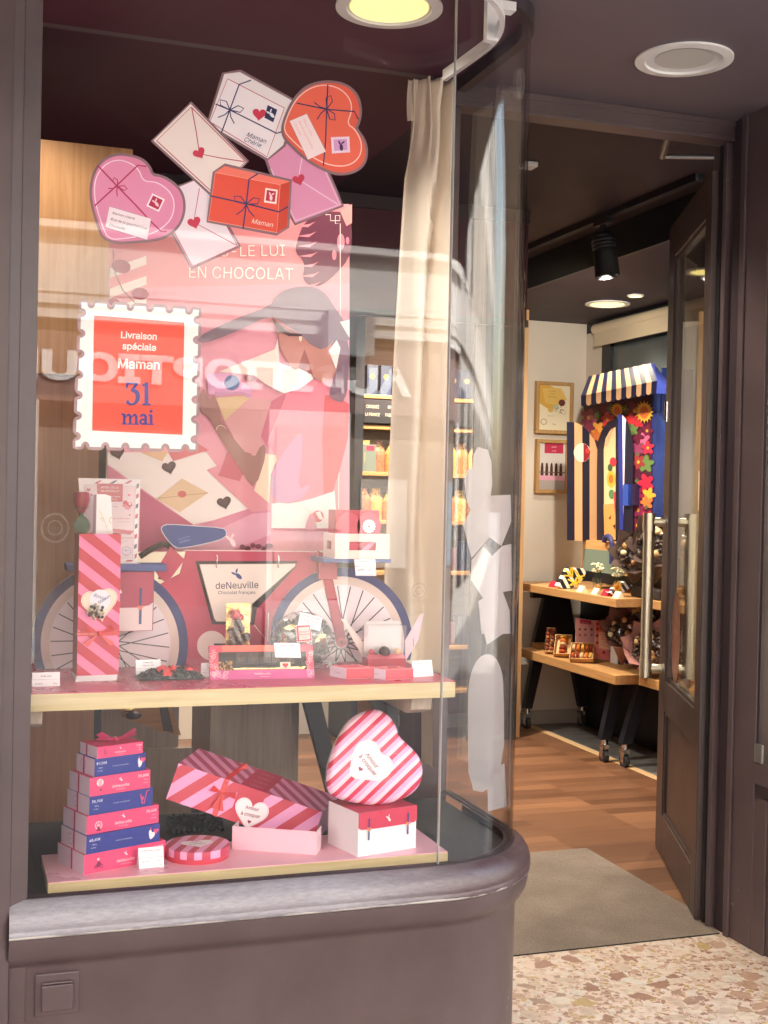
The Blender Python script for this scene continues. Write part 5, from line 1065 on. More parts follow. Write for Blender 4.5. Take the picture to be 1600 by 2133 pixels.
for i in range(4):
    p0_, p1_ = pts_[i], pts_[(i+1) % 4]
    for k in range(9): a.disc(p0_[0]+(p1_[0]-p0_[0])*(k+.5)/9, p0_[1]+(p1_[1]-p0_[1])*(k+.5)/9, 1.2, '#f3d8dc', n=8)
a.up(); a.poly(tq([(272, 208), (372, 204), (384, 315), (280, 326)]), '#efc9c4'); a.up(); a.text('AMOUR À', *tq(325, 255), 6, '#a03048', 1, -.04, bold=.01); a.text('CROQUER', *tq(326, 280), 6, '#a03048', 1, -.04, bold=.01); a.text('Maman', *tq(330, 303), 4.5, '#a03048', 1, -.04)
g.build('stamp_tag', e); g = G(); g.box(Yp(*tq(320, 345), Y1), (.009, 0, 0), (0, .001, 0), (0, 0, -.014), '#b9304c'); g.build('tag_stem', e)
g = G(); pts_ = tq([(293, 68), (497, 118), (474, 243), (268, 190)]); Y2 = cen.y-.05; g.prism([Yp(*p, Y2) for p in pts_], (0, .001, 0), '#f3eff4'); a = Art(g, lambda x, y: Yp(x, y, Y2), (0, -1, 0)); a.text('Coffret Gourmand', *tq(390, 118), 6.5, '#3b3840', 1, .25); a.text('21,90 €', *tq(335, 165), 6.5, '#3b3840', 1, .25); a.text('180 g', *tq(425, 185), 6, '#3b3840', 1, .25); a.stroke([tq(288, 125), tq(485, 172)], .8, '#6a666e'); tag(g.build('price_card'), 'tilted price card stuck in the round bag of dark chocolates', 'price card', 'price cards in the window')
g = G(); b0 = pc+V((.062, -.035, .02)); 
for k in range(5): t = k*1.3; g.tube([b0, b0+V((.016*math.cos(t), -.006, .016*math.sin(t))), b0+V((.024*math.cos(t+.6), -.004, .012*math.sin(t+.6)-.002)), b0], .0012, paint('silver ribbon', (.6, .68, .66), .3), 5)
g.build('silver_bow', e, smooth='all')
# two flat red boxes
for A, B, ty, Cp, lab in (((721, 1415), (780, 1413), 1392, (704, 1407), 'small flat red box nearer the middle of the red shelf'), ((803, 1417), (861, 1414), 1395, (785, 1407), 'small flat red box with a raised lid at the right of its twin')):
    o = Zp(*A, ZS); ux = Zp(*B, ZS)-o; l_ = (Zp(*Cp, ZS)-o); uy = V((-ux.y, ux.x, 0)).normalized()*.062+ux.normalized()*-.022; h = up_at(o, A[0], ty)-ZS
    g = G(); g.box(o, ux, uy, (0, 0, h), '#d84a5c', {5: '#d9c9dc', 1: '#cf4255'})
    ez = V((0, 0, h)); n = -V((-ux.y, ux.x, 0)).normalized(); a = Art(g, facef(o, ux, ez), n, ydown=False); a.stroke([(.001, .001), (ux.length-.001, .001), (ux.length-.001, h-.001), (.001, h-.001)], .0007, '#f2b9c0', True)
    tc_ = o+ux*.5+uy*.35+ez; g.prism([tc_-ux*.18, tc_+ux*.18, tc_+ux*.14+uy*.08+V((0, 0, .004)), tc_-ux*.14+uy*.08+V((0, 0, .004))], (0, 0, .0015), '#a83246')
    f2 = facef(o+uy, -uy, ez); n2 = -ux.normalized(); a2 = Art(g, f2, n2, ydown=False); a2.text('chocolat', uy.length*.5, h*.4, h*.28, '#8a7a9a')
    tag(g.build('flat_box', bevel=.0006), lab, 'chocolate box')
# clear box on a red base with folded leaflets either side
o, ux, uy, uz = pxbox((766, 1392), (845, 1390), ZS, 1296, .05); W, Hh = ux.length, uz.length; f = facef(o, ux, uz)
e = thing('clear_box', 'clear plastic display box with a red base holding three chocolates', 'chocolate box', o)
g = G(); g.box(o, ux, uy, uz*.20, '#b03248'); g.prism([o+uz*.2, o+ux+uz*.2, o+ux*.97+uz*.28+uy*.3, o+ux*.03+uz*.28+uy*.3], (0, .001, 0), '#c03a52'); g.build('base', e)
FROST = paint('frosted plastic', (.74, .72, .73), .28, bump=.35, bscale=9, stretch=(.3, 1, 3))
g = G(); rr = [f(W*u, Hh*v)+uy*.75 for u, v in ((0, .28), (1, .28), (1, .90), (.93, .985), (.07, .985), (0, .90))]; g.prism(rr, uy*.1, FROST); g.build('back_sleeve', e)
g = G(); g.box(o+uz*.202, ux, uy, uz*.72, AC); g.build('cover', e)
g = G()
for u, m_, r_ in ((.15, '#c8485a', .009), (.5, CHOC, .015), (.85, '#d8b38c', .010)): g.blob(f(W*u, Hh*.33)+uy*.4, r_, m_, int(u*9), .1, 2)
g.build('chocolates', e, smooth='all')
for pts_, y_, c_, lab in (([(268, 1325), (330, 1345), (555, 1640), (555, 1810), (545, 1815), (300, 1380)], .045, '#ead9d4', 'cream folded leaflet leaning beside the clear box'), ([(980, 1570), (1130, 1310), (1190, 1265), (1130, 1560), (985, 1800)], .05, '#e6c7d2', 'pale pink folded leaflet standing right of the clear box')):
    g = G(); yy_ = o.y+y_; g.prism([Yp(*cW(*p), yy_+.03*(i % 2)) if False else Yp(*cW(*p), yy_) for i, p in enumerate(pts_)], (0, .0012, 0), c_)
    if 'pink' in lab: a = Art(g, lambda x, y: Yp(*cW(x, y), yy_), (0, -1, 0)); a.stroke([(1068, 1540), (1078, 1640)], 5, '#4a4048')
    tag(g.build('leaflet'), lab, 'leaflet')
# ================================================================== GOODS ON THE LOWER SHELF
PK, BL = '#ee4f7d', '#343f8e'
tower = [((400, 1330), (988, 1213), (140, 1253)), ((415, 1185), (932, 1078), (188, 1100)), ((418, 1042), (935, 948), (230, 975)), ((437, 902), (862, 812), (243, 835)), ((443, 765), (870, 694), (288, 712)), ((475, 622), (815, 558), (335, 582)), ((495, 490), (818, 443), (340, 458))]
tops = [1187, 1050, 906, 768, 628, 492, 405]
prices = ['68,90€', '48,60€', '38,60€', '31,90€', '25,80€', '19,50€', '9,90€']
labs = ['bottom pink box of the price tower, marked 68,90', 'navy box marked 48,60 near the foot of the tower', 'pink box marked 38,60 in the middle of the tower', 'navy box marked 31,90 in the middle of the tower', 'pink box marked 25,80 in the upper half of the tower', 'navy box marked 19,50 second from the top of the tower', 'smallest pink box marked 9,90 on top of the tower']
z = ZPk; ribx = []
for k, (A, B, Lf) in enumerate(tower):
    A, B, Lf = cE(*A), cE(*B), cE(*Lf); o = Zp(*A, z)
    ux = Zp(*B, z)-o
    if k == 0: e1 = ux.normalized(); e2 = V((-e1.y, e1.x, 0)); ll = [.105, .098, .092, .086, .080, .070, .066]
    ux = e1*ux.dot(e1); uy = e2*ll[k]*1.25
    h = up_at(o, A[0], cE(0, tops[k])[1])-z; ez = V((0, 0, h)); c = PK if k % 2 == 0 else BL
    g = G(); g.box(o, ux, uy, ez-V((0, 0, .0004)), '#e3c9db', {2: c, 1: '#d5386a' if k % 2 == 0 else '#3b4a9c'})
    a = Art(g, facef(o, ux, ez), -e2, ydown=False, lift=.0004); W = ux.length
    if k % 2 == 0:
        s_ = .17 if W > .1 else .2
        a.text('deNeuville', W*.5, h*.30, h*.30, '#f7d6e2', bold=.004); a.text('Chocolat français', W*.5, h*.16, h*.10, '#f7d6e2'); leafmark(a, W*.5, h*.70, h*.12, '#fbe6ee', .2)
        a.text(prices[k], W*.97, h*.66, h*.27, '#fbe6ee', al='R', bold=.006); a.text('165 g', W*.95, h*.47, h*.12, '#fbe6ee', al='R'); a.text('418 €/kg', W*.96, h*.30, h*.1, '#fbe6ee', al='R')
        if k == 4: a.disc(W*.16, h*.68, h*.2, '#f7e3e4'); a.up(); [a.stroke([(W*.16+d*h, h*.84), (W*.16+d*h*.7, h*.5)], h*.03, '#d5386a') for d in (-.08, 0, .08)]; a.disc(W*.17, h*.3, h*.06, '#5a3550')
        elif k == 2: a.ring(W*.16, h*.42, h*.22, h*.04, '#f7d6e2'); [a.stroke([(W*.16, h*.42), (W*.16+h*.2*math.cos(q), h*.42+h*.2*math.sin(q))], h*.02, '#f7d6e2') for q in [i*.785 for i in range(8)]]; a.poly([(W*.16-h*.14, h*.12), (W*.16, h*.4), (W*.16+h*.14, h*.12)], '#8a2b55')
        elif k == 0: a.ring(W*.17-h*.14, h*.28, h*.1, h*.03, '#6a2d58'); a.ring(W*.17+h*.16, h*.28, h*.1, h*.03, '#6a2d58'); a.poly([(W*.17-h*.2, h*.3), (W*.17, h*.6), (W*.17+h*.2, h*.36), (W*.17, h*.24)], '#8a3560'); a.disc(W*.17-h*.02, h*.66, h*.07, '#f0c9d4')
        else: a.stroke([(W*.15, h*.8), (W*.15, h*.4), (W*.18, h*.2), (W*.2, h*.6)], h*.06, '#7a2450')
    else:
        a.text('VIVONS GOURMANDS', W*.5, h*.45, h*.12, '#c9d0ea', sx=1.15); a.text(prices[k], W*.04, h*.66, h*.27, '#eef0fa', al='L', bold=.006); a.text('280 g', W*.08, h*.44, h*.13, '#eef0fa', al='L'); a.text('114 €/kg', W*.06, h*.28, h*.10, '#eef0fa', al='L')
        if k != 3: a.poly(smooth_pts([(W*.86, h*.18), (W*.84, h*.62), (W*.87, h*.78), (W*.89, h*.55), (W*.93, h*.6), (W*.93, h*.4), (W*.9, h*.25)], 1), '#f2e6ee'); a.up(); a.poly(heart(W*.945, h*.62, h*.17, ydown=False), '#e2517e'); a.disc(W*.87, h*.8, h*.05, '#d8405f')
        else: a.stroke([(W*.80, h*.75), (W*.83, h*.2), (W*.86, h*.2), (W*.9, h*.85), (W*.94, h*.9)], h*.07, '#d8507e'); a.disc(W*.83, h*.5, h*.1, '#d8507e')
    a2 = Art(g, facef(o+uy, -uy, ez), -e1, ydown=False, lift=.0004); Wd = uy.length
    if k in (1, 3, 5): a2.ring(Wd*.38, h*.5, h*.3, h*.03, '#9a86a8'); a2.text('FR', Wd*.38, h*.4, h*.24, '#9a86a8')
    else: [a2.text('ingrédients chocolat noir', Wd*.42, h*(.62-.14*i), h*.08, '#a898b4') for i in range(3)]
    tag(g.build('tower_box', bevel=.0007), labs[k], 'chocolate box', 'chocolate boxes stacked in a tower')
    ribx.append((o+uy*(.42+.02*k)-e1*.0012, z, z+h, ux, uy, o)); z += h
RB2 = paint('crimson ribbon', '#c03a66', .35)
g = G()
for i, (p, z0, z1, ux, uy, o) in enumerate(ribx):
    g.box(V((p.x, p.y, z0+.0002)), e2*.006, -e1*.0008, (0, 0, z1-z0), RB2)
p, z0, z1, ux, uy, o = ribx[-1]
g.box(V((p.x, p.y, z1))-e1*.0005, ux*1.0, e2*.006, (0, 0, .0008), RB2)
bc = V((o.x, o.y, z1))+ux*.55+uy*.4
for sg, l_ in ((1, .06), (-1, .045)):
    for dz in (.012, .022): g.prism([bc+V((0, 0, .002)), bc+e1*sg*l_*.8+V((0, 0, dz+.004)), bc+e1*sg*l_+e2*.01+V((0, 0, dz-.004)), bc+e1*sg*l_*.5+e2*.012+V((0, 0, .004))], (0, 0, .0012), RB2)
g.blob(bc+V((0, 0, .006)), .006, RB2, 2)
tag(g.build('tower_ribbon'), 'crimson ribbon tied round the tower of chocolate boxes', 'ribbon')
card((290, 1810), (342, 1805), 1770, ZPk, L3('Coffret Mini Coeur', '', '15,90 €', '100 g'), 'price card in front of the box tower on the pink shelf', lean=.3)
# round striped tin lying flat
c = Zp(411, 1783, ZPk); rT = .077
ST2 = stripes('stripe tin', '#c2405c', '#eaa3cc', (1, -.55, 0), .034, .5)
e = thing('round_tin', 'low round tin with a pink striped lid and red side', 'tin', c)
g = G(); g.lathe(c, [(rT*.97, 0), (rT*.97, .017)], '#cf4558', 56); g.build('base', e, smooth=True)
g = G(); g.lathe(c, [(rT, .012), (rT, .027), (rT*.985, .0295), (rT*.95, .0298), (0, .0298)], ST2, 56); ld = g.build('lid', e, smooth=True)
g = G(); a = Art(g, lambda x, y: c+V((x, y, .0298)), (0, 0, 1), ydown=False, lift=.0005); hr = heart(0, 0, .034, .0, sx=1.15, ydown=False); a.poly(hr, '#f1e8ee'); a.up(); a.text('Amour', 0, .006, .013, '#7a3048', bold=.01); a.text('à croquer', 0, -.008, .013, '#7a3048', bold=.01); g.build('heart_label', ld)
# black crinkled pack behind
c = Zp(415, 1740, ZPk); g = G()
g.grid(lambda u, v: c+V(((u-.5)*.14+.0, (v-.5)*.07+.06, .007+.018*v+.006*math.sin(u*31)*math.sin(v*17)+.006*math.sin(u*67+v*43))), 50, 26, paint('black foil', (.02, .022, .02), .22, bump=.8, bscale=50)); tag(g.build('foil_sheet', smooth='all'), 'crumpled black foil sheet behind the round tin', 'foil')
# support box and the long striped box tucked behind it
o, ux, uy, uz = pxbox((483, 1769), (659, 1781), ZPk, 1721, .055)
g = G(); t_ = .002; ex, ey = ux.normalized(), uy.normalized()
g.box(o, ux, ey*t_, uz, '#efc3d3'); g.box(o+uy-ey*t_, ux, ey*t_, uz*.5, '#e9b9cb'); g.box(o+ey*t_, ex*t_, uy-2*ey*t_, uz, '#f1d3dd'); g.box(o+ux-ex*t_+ey*t_, ex*t_, uy-2*ey*t_, uz*1.0, '#f1d9e2'); g.box(o+ey*t_+ex*t_, ux-2*ex*t_, uy-2*ey*t_, (0, 0, .002), '#e9b9cb')
tag(g.build('pink_tray', bevel=.0005), 'plain pale pink open box with the long striped box leaning behind it', 'gift box')
yF = o.y+.062
BLp, TLp, TRp = Yp(*cE(992, 782), yF), Yp(*cE(1085, 520), yF+.012), Yp(672, 1692, yF+.012)
far = Yp(415, 1558, yF+.10)
uz = TLp-BLp; ux = TRp-TLp; uy = far-TLp
e = thing('long_striped_box', 'long pink and red striped gift box tilted on the lower shelf', 'gift box', BLp)
ex, ez = ux.normalized(), uz.normalized(); n = -(ex.cross(ez)).normalized(); n = n if n.y < 0 else -n
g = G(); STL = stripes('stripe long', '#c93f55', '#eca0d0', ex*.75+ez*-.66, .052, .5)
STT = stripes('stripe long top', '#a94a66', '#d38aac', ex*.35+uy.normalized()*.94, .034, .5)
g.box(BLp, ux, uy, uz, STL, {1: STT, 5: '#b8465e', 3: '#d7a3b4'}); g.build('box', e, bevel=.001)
W, Hh = ux.length, uz.length; f = facef(BLp, ux, uz)
g = G(); f2 = lambda x, y: TLp+ex*x+uy.normalized()*y; nt_ = ux.cross(uy).normalized(); nt_ = nt_ if nt_.z > 0 else -nt_
a = Art(g, f2, nt_, ydown=False, lift=.0004); D = uy.length; a.poly([(W*.42, 0), (W*.60, 0), (W*.60, D), (W*.42, D)], '#ad3550'); a.up()
for k in range(4): a.ring(W*.51, D*(.15+.22*k), .017, .0014, '#dc8c9c', ry=.0055); a.text('LOVE', W*.51, D*(.13+.22*k), .008, '#dc8c9c')
a.l = .0004
g.build('band', e)
g = G(); a = Art(g, f, n, ydown=False, lift=.0004); a.poly([(W*.42, 0), (W*.60, 0), (W*.60, Hh), (W*.42, Hh)], '#c93f55'); g.build('front_band', e)
g = G(); a = Art(g, f, n, ydown=False, lift=.0012); hc = (W*.545, Hh*.36); a.poly(heart(*hc, .044, .04, sx=1.02, ydown=False), '#f6eaf1'); a.stroke(heart(*hc, .0415, .04, ydown=False), .0007, '#c79ab0', True); a.up()
vx = V((1, 0, 0)); dx_, dz_ = .97, .10
a.text('Amour', hc[0], hc[1]+.008, .0165, '#8c2a4a', dx_, dz_, bold=.014); a.text('à croquer', hc[0]+.001, hc[1]-.008, .0165, '#8c2a4a', dx_, dz_, bold=.014); a.poly(heart(hc[0]+.003, hc[1]-.021, .005, .0, ydown=False), '#a02a4c'); g.build('heart_label', e)
g = G(); xr2 = W*.31
g.box(f(xr2, -.001)+n*.0012, ex*.013, n*.0012, uz*1.01, RIB); g.box(TLp+ex*xr2+nt_*.0006, ex*.013, uy, nt_*.0012, RIB)
bc = f(xr2+.006, Hh*.62)+n*.004
for sg in (1, -1): g.prism([bc, bc+ex*sg*.030+ez*.012+n*.01, bc+ex*sg*.034-ez*.004+n*.008], n*.0015, RIB); g.prism([bc, bc+ex*sg*.016-ez*.04+n*.004, bc+ex*sg*.006-ez*.042+n*.004], n*.0015, RIB)
bt = TLp+ex*(xr2+.006)+uy*.55+nt_*.003; g.prism([bt, bt+ex*.012+nt_*.022+uy*.1, bt+ex*.02+nt_*.012, bt+ex*.004+nt_*.002], n*.0015, RIB); g.prism([bt, bt-ex*.016+nt_*.012, bt-ex*.008+nt_*.004], n*.0015, RIB)
g.build('ribbon', e)
# white box with red flap
o, ux, uy, uz = pxbox((745, 1786), (866, 1766), ZPk, 1694, None, (678, 1756)); e1_ = ux.normalized(); 
ln = uy.length; uy = V((-e1_.y, e1_.x, 0))*max(.11, ln)*.98
e = thing('flap_box', 'white box with a red buckled flap under the heart tin', 'gift box', o); W, Hh = ux.length, uz.length; n = V((e1_.y, -e1_.x, 0))
g = G(); g.box(o, ux, uy, uz, '#f3ecef', {1: '#c23a54'}); g.build('box', e, bevel=.0008)
g = G(); fl = smooth_pts([(0, Hh*.66), (W*.06, Hh*.6), (W*.94, Hh*.6), (W, Hh*.66)], 1, False); f = facef(o, ux, uz); pts_ = [(0.0, Hh)]+[(x, y) for x, y in fl]+[(W, Hh)]
g.prism([f(*p)+n*.001 for p in pts_], n*.0015, '#cc3f5a'); a = Art(g, lambda x, y: f(x, y)+n*.0026, n, ydown=False)
leafmark(a, W*.5, Hh*.80, Hh*.085, '#f4dfe4', .35); fo = g.build('flap', e)
for u in (.17, .84):
    g = G(); a = Art(g, lambda x, y: f(x, y)+n*.003, n, ydown=False); a.poly([(W*u-.0022, Hh*.36), (W*u+.0022, Hh*.36), (W*u+.0022, Hh*.86), (W*u-.0022, Hh*.86)], '#36427e'); a.up(2); a.poly(heart(W*u, Hh*.61, .0062, ydown=False), '#e8876a'); g.build('strap', fo)
ztop = ZPk+Hh; ocen = o+ux*.5+uy*.35
# big heart tin leaning on it
yH = ocen.y-.004
HP = cF([(1075, 105), (1120, 112), (1165, 138), (1195, 172), (1215, 210), (1232, 270), (1290, 320), (1340, 370), (1365, 420), (1375, 480), (1362, 545), (1325, 600), (1260, 640), (1180, 668), (1080, 680), (980, 668), (880, 645), (825, 615), (805, 580), (800, 510), (815, 420), (850, 320), (890, 240), (930, 180), (990, 130)])
HP = smooth_pts(HP, 1); nl = V((-.10, -1, .22)).normalized(); pH = Yp(*cF(1085, 670), yH)
fH = lambda x, y: PL(x, y, pH, nl)
lowest = min(fH(*p).z for p in HP); dz = ztop+.0006-lowest
e = thing('heart_tin', 'large glossy heart shaped tin with pink and red stripes propped on the white box', 'tin', pH)
exs = fH(1100, 1600)-fH(1000, 1600); STH = stripes('stripe heart', '#d0405a', '#f0a9d2', fH(885, 1640)-fH(780, 1520), .030, .5, rough=.16, c3='#f6cfe2')
def offs(pts, d):
    out = []; n_ = len(pts); cx_ = sum(p[0] for p in pts)/n_; cy_ = sum(p[1] for p in pts)/n_
    return [(cx_+(x-cx_)*d, cy_+(y-cy_)*d) for x, y in pts]
g = G(); M_ = [fH(*p) for p in HP]; I_ = [fH(*p)+nl*.010 for p in offs(HP, .955)]; I2 = [fH(*p)+nl*.014 for p in offs(HP, .90)]; k_ = len(M_)
vs = [p-nl*.022 for p in M_]+M_+I_+I2; fs = []
for r_ in range(1, 3):
    for i in range(k_): fs.append((r_*k_+i, r_*k_+(i+1) % k_, (r_+1)*k_+(i+1) % k_, (r_+1)*k_+i))
g.add(vs, fs, STH); q = nl.to_track_quat('Z', 'Y').to_matrix().transposed(); g.add(I2, tessellate_polygon([[q @ p for p in I2]]), STH)
g.add([p-nl*.006 for p in M_]+M_, [(i, (i+1) % k_, k_+(i+1) % k_, k_+i) for i in range(k_)], STH)
ldh = g.build('lid', e, smooth=True)
g = G(); B0 = [fH(*p)-nl*.0061 for p in offs(HP, .985)]; g.prism(B0, -nl*.026, paint('tin silver', (.75, .68, .72), .25, .7)); g.build('base', e)
g = G(); hp2 = smooth_pts(cF([(1030, 290), (1075, 295), (1105, 320), (1118, 370), (1160, 385), (1185, 415), (1188, 455), (1165, 500), (1115, 535), (1060, 530), (930, 515), (935, 440), (950, 360), (985, 305)]), 1); a = Art(g, lambda x, y: fH(x, y)+nl*.0142, nl); a.poly(hp2, '#e9eff2'); a.up(); a.stroke(offs(hp2, .95), 1.4, '#b9c3cf', True)
a.text('Amour', *cF(1055, 420), 17, '#9c4a5e', .62, .78, bold=.014); a.text('à croquer', *cF(1030, 447), 17, '#9c4a5e', .62, .78, bold=.014); a.poly(heart(*cF(995, 463), 5, .6), '#9c4a5e'); g.build('heart_label', ldh)
# ================================================================== INSIDE THE SHOP
downlight((3.42, 6.20, 2.50), .125, True, 'large lit downlight in the lowered ceiling near the kiosk', 15, es=1.1)
downlight((3.41, 5.88, 2.50), .045, True, 'small lit downlight beside the large one', 6, es=2)
downlight((3.36, 5.12, 2.50), .115, True, 'lit downlight seen through the door glass', 45, es=1.1)
downlight((1.905, 3.05, 2.64), .135, False, 'switched off white round downlight over the doorway')
for x, y, p in ((1.75, 3.66, 26), (1.4, 5.6, 70), (2.4, 6.1, 120), (Zp(842, 463, 2.655).x, Zp(842, 463, 2.655).y, 8)):  # first three are unseen fixtures, added to light the shop
    downlight((x, y, 2.659), .10, True, {1.75: 'added downlight hidden just past the doorway', 1.4: 'unseen lit downlight in the middle of the shop ceiling', 2.4: 'unseen lit downlight in front of the back shelves'}.get(x, 'small downlight beside the curtain in the dark ceiling'), p, es=1.2)
# track with spotlight
g = G(); g.bx(2.655, 2.69, 4.15, 6.9, 2.632, 2.659, DARK); tr = tag(g.build('light_track'), 'black light track running along the ceiling', 'light track')
sp = Xp(1255, 500, 2.67); e = thing('spotlight', 'black ribbed spotlight hanging from the ceiling track', 'spotlight', (2.67, sp.y, 2.63)); yS = sp.y
top = V((2.67, yS, 2.63)); ctr = Xp(1262, 505, 2.67)
g = G(); g.bx(2.655, 2.688, yS-.06, yS+.06, 2.612, 2.6315, DARK); g.tube([top, top+V((0, 0, -.06))], .012, DARK, 10); g.build('adapter', e)
g = G(); d = V((.10, -.1, -1)).normalized(); a0 = top+V((0, 0, -.05)); g.lathe(a0, [(.0, 0), (.035, .004), (.05, .02)]+[(.05+.004*(k % 2), .03+.008*k) for k in range(8)]+[(.052, .1), (.055, .20), (.05, .20), (.045, .17), (0, .17)], paint('matte black', (.014, .014, .017), .5), 28, axis=d); g.build('head', e, smooth=True)
for k_, tgt, pw in ((0, V((3.35, 7.0, 1.75)), 16), (1, V((3.4, 6.2, .9)), 5)):  # beams added outside the dark head to brighten back wall and table
    ld = bpy.data.lights.new('spotlight', 'SPOT'); ld.energy = pw; ld.color = (1, .9, .76); ld.spot_size = R(75); ld.spot_blend = .7; ld.shadow_soft_size = .03
    lo2 = bpy.data.objects.new('added_fill_beam', ld); C.objects.link(lo2); lo2.parent = e; pl = a0+d*.225; lo2.location = pl-WL[e.name]; lo2.rotation_euler = (pl-tgt).to_track_quat('Z', 'Y').to_euler()
q = Zp(1103, 342, 2.655); g = G(); g.bx(q.x-.03, q.x+.022, q.y-.03, q.y+.03, 2.640, 2.659, MATS['white rail']); tag(g.build('ceiling_sensor', bevel=.003), 'small white sensor on the dark ceiling by the doorway', 'sensor')
# wood cabinets and dark post behind the poster
OAKP = wood('oak panel', '#cfa072', '#b58556', 'z', .5)
g = G(); x1 = Yp(277, 308, 3.6).x; zt = Yp(180, 300, 3.6).z; g.bx(.03, x1, 3.6, 4.1, 1.72, zt, OAKP); tag(g.build('wall_cabinet', bevel=.002), 'warm oak wall cabinet at the top left behind the pane', 'cabinet')
x2 = Yp(206, 960, 3.62).x; g = G(); g.bx(.03, x2, 3.62, 4.1, .02, 1.7195, wood('oak panel low', '#bd8a68', '#a57457', 'z', .5)); tag(g.build('oak_panel', bevel=.002), 'tall reddish oak panel at the left behind the window', 'panel')
g = G(); g.bx(x2+.0005, Yp(222, 960, 3.62).x, 3.63, 3.70, .02, 1.7195, DARK); tag(g.build('dark_post'), 'black upright beside the oak panel', 'post')
for px0, px1, y0, y1, zz, lab in ((108, 372, 4.15, 4.6, .80, 'taupe laminate counter low behind the window'), (437, 622, 4.9, 5.3, .82, 'taupe laminate counter further back with a dark plinth')):
    e = thing('counter', lab, 'counter', (Yp(px0, 1500, y0).x+.2, y0+.2, 0), 'taupe counters'); xa_, xb_ = Yp(px0, 1550, y0).x, Yp(px1, 1550, y0).x
    g = G(); g.bx(xa_, xb_, y0, y1, .12, zz, TAUPE); g.build('body', e, bevel=.002); g = G(); g.bx(xa_+.02, xb_-.02, y0+.03, y1, .007, .1195, DARK); g.build('plinth', e)
    if px0 < 200:
        g = G(); g.bx(xb_-.005, xb_+.07, y0-.03, y0+.02, .007, .36, DARK); g.bx(xb_-.15, xb_+.04, y0-.035, y0-.0005, .30, .55, TAUPE); g.build('side_step', e)
g = G(); y0 = 3.95
o = [Yp(*cE(*p), y0) for p in ((682, 110), (1030, 100), (1105, 320), (965, 292), (683, 190))]
g.prism(o, (0, .02, 0), wood('tray oak', '#b78a58', '#9c6e40', 'x')); g.prism([Yp(*cE(*p), y0-.002) for p in ((945, 105), (1005, 105), (1050, 300), (975, 285))], (0, .004, 0), '#4a3a30')
wt = tag(g.build('wooden_tray'), 'tilted wooden tray under the upper shelf', 'tray'); g = G(); g.blob(Yp(*cE(750, 175), y0-.02), .022, CHOC, 3, .2, 2, (1.2, .6, .6)); g.blob(Yp(*cE(720, 130), y0-.02), .016, GOLD, 4, .3, 2, (1.3, .6, .4)); g.build('wrapped_sweet', wt, smooth='all')
g = G(); y0 = 4.75; A_, B_ = Yp(632, 1455, y0), Yp(700, 1590, y0); g.prism([A_, A_+V((.07, 0, 0)), V((B_.x+.09, y0, 0.01)), V((B_.x+.03, y0, .01))], (0, .05, 0), NAVY); g.bx(A_.x-.25, A_.x+.35, y0-.1, y0+.5, A_.z, A_.z+.05, NAVY); g.prism([A_+V((.27, 0, 0)), A_+V((.34, 0, 0)), V((B_.x+.5, y0, .01)), V((B_.x+.44, y0, .01))], (0, .05, 0), NAVY); tag(g.build('trestle_table'), 'dark trestle table seen below the upper window shelf', 'table')
# shelving at the back
us = thing('wall_shelving', 'warm oak wall shelving with dark upright behind the curtain', 'shelving', (2.7, 6.8, 0)); YSH = 6.62; XE = Yp(1083, 1000, YSH-.02).x
zs_ = [Yp(790, y, YSH).z for y in (822, 886, 983, 1083, 1190)]
g = G(); g.bx(2.10, XE, 6.96, 6.998, .1, 2.45, wood('shelf back', '#a97c4c', '#8f6438', 'x')); g.build('back_panel', us)
g = G(); g.bx(2.085, 2.135, YSH-.02, 6.998, 0.01, 2.5, DARK); g.build('dark_upright', us)
g = G(); g.bx(XE, XE+.035, YSH-.02, 6.999, .01, 2.499, wood('oak end', '#c9a377', '#b08a5e', 'z')); g.build('end_panel', us)
x_d = Yp(985, 1000, YSH-.04).x; g = G(); g.bx(x_d, XE-.0005, YSH-.045, YSH-.022, .01, 2.5, DARK); g.build('dark_panel', us)
for i, z_ in enumerate(zs_+[.55, .3]): g = G(); g.bx(2.1355, XE-.0005, YSH, 6.9595, z_-.022, z_, OAK if i < 0 else wood('shelf oak', '#c89a60', '#a97b45', 'x')); g.build('shelf', us, bevel=.002)
g = G(); g.bx(2.14, XE-.001, YSH-.012, YSH-.001, zs_[1]+.012, zs_[0]-.03, paint('sign black', (.018, .017, .02), .5)); a = Art(g, lambda x, z: V((x, YSH-.012, z)), (0, -1, 0), ydown=False)
zm = (zs_[0]+zs_[1])/2-.01
for cx_, t1, t2 in ((Yp(775, 850, YSH).x, 'CROQUEZ', 'LA FRANCE'), (Yp(818, 850, YSH).x, 'PETITES', 'FAIBLESSES')):
    a.text(t1, cx_, zm+.018, .034, '#e9dcc0', sx=.66); a.text(t2, cx_, zm-.026, .034, '#e9dcc0', sx=.66)
g.build('header_sign', us)
BAGM = [paint('sweets '+str(k), c, .3, var=.55, vscale=45, bump=.4, bscale=60) for k, c in enumerate(((.55, .30, .07), (.50, .20, .05), (.62, .42, .14), (.30, .13, .06)))]
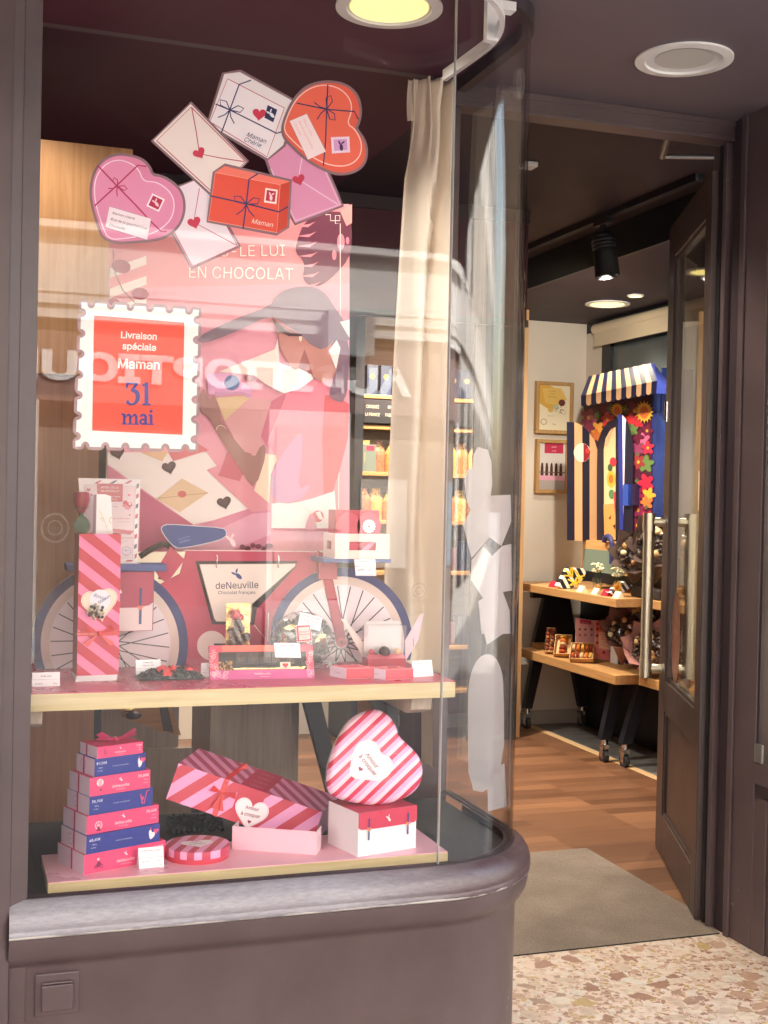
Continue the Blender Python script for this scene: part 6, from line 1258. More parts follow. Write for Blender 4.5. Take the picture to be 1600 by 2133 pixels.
def sweetbag(x, y, z, k, lab, grp='bags of sweets on the back shelves', s=1.0):
    e = thing('sweet_bag', lab, 'sweet bag', (x, y, z), grp); c = V((x, y, z)); g = G()
    w_, d_, h_ = .040*s, .026*s, .13*s
    def fn(u, v):
        a_ = u*2*math.pi; t = v; ww = (1-.05*math.sin(a_*5+k)) * (1 if t < .6 else 1-(t-.6)/.4*.72)*(.9+.1*math.sin(min(1, t*3)*1.5)) if t < .92 else .55
        return c+V((w_*ww*math.cos(a_), d_*ww*math.sin(a_), h_*t))
    g.grid(fn, 14, 10, BAGM[k % 4]); g.build('bag', e, smooth='all'); g = G(); g.lathe(c+V((0, 0, h_*.80)), [(w_*.42, 0), (w_*.42, .008)], GOLD, 10); g.build('tie', e)
for k, z_ in enumerate((zs_[4], .55)):
    for j in range(5):
        x_ = 2.62+.082*j
        if x_ > XE-.04: break
        g = G(); hh = (.15, .13, .17, .12, .16)[j]; g.bx(x_-.035, x_+.035, YSH+.04, YSH+.11, z_+.0005, z_+hh, paint('dark box %d' % (j % 3), ((.03, .02, .03), (.10, .02, .04), (.02, .03, .07))[j % 3], .35)); tag(g.build('gift_carton', bevel=.002), '%s carton, %s on the %s back shelf' % (('dark plum', 'crimson', 'navy')[j % 3], ('first in its row', 'second in its row', 'third in its row', 'fourth in its row', 'last in its row')[j], ('waist high', 'knee high')[k]), 'box', 'cartons on the back shelves')
words = ['gold', 'orange', 'amber', 'brown']
for sh_, z_ in ((2, zs_[2]), (3, zs_[3])):
    n_ = 0
    for j in range(9):
        x_ = Yp(766 if sh_ == 2 else 756, 950, YSH).x+.085*j+(.02 if sh_ == 3 else 0)
        if x_ > XE-.05: break
        sweetbag(x_, YSH+.05+.03*(j % 2), z_+.0005, j+sh_, '%s bag of sweets %s, %s back shelf' % (words[(j+sh_) % 4], ('next to the dark upright', 'second from the dark upright', 'third from the dark upright', 'fourth from the dark upright', 'hidden behind the curtain', 'sixth from the dark upright', 'seventh from the dark upright', 'eighth from the dark upright', 'beside the end panel')[j], 'upper' if sh_ == 2 else 'lower'), s=1.35)
g = G(); q0_, q1_ = Yp(752, 925, YSH+.02), Yp(782, 978, YSH+.02); g.bx(q0_.x, q1_.x, YSH+.015, YSH+.02, zs_[2]+.0005, q0_.z, '#6f7a70'); a = Art(g, lambda x, z: V((x, YSH+.015, z)), (0, -1, 0), ydown=False); a.poly([(q0_.x+.03, q0_.z-.035), (q1_.x-.01, q0_.z-.035), (q1_.x-.01, q0_.z-.008), (q0_.x+.03, q0_.z-.008)], '#c02848'); tag(g.build('shelf_poster'), 'small picture card with a red corner on the back shelf', 'card')
for j in range(8):
    x_ = Yp(775, 780, YSH+.06).x+.082*j
    if x_ > XE-.05: break
    e = thing('tea_tin', 'tall navy tin with a gold disc, %s on the top back shelf' % ('first', 'second', 'third', 'fourth', 'fifth', 'sixth', 'seventh', 'eighth')[j], 'tin', (x_, YSH+.08, zs_[0]), 'navy tins on the top back shelf')
    g = G(); g.bx(x_-.033, x_+.033, YSH+.05, YSH+.12, zs_[0]+.0005, zs_[0]+.17, paint('tin navy', (.018, .03, .07), .25)); g.build('body', e, bevel=.002); g = G(); a = Art(g, lambda x, z: V((x, YSH+.05, z)), (0, -1, 0), ydown=False); a.disc(x_, zs_[0]+.105, .016, '#a08a4a'); g.build('disc', e)
# framed pictures
def frame(px0, py0, px1, py1, lab, fn):
    y = 6.965; A_, B_ = Yp(px0, py0, y), Yp(px1, py1, y); x0, x1, z1, z0 = A_.x, B_.x, A_.z, B_.z; e = thing('picture_frame', lab, 'picture', ((x0+x1)/2, y, z0), 'framed pictures on the back wall')
    w_ = .022; g = G(); fm = wood('frame oak', '#c9a26c', '#ac8450', 'z')
    for a0, a1, b0, b1 in ((x0, x1, z0, z0+w_), (x0, x1, z1-w_, z1), (x0, x0+w_, z0+w_, z1-w_), (x1-w_, x1, z0+w_, z1-w_)): g.bx(a0, a1, y, 6.999, b0, b1, fm)
    g.build('frame', e, bevel=.001); g = G(); g.bx(x0+w_, x1-w_, y+.012, y+.014, z0+w_, z1-w_, '#efe2c4'); a = Art(g, lambda u, v: V((x0+w_+(x1-x0-2*w_)*u, y+.012, z1-w_-(z1-z0-2*w_)*v)), (0, -1, 0)); fn(a); g.build('print', e)
def p1(a):
    a.poly([(0, 0), (.3, 0), (.75, .12), (.55, .5), (.35, .55), (.1, .45), (0, .4)], '#dcae50'); a.poly([(.1, .08), (.7, .05), (.9, .3), (.6, .45), (.2, .4)], '#e6c06a'); a.up()
    for t, y_ in (('Nos parfums', .14), ('de saison', .2), ('praliné noisette', .27)): a.text(t, .42, y_, .045, '#7a5a28', sx=1.2)
    a.disc(.74, .38, .11, '#6b3a34', ry=.075); a.disc(.55, .48, .09, '#b9c0a8', ry=.06); a.disc(.38, .55, .09, '#e0b45a', ry=.05)
    for k in range(40): a.disc(.7+.24*math.sin(k*2.1)*((k % 7)/7), .55+.13*math.cos(k*1.7)*((k % 5)/5), .012, '#5a3a24', ry=.008, n=6)
    a.text('chocolats de France', .4, .69, .035, '#7a5a28'); a.ring(.16, .82, .1, .015, '#6a5a40', ry=.065); a.stroke([(.45, .86), (.55, .87)], .01, '#6a5a40')
def p2(a):
    a.poly([(0, 0), (1, 0), (1, 1), (0, 1)], '#d9d2ce'); a.up(); a.poly([(.2, .0), (.92, .0), (.92, .22), (.2, .22)], '#c23a58'); a.up(); a.text('GLACES', .56, .10, .07, '#f4dbe0'); a.text('artisanales', .56, .18, .05, '#f4dbe0'); a.poly([(0, .7), (1, .7), (1, .8), (0, .8)], '#e6a9bd'); a.poly([(0, .8), (1, .8), (1, 1), (0, 1)], '#b3a9a6')
    for k in range(5): x = .12+k*.18; a.poly([(x-.06, .7), (x-.05, .5), (x, .42), (x+.05, .5), (x+.06, .7)], '#5a3a34'); a.disc(x, .46, .04, '#4a2c28', ry=.03)
    a.stroke([(0, .63), (1, .63)], .02, '#7d5a52')
frame(1119, 793, 1194, 905, 'oak framed picture of yellow ice cream flavours, upper of the pair on the back wall', p1)
frame(1119, 914, 1184, 1028, 'oak framed picture with a crimson heading, lower of the pair on the back wall', p2)
# ---------------------------------------------------------------- cardboard kiosk
XK = 3.47; KP = lambda x, y: Xp(*cT(x, y), XK)
ks = thing('kiosk_display', 'tall navy cardboard kiosk with striped awning, flower print and striped shutters', 'cardboard display', KP(600, 1960))
NVY, BEI = '#1c1d30', '#cfa478'
front = [(388, 420), (1108, 380), (1112, 1900), (560, 1960), (388, 1960)]
yR, yL = KP(1108, 600).y, KP(388, 600).y
zb_, zt_ = KP(600, 1960).z, KP(1108, 300).z
g = G(); g.bx(XK+.002, XK+.22, yR, yL, zb_, zt_, '#262c58', {2: '#34478a'}); g.build('cabinet', ks)
g = G(); g.bx(XK+.05, XK+.24, yR-.012, yR-.0005, zb_, KP(1108, 130).z, '#263468'); g.bx(XK+.002, XK+.12, yR-.05, yR-.0125, zb_, KP(1108, 600).z, paint('kiosk blue', '#2a3a76', .4)); g.build('side_board', ks)
g = G(); a = Art(g, KP, (-1, 0, 0), step=.0006); a.poly(front, '#4a1c30'); a.up()
flw = [(440, 660, 75, '#8c2f3e'), (480, 700, 50, '#a85068'), (610, 590, 70, '#6e1f36'), (640, 680, 60, '#c8343c'), (540, 780, 60, '#d9953c'), (520, 850, 50, '#c46a34'), (930, 590, 85, '#7a2036'), (880, 690, 60, '#cc2f36'), (960, 710, 55, '#c02c3c'), (1060, 800, 55, '#6a1f3c'), (1020, 900, 60, '#d5628c'), (960, 860, 60, '#5e1d34'), (1070, 980, 55, '#cf2f46'), (960, 1000, 60, '#86365a'), (1050, 1150, 70, '#5f7a44'), (970, 1130, 60, '#8c3434'), (960, 1280, 60, '#4a1830'), (1050, 1350, 70, '#cf2540'), (1080, 1480, 60, '#e2a23c'), (1060, 1560, 55, '#e2703a'), (960, 1480, 60, '#7c2040'), (970, 1640, 60, '#6a2044'), (1060, 1720, 65, '#9c1f3a'), (1040, 1840, 60, '#e0643c'), (960, 1800, 60, '#5a1c34'), (540, 640, 35, '#5a6f40'), (690, 560, 40, '#5a6f40'), (830, 570, 35, '#5a6f40'), (920, 790, 45, '#5f7a44'), (440, 760, 60, '#7c2c48')]
for i, (x, y, r_, c_) in enumerate(flw):
    for k in range(5): t = k*1.257+i*.7; a.disc(x+r_*.55*math.cos(t), y+r_*.65*math.sin(t), r_*.75, c_ if k % 2 else tuple(min(1, v*1.5+.01) for v in lin(c_)) and c_, ry=r_*.42, rot=t, n=14)
    if i % 3 == 0: a.disc(x, y, r_*.25, '#d9a03a', ry=r_*.3, n=10)
    elif i % 3 == 1: a.poly([(x-r_*.5, y+r_*.9), (x-r_*.1, y+r_*.3), (x+r_*.3, y+r_*.9), (x, y+r_*1.3)], '#4f6038')
a.up()
for x, y, r_ in ((750, 580, 75), (1040, 600, 110)):
    for k in range(16): t = k*.3927; a.poly([(x+r_*.5*math.cos(t-.25), y+r_*.6*math.sin(t-.25)), (x+r_*.95*math.cos(t), y+r_*1.15*math.sin(t)), (x+r_*.5*math.cos(t+.25), y+r_*.6*math.sin(t+.25))], '#e8b13c')
    a.disc(x, y, r_*.7, '#e8b13c', ry=r_*.85); a.up(); a.disc(x, y+8, r_*.42, '#d9713a', ry=r_*.6)
g.build('flower_front', ks)
g = G(); a = Art(g, KP, (-1, 0, 0), lift=.012, step=.001)
arch = [(545, 1960), (545, 1000), (560, 900), (600, 790), (660, 710), (730, 670), (800, 665), (850, 700), (895, 790), (925, 900), (930, 1000), (930, 1900), (640, 1960)]
a.poly(arch, '#1c1a2c'); a.up(); inner = [(625, 1950), (620, 1000), (640, 880), (690, 790), (745, 760), (745, 1950)]; a.poly(inner, '#d9b98c'); a.up(); a.poly([(620, 1580), (745, 1570), (745, 1950), (628, 1950)], '#d59252'); a.poly([(690, 1700), (700, 1690), (695, 1740), (672, 1730)], '#4a241c'); a.poly([(715, 1800), (745, 1790), (740, 1850)], '#4a241c')
a.text('À CUEILLIR', 690, 870, 50, '#b0584c', .35, -.95); a.disc(720, 1130, 36, '#c23040', ry=50); a.disc(700, 1310, 46, '#e0a23a', ry=90); a.up(); a.disc(700, 1310, 24, '#c8642e', ry=48); a.disc(690, 1190, 26, '#3f5a34', ry=40); a.disc(705, 1470, 30, '#4f7a50', ry=50); a.poly([(725, 1450), (745, 1440), (745, 1700), (735, 1600)], '#c23a48'); g.build('arched_opening', ks)
# awning: sloped part then scalloped valance
pa = [KP(*p) for p in ((440, 222), (1090, 84))]; yA, yB_ = KP(358, 430).y+.0, KP(1155, 270).y
xo = XK-.13; zA = KP(440, 222).z; 
T0, T1 = KP(440, 222), KP(1090, 84); 
def awn(t, s):       # t along left->right, s 0 top,1 fold,2 bottom
    top = T0.lerp(T1, t); lo_ = Xp(*cT(358+(1158-358)*t, 430-(430-270)*t), xo); bo = Xp(*cT(358+(1150-358)*t, 545-(545-405)*t), xo)
    return top.lerp(lo_, s) if s <= 1 else lo_.lerp(bo, s-1)
g = G(); nS = 15
for i in range(nS):
    c_ = '#141836' if i % 2 == 0 else '#b8926c'; t0, t1 = i/nS, (i+1)/nS
    g.prism([awn(t0, 0), awn(t1, 0), awn(t1, 1), awn(t0, 1)], (.006, 0, 0), c_)
    dn = (awn(t0, 2)-awn(t0, 1)); w_ = awn(t1, 1)-awn(t0, 1)
    sc_ = [awn(t0, 1), awn(t1, 1)]+[awn(t0, 1)+w_*(.5+.5*math.cos(q))+dn*(.72+.28*math.sin(q)) for q in [math.pi*k/8 for k in range(9)]]
    g.prism(sc_, (.006, 0, 0), c_); 
    if i % 2: g.prism([awn(t0, 1)+V((.0065, 0, 0)), awn(t1, 1)+V((.0065, 0, 0)), awn(t1, 2)+V((.0065, 0, 0)), awn(t0, 2)+V((.0065, 0, 0))], (.003, 0, 0), '#262c5c')
g.build('awning', ks); g = G(); g.prism([T1, T1+V((.02, -.002, 0)), awn(1, 2)+V((.12, -.002, 0)), awn(1, 2)+V((0, -.002, 0)), awn(1, 1)+V((0, -.002, 0))], (0, -.003, 0), '#28347a'); g.build('awning_end', ks)
# shutters: left one opened flat towards us, right one standing nearly edge-on
yS = KP(545, 1200).y
def shutter(fm, n, pts, bands, name, disc=None):
    g = G(); P_ = [V(fm(*p)) for p in pts]; g.prism(P_, -V(n)*.006, NVY)
    a = Art(g, fm, n, lift=.0005)
    for pp, c_ in bands: a.poly(pp, c_)
    if disc: a.up(); disc(a)
    return g.build(name, ks)
SPf = lambda x, y: Yp(*cT(x, y), yS)
shutter(SPf, (0, -1, 0), [(212, 705), (290, 708), (370, 745), (448, 820), (500, 900), (530, 1000), (533, 1968), (215, 1958)], [([(287, 708), (330, 722), (370, 745), (372, 1964), (290, 1962)], BEI), ([(448, 822), (500, 900), (530, 1000), (533, 1968), (448, 1966)], BEI)], 'left_shutter' if False else 'shutter', lambda a: (a.disc(368, 1030, 88, '#dcd8c0', ry=100), a.up(), a.poly([(382, 932), (420, 950), (455, 1020), (448, 1070), (420, 1110), (382, 1128)], '#8c1f30'), a.disc(425, 1010, 22, '#c23a3a', ry=30)))
yT = KP(745, 1200).y; dsh = V((-.5, -.80, 0)).normalized()
pS = KP(850, 1300); 
SRf = lambda x, y: PL(*cT(x, y), pS, V((-.80, -.6, 0)).normalized())
shutter(SRf, V((-.80, -.6, 0)), [(748, 618), (795, 632), (835, 680), (862, 720), (885, 780), (887, 1880), (765, 2010)], [([(795, 632), (835, 680), (848, 1905), (808, 1950)], '#efe6ea'), ([(748, 618), (795, 632), (808, 1950), (768, 2005)], '#2c3480')], 'shutter')
g = G(); q = KP(890, 1490); g.box(KP(850, 1590)+V((-.03, 0, 0)), (0, -.055, 0), (.03, 0, 0), (0, 0, .115), '#2f4a9c'); g.box(KP(935, 1590)+V((-.03, -.0, 0)), (0, -.04, 0), (.03, 0, 0), (0, 0, .115), '#241a3c'); g.build('latch_box', ks)
# wooden riser below with two navy hooks
g = G(); g.bx(XK-.07, XK+.24, yR+.1, yS+.04, 1.0, zb_-.001, wood('riser', '#d2a06a', '#b98650', 'y')); g.bx(XK-.071, XK-.0701, yR+.12, yS+.02, 1.0, zb_-.05, '#6f7f72'); tag(g.build('kiosk_plinth'), 'light wooden plinth under the cardboard kiosk', 'plinth')
for px_, py_, r_ in ((640, 1990, 95), (775, 2010, 60)):
    g = G(); xx = XK-.085; c_ = Xp(*cT(px_, py_+20), xx); rr_ = r_/5.08*6.3/2600
    g.tube([c_+V((0, rr_*math.cos(t), rr_*1.1*math.sin(t))) for t in [R(20+8.9*k) for k in range(18)]]+[c_+V((0, -rr_, -.10))], .014, paint('navy card', '#2c3060', .5), 8); tag(g.build('navy_hook', smooth=True), 'navy cardboard hook curling up in front of the kiosk, %s' % ('the larger one on the left' if px_ < 700 else 'the smaller one on the right'), 'hook')
# ---------------------------------------------------------------- stepped tables on castors
def caster(e, c, back=0):
    c = V(c); g = G(); g.lathe(c+V((-.013, 0, .034)), [(0, 0), (.034, 0), (.036, .004), (.036, .022), (.034, .026), (0, .026)], RUBB, 24, axis=(1, 0, 0)); w_ = g.build('castor', e, smooth=True)
    g = G(); g.lathe(c+V((-.0145, 0, .034)), [(0, 0), (.017, 0), (.017, .029), (0, .029)], GREYM, 16, axis=(1, 0, 0)); g.bx(c.x-.018, c.x-.0148, c.y-.016, c.y+.016, .03, .095, CHROME); g.bx(c.x+.0148, c.x+.018, c.y-.016, c.y+.016, .03, .095, CHROME); g.bx(c.x-.022, c.x+.022, c.y-.022, c.y+.022, .0951, .10, CHROME); g.tube([c+V((0, 0, .10)), c+V((0, 0, .125))], .018, CHROME, 12); g.prism([c+V((-.02, -.015, .09)), c+V((-.05, -.03, .10)), c+V((-.05, -.02, .095)), c+V((-.02, .005, .085))], (0, 0, .004), CHROME); g.build('fork', w_, smooth=True)
TOP = wood('table top oak', '#c89b68', '#ad7f4c', 'y', .45); LEGN = paint('leg navy', (.011, .012, .018), .45)
def table(x0, y0, y1, zu, zl, xu, lab, legs):
    e = thing('stepped_table', lab, 'table', (x0+.2, (y0+y1)/2, 0), 'stepped tables on castors')
    g = G(); g.bx(xu, 3.719, y0, y1, zu-.045, zu, TOP); g.build('upper_top', e, bevel=.003)
    g = G(); g.bx(x0, 3.70, y0+.05, y1-.03, zl-.05, zl, TOP); g.build('lower_top', e, bevel=.003)
    for (ly, xl0, xl1) in legs:
        g = G(); g.prism([(xl0+.06, ly, zu-.1), (xl1-.08, ly, zu-.1), (xl1-.02, ly, zl), (xl0-.01, ly, zl)], (0, .04, 0), LEGN); g.bx(xl0-.02, xl1+.02, ly-.001, ly+.041, zu-.10, zu-.0455, LEGN); g.build('riser_panel', e, bevel=.002)
        g = G(); g.prism([(xl0, ly, zl-.0505), (xl0+.07, ly, zl-.0505), (xl0-.005, ly, .125), (xl0-.055, ly, .125)], (0, .045, 0), LEGN); g.build('leg', e, bevel=.002)
        g = G(); g.prism([(xl1-.07, ly, zl-.0505), (xl1, ly, zl-.0505), (xl1+.055, ly, .125), (xl1+.005, ly, .125)], (0, .045, 0), LEGN); g.build('leg', e, bevel=.002)
        caster(e, (xl0-.03, ly+.02, 0)); caster(e, (xl1+.03, ly+.02, 0))
    return e
ZU, ZL = .90, .50
table(3.235, 5.64, 6.90, ZU, ZL, 3.20, 'stepped navy and oak table by the back wall, holding macarons and small gifts', [(6.87, 3.345, 3.66)])
for pxc, dlt in (((1263, 1591), 0), ((1305, 1600), 1)): pass
table(3.36, 4.50, 5.70, ZU, ZL, 3.36, 'stepped navy and oak table nearer the door, holding wrapped chocolate bouquets', [])
tb2 = bpy.data.objects['stepped_table.001'] if 'stepped_table.001' in bpy.data.objects else None
for e_, (px_, py_), (tx, ty) in ((bpy.data.objects['stepped_table'], (1262, 1590), (1292, 1402)), (tb2, (1305, 1601), (1345, 1405))):
    c_ = Zp(px_, py_, 0); zl0 = ZL-.0505; t_ = Zp(tx, ty, zl0); t_ = V((max(t_.x, c_.x+.03), c_.y, zl0)); t_.x = Yp(tx, ty, c_.y).x
    g = G(); g.prism([t_+V((-.035, 0, 0)), t_+V((.04, 0, 0)), c_+V((.03, 0, .125)), c_+V((-.03, 0, .125))], (0, .045, 0), LEGN); g.build('leg', e_, bevel=.002); caster(e_, c_+V((0, .02, 0)))
# goods on the upper tier
def sp_(px, py, z=ZU): return Zp(px, py, z)
o = V((3.28, Xp(1190, 1208, 3.28).y, ZU)); PO = [Yp(*cS(*p), o.y) for p in ((390, 560), (500, 375), (640, 385), (670, 420), (640, 500), (540, 575), (440, 585))]; dzp = ZU+.001-min(p.z for p in PO); PO = [p+V((0, 0, dzp)) for p in PO]; e = thing('striped_pouch', 'navy and white striped gift pouch with yellow ribbon curls on the upper table', 'gift', o)
g = G(); g.prism(PO, (0, .05, 0), stripes('pouch stripes', '#1c1c2a', '#e8e0d0', (.85, 0, .5), .042, .55)); g.build('pouch', e, bevel=.004)
YEL = paint('yellow ribbon', '#e8c23a', .35); g = G()
for k in range(12):
    q = Yp(*cS(rnd.uniform(450, 610), rnd.uniform(400, 540)), o.y-.004)+V((0, 0, dzp)); t = rnd.uniform(0, 6); d_ = V((math.cos(t), -.15, math.sin(t)))*.028; w_ = V((-math.sin(t), 0, math.cos(t)))*.004; g.prism([q-d_-w_, q+d_-w_, q+d_+w_, q-d_+w_], (0, -.0015, 0), YEL)
g.build('ribbon_curls', e)
for px_, col, lab in ((1158, '#c8283c', 'crimson tent card at the left of the upper table'), (1216, '#e8dcc0', 'cream tent card in front of the glass of flowers'), (1246, '#e8dcc0', 'cream tent card in the middle of the upper table'), (1266, '#c8283c', 'crimson tent card in front of the sunflower box'), (1290, '#e8dcc0', 'cream tent card at the right of the upper table')):
    q = V((3.225, sp_(px_, 1222+(px_-1158)*.17).y, ZU)); g = G(); g.prism([q, q+V((.02, 0, .034)), q+V((.04, 0, 0))], (0, -.06, 0), col); tag(g.build('tent_card'), lab, 'price card', 'tent cards on the upper table')
def flowers(px, py, h, lab, jar=True):
    c_ = V((3.31, Xp(px, py, 3.31).y, ZU)); e = thing('flower_glass', lab, 'flowers', c_); k0 = int(px)
    g = G(); g.lathe(c_, [(.024, 0), (.027, .08), (.0265, .08), (.0235, .002)], CELLO, 20); g.build('glass', e, smooth=True)
    g = G(); 
    for k in range(26): t = k*2.4; r_ = .038*((k % 9)/9)**.5; q = c_+V((r_*math.cos(t), r_*math.sin(t), h+.022*math.sin(k*1.9))); g.blob(q, .010, ['#f0ead0', '#e6e0b8', '#dfe2c0'][k % 3], k, .45, 1, (1, 1, .55))
    g.build('blossoms', e, smooth='all'); g = G()
    for k in range(7): g.tube([c_+V((0, 0, .01)), c_+V((.02*math.cos(k), .02*math.sin(k), h-.01))], .0018, GRN, 5)
    g.blob(c_+V((0, 0, .03)), .017, '#b98a4a', 3, .3); g.build('stems', e)
flowers(1245, 1205, .135, 'glass of small white flowers between the tent cards'); flowers(1288, 1195, .125, 'bunch of small white flowers behind the sunflower box')
q = V((3.27, Xp(1283, 1212, 3.27).y, 0)); dzs = ZU+.001-Yp(*cS(985, 650), q.y).z; e = thing('sunflower_box', 'navy striped box with a yellow sunflower on the upper table', 'gift', V((3.27, q.y, ZU))); yq = V((3.29, q.y, ZU)); 
PSU = lambda x, y: Yp(*cS(x, y), q.y)+V((0, 0, dzs))
g = G(); g.prism([PSU(*p) for p in ((890, 620), (1040, 500), (1125, 545), (985, 650))], (0, .05, 0), stripes('sun stripes', '#20274c', '#e8e4e0', (.75, 0, .6), .030, .55)); g.build('box', e, bevel=.003)
g = G(); fc = PSU(965, 555)+V((0, -.004, 0))
for k in range(16): t = k*.3927; g.prism([fc+V((.012*math.cos(t-.3), 0, .012*math.sin(t-.3))), fc+V((.034*math.cos(t), -.004, .034*math.sin(t))), fc+V((.012*math.cos(t+.3), 0, .012*math.sin(t+.3)))], (0, -.002, 0), '#f0bb28')
g.blob(fc+V((0, -.003, 0)), .014, '#e08a2a', 4, .1, 2, (1, .4, 1)); g.build('sunflower', e)
def bouquet(px, py, X, z, r, lab, seed, wrap, ax=(-.55, -.70, .45)):
    c_ = Xp(px, py, X); g_ = random.Random(seed); e = thing('chocolate_bouquet', lab, 'chocolate bouquet', V((X, c_.y, z)), 'wrapped chocolate bouquets on the table')
    ax = (V(ax)+V((g_.uniform(-.15, .15), g_.uniform(-.1, .1), g_.uniform(-.1, .2)))).normalized(); a1 = ax.cross(V((0, 0, 1))).normalized(); a2 = a1.cross(ax)
    c_ = c_-ax*r*.3
    def ring_(rad, h, wob=0): return [c_+ax*h+(a1*math.cos(t)+a2*math.sin(t))*rad*(1+wob*g_.uniform(-1, 1)) for t in [2*math.pi*k/14 for k in range(14)]]
    g = G(); foot = V((X+.03, c_.y+.05, z)); R0 = [foot.lerp(p, .12) for p in ring_(r, 0)]; R1 = ring_(r*.98, -r*.1); R2 = ring_(r*1.22, r*.35, .16)
    n_ = 14; vs = R0+R1+R2; g.add(vs, [(q*n_+k, q*n_+(k+1) % n_, (q+1)*n_+(k+1) % n_, (q+1)*n_+k) for q in range(2) for k in range(n_)], wrap)
    for k in range(7):
        t = k*.9+g_.uniform(-.2, .2); d = a1*math.cos(t)+a2*math.sin(t); w_ = -a1*math.sin(t)+a2*math.cos(t); p = c_+d*r*.9
        g.add([p-w_*r*.45, p+w_*r*.45, p+w_*r*.25+d*r*.35+ax*r*.5, p+d*r*.55+ax*r*.75, p-w_*r*.3+d*r*.3+ax*r*.45], [(0, 1, 2), (0, 2, 3), (0, 3, 4)], wrap)
    g.build('wrapping', e); g = G()
    for k in range(70):
        t, v = g_.uniform(0, 6.28), g_.random(); rr_ = r*.95*math.sqrt(v); g.blob(c_+(a1*math.cos(t)+a2*math.sin(t))*rr_+ax*r*(.42*(1-v)+g_.uniform(-.1, .12)), r*g_.uniform(.11, .20), CHOC, k+seed, .35, 1)
    g.build('chocolates', e, smooth='all'); g = G()
    for k in range(6):
        t, v = g_.uniform(0, 6.28), g_.uniform(.2, .9); rr_ = r*.9*math.sqrt(v); g.blob(c_+(a1*math.cos(t)+a2*math.sin(t))*rr_+ax*r*(.42*(1-v)+.14), r*.17, ['#d9b27a', '#c99a62', '#e6d2a8'][k % 3], k, .15, 2)
    g.build('truffles', e, smooth='all')
    g = G(); g.grid(lambda u, v: c_+(a1*math.cos(u*6.283)+a2*math.sin(u*6.283))*r*1.12*math.sin(v*1.5)*(1+.06*math.sin(u*44+v*9))+ax*r*(.75*math.cos(v*1.5)+.04*math.sin(u*31)), 28, 6, CELLO); g.build('cellophane', e, smooth='all')
PB1 = paint('brown wrap', '#7c5048', .45, bump=.3, bscale=25); PB2 = paint('grey brown wrap', '#5c4a44', .35, bump=.4, bscale=25); PB3 = paint('rose brown wrap', '#a0706a', .5, bump=.3, bscale=25)
bouquet(1325, 1150, 3.36, ZU+.06, .10, 'clear wrapped chocolate bouquet standing highest beside the kiosk', 3, PB2)
bouquet(1368, 1130, 3.40, ZU+.06, .11, 'dark chocolate bouquet half hidden by the door handle at the top', 9, PB2)
bouquet(1300, 1310, 3.40, ZL, .095, 'brown paper chocolate bouquet on the lower table beside the red leaflet', 14, PB1)
bouquet(1352, 1345, 3.38, ZL, .10, 'large brown paper chocolate bouquet lowest by the door handle', 21, PB3)
bouquet(1345, 1265, 3.52, ZL+.08, .09, 'tall brown paper cone bouquet behind the lower bouquets', 27, PB1)
bouquet(1450, 1130, 3.3, ZU+.06, .09, 'cellophane chocolate bouquet seen through the door glass above the striped box', 33, PB2)
bouquet(1440, 1370, 3.3, ZL, .09, 'cellophane chocolate bouquet seen through the door glass low down', 41, PB3)
q = Xp(1355, 1205, 3.40); g = G(); g.bx(3.365, 3.44, q.y-.14, q.y+.14, ZU+.0005, ZU+.055, paint('basket', (.03, .022, .02), .6, bump=.8, bscale=120)); tag(g.build('dark_basket', bevel=.01), 'low black basket under the upper chocolate bouquets', 'basket')
g = G(); c_ = Xp(1478, 1205, 3.30); g.bx(3.30, 3.45, c_.y-.10, c_.y+.10, ZU+.0005, ZU+.085, stripes('far stripes', '#d5404e', '#ef9a94', (0, .7, .7), .04, .5)); tag(g.build('striped_box'), 'coral striped box on the table seen through the door glass', 'gift box')
# lower tier: macaron boxes, leaflets
KR = paint('kraft card', '#c49a63', .6); MAC = ['#d8793a', '#c9a24a', '#b5532e', '#8a3a2a', '#d7b98a']
def macbox(px, py, lab, tilt, rows, clear=False):
    c_ = V((3.29, Xp(px, py, 3.29).y, ZL+.004)); e = thing('macaron_box', lab, 'macaron box', c_, 'boxes of macarons on the lower table')
    n_ = V((-.50, -.62, math.cos(tilt)*1.1)).normalized(); rt = V((.82, -.57, 0)); rt = (rt-n_*rt.dot(n_)).normalized(); up = n_.cross(rt); up = up if up.z > 0 else -up
    W2, H2, D2 = (.055, .15, .03) if clear else (.095 if rows == 1 else .13, .11 if rows == 2 else .13, .034)
    if not clear: rt2 = rt
    o = c_-rt*W2*.5; g = G(); t_ = .003
    g.box(o, rt*W2, up*H2, n_*t_, KR); wm = AC if clear else KR
    g.box(o, rt*t_, up*H2, n_*D2, wm); g.box(o+rt*(W2-t_), rt*t_, up*H2, n_*D2, wm); g.box(o+rt*t_, rt*(W2-2*t_), up*t_, n_*D2, KR); g.box(o+rt*t_+up*(H2-t_), rt*(W2-2*t_), up*t_, n_*D2, KR); g.build('box', e)
    dz = min(0, 0); g = G()
    cols = 2 if clear else rows
    for r_ in range(cols):
        for k in range(6 if clear else 5):
            if clear: p_ = o+rt*W2*(r_+.5)/cols+up*H2*(k+.6)/6.4+n_*.017; axm = up
            elif rows == 2: p_ = o+rt*W2*(k+.35)/5.2+up*H2*(r_+.5)/2+n_*.022; axm = rt
            else: p_ = o+rt*W2*.5+up*H2*(k+.5)/5.4+n_*.022; axm = up
            cl = MAC[(k+r_*2+int(px)) % 5] if not clear else ['#7a3426', '#8c4a30', '#5c2a20', '#a8683a', '#8a3a2a'][(k+r_) % 5]; rr_ = .012 if clear else .021
            g.lathe(p_, [(0, 0), (rr_*.85, .001), (rr_, .006), (rr_*.9, .008), (rr_, .011), (rr_*.85, .016), (0, .017)], cl, 14, axis=axm)
    g.build('macarons', e, smooth=True)
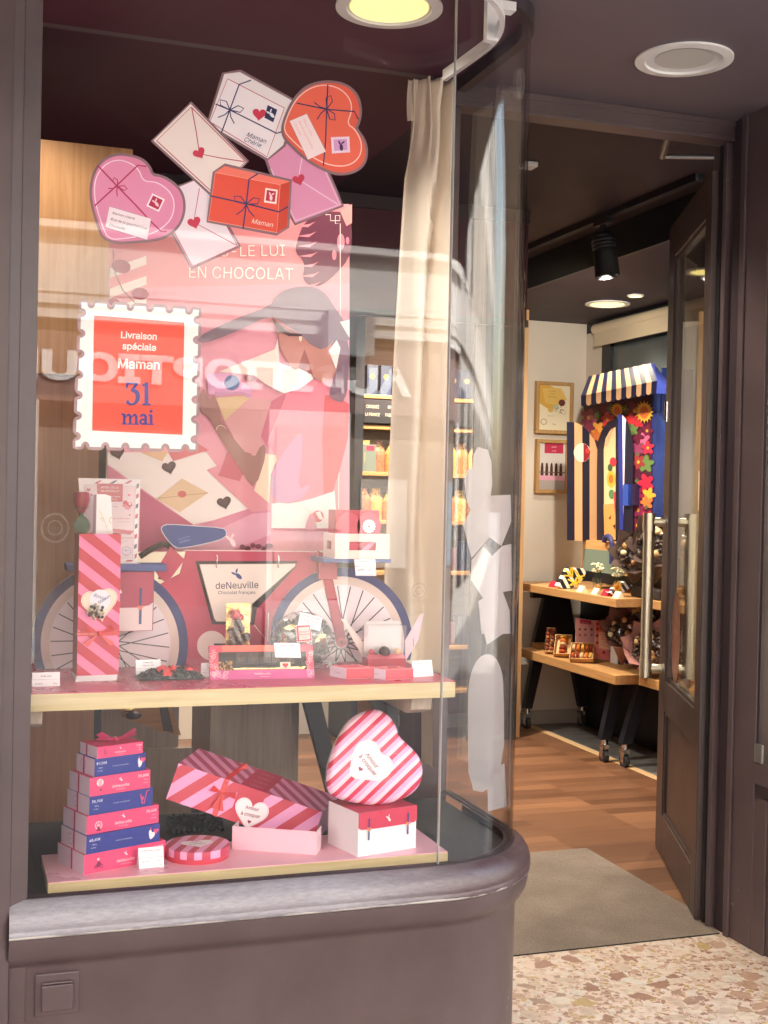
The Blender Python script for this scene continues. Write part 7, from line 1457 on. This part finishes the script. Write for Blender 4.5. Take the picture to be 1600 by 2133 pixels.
macbox(1145, 1345, 'upright clear case of dark macarons at the left of the lower table', 1.15, 2, True)
macbox(1172, 1352, 'kraft box of orange macarons behind the clear case', .95, 1)
macbox(1212, 1372, 'tilted kraft box with two rows of macarons facing the door', .8, 2)
g = G(); q = Xp(1118, 1340, 3.34); g.bx(3.33, 3.42, q.y-.05, q.y+.05, ZL+.0005, ZL+.03, KR); tag(g.build('kraft_box', bevel=.002), 'small closed kraft box at the far left of the lower table', 'box')
def leaflet(pts, y, fn, lab):
    dz_ = ZL+.001-min(Yp(*cS(*p), y).z for p in pts); g = G(); f = lambda x, yy: Yp(*cS(x, yy), y)+V((0, 0, dz_)); g.prism([f(*p) for p in pts], (0, .004, 0), '#e6b9b4'); a = Art(g, f, (0, -1, 0)); fn(a); tag(g.build('leaflet'), lab, 'leaflet')
yq = Xp(1212, 1372, 3.29).y+.02
def l1(a):
    a.poly([(562, 972), (752, 1000), (748, 1380), (700, 1372), (560, 1300)], '#dba7a8'); a.up(); a.poly([(603, 985), (715, 1000), (712, 1040), (602, 1025)], '#a8385a'); a.up(); a.text('MACARONS', 658, 1024, 18, '#f0d2d4', 1, .13); [a.disc(x, 1085, 12, '#7a4448') for x in (600, 655, 715)]; [a.disc(x, 1140, 12, '#a86a5a') for x in (600, 655, 715)]
def l2(a):
    a.poly([(752, 1030), (830, 1040), (940, 1085), (932, 1432), (752, 1400)], '#dd7f80'); a.up(); a.poly([(795, 1050), (870, 1065), (880, 1130), (800, 1120)], '#c8405c'); a.poly([(785, 1140), (900, 1165), (898, 1325), (785, 1300)], '#ecc0a8'); a.up(); [a.disc(x, y, 16, c_) for x, y, c_ in ((775, 1065, '#b5433c'), (772, 1115, '#b5433c'), (768, 1180, '#8a3a34'), (770, 1250, '#b5433c'), (775, 1370, '#d8793a'), (835, 1345, '#8a3040'), (905, 1330, '#8a3040'), (910, 1385, '#b5433c'), (915, 1190, '#a03c3c'), (915, 1260, '#8a3a34'))]; [a.stroke([(805, y), (885, y+14)], 5, '#c98a80') for y in (1165, 1190, 1215, 1240, 1265)]
leaflet([(562, 972), (752, 1000), (748, 1385), (700, 1378), (560, 1330)], Xp(1212, 1372, 3.29).y+.10, l1, 'pale pink leaflet board behind the macaron boxes')
leaflet([(752, 1030), (830, 1040), (940, 1085), (932, 1434), (752, 1402)], yq, l2, 'coral leaflet board printed with truffles on the lower table')
g = G(); g.box(Zp(1186, 1372, ZL)+V((0, 0, .0005)), (.035, -.03, 0), (.005, .006, 0), (.01, .01, .03), '#d02238'); tag(g.build('tag_card'), 'small red card leaning on the tilted macaron box', 'price card')
q = Zp(1283, 1385, ZL); g = G(); g.bx(q.x+.02, q.x+.12, q.y+.02, q.y+.10, ZL+.0005, ZL+.13, stripes('bag stripes', '#28366e', '#e6e6ea', (1, 0, 0), .045, .55)); tag(g.build('striped_bag'), 'navy and white striped paper bag under the bouquets on the lower table', 'paper bag')
# notice hanging behind the door glass, on a bead chain
g = G(); X_ = 3.62; f = lambda x, y: Xp(*cJ(x, y), X_); g.prism([f(*p) for p in ((1185, 975), (1300, 960), (1300, 1210), (1182, 1210))], (.003, 0, 0), '#dfe2e0'); a = Art(g, f, (-1, 0, 0)); a.text('INFO', 1245, 1040, 42, '#5a6468', 1, 0); tag(g.build('notice'), 'white notice beginning IN hung by the side window', 'sign')
# far right, behind the flanking window
e = thing('ottoman', 'round purple pouf with a grey cushion behind the right-hand window', 'pouf', (2.75, 3.35, 0)); g = G(); g.lathe((2.70, 3.30, 0.001), [(.0, 0), (.20, 0), (.205, .02), (.205, .62), (0, .62)], paint('purple fabric', (.16, .02, .09), .8, bump=.3, bscale=300), 40); g.build('body', e, smooth=True); g = G(); g.lathe((2.70, 3.30, .6205), [(0, 0), (.20, 0), (.21, .02), (.20, .09), (.15, .11), (0, .115)], paint('grey cushion', (.38, .38, .40), .8), 40); g.build('cushion', e, smooth=True)
g = G(); g.bx(2.50, 2.9, 3.12, 3.45, 1.13, 1.16, TOP); tag(g.build('side_shelf'), 'oak shelf behind the right-hand window', 'shelf')
g = G(); g.bx(2.51, 2.75, 3.15, 3.40, 1.1605, 1.22, '#c83a44', {1: '#e8c46a'}); tag(g.build('red_box', bevel=.002), 'red and gold box on the oak shelf at the right edge', 'box')
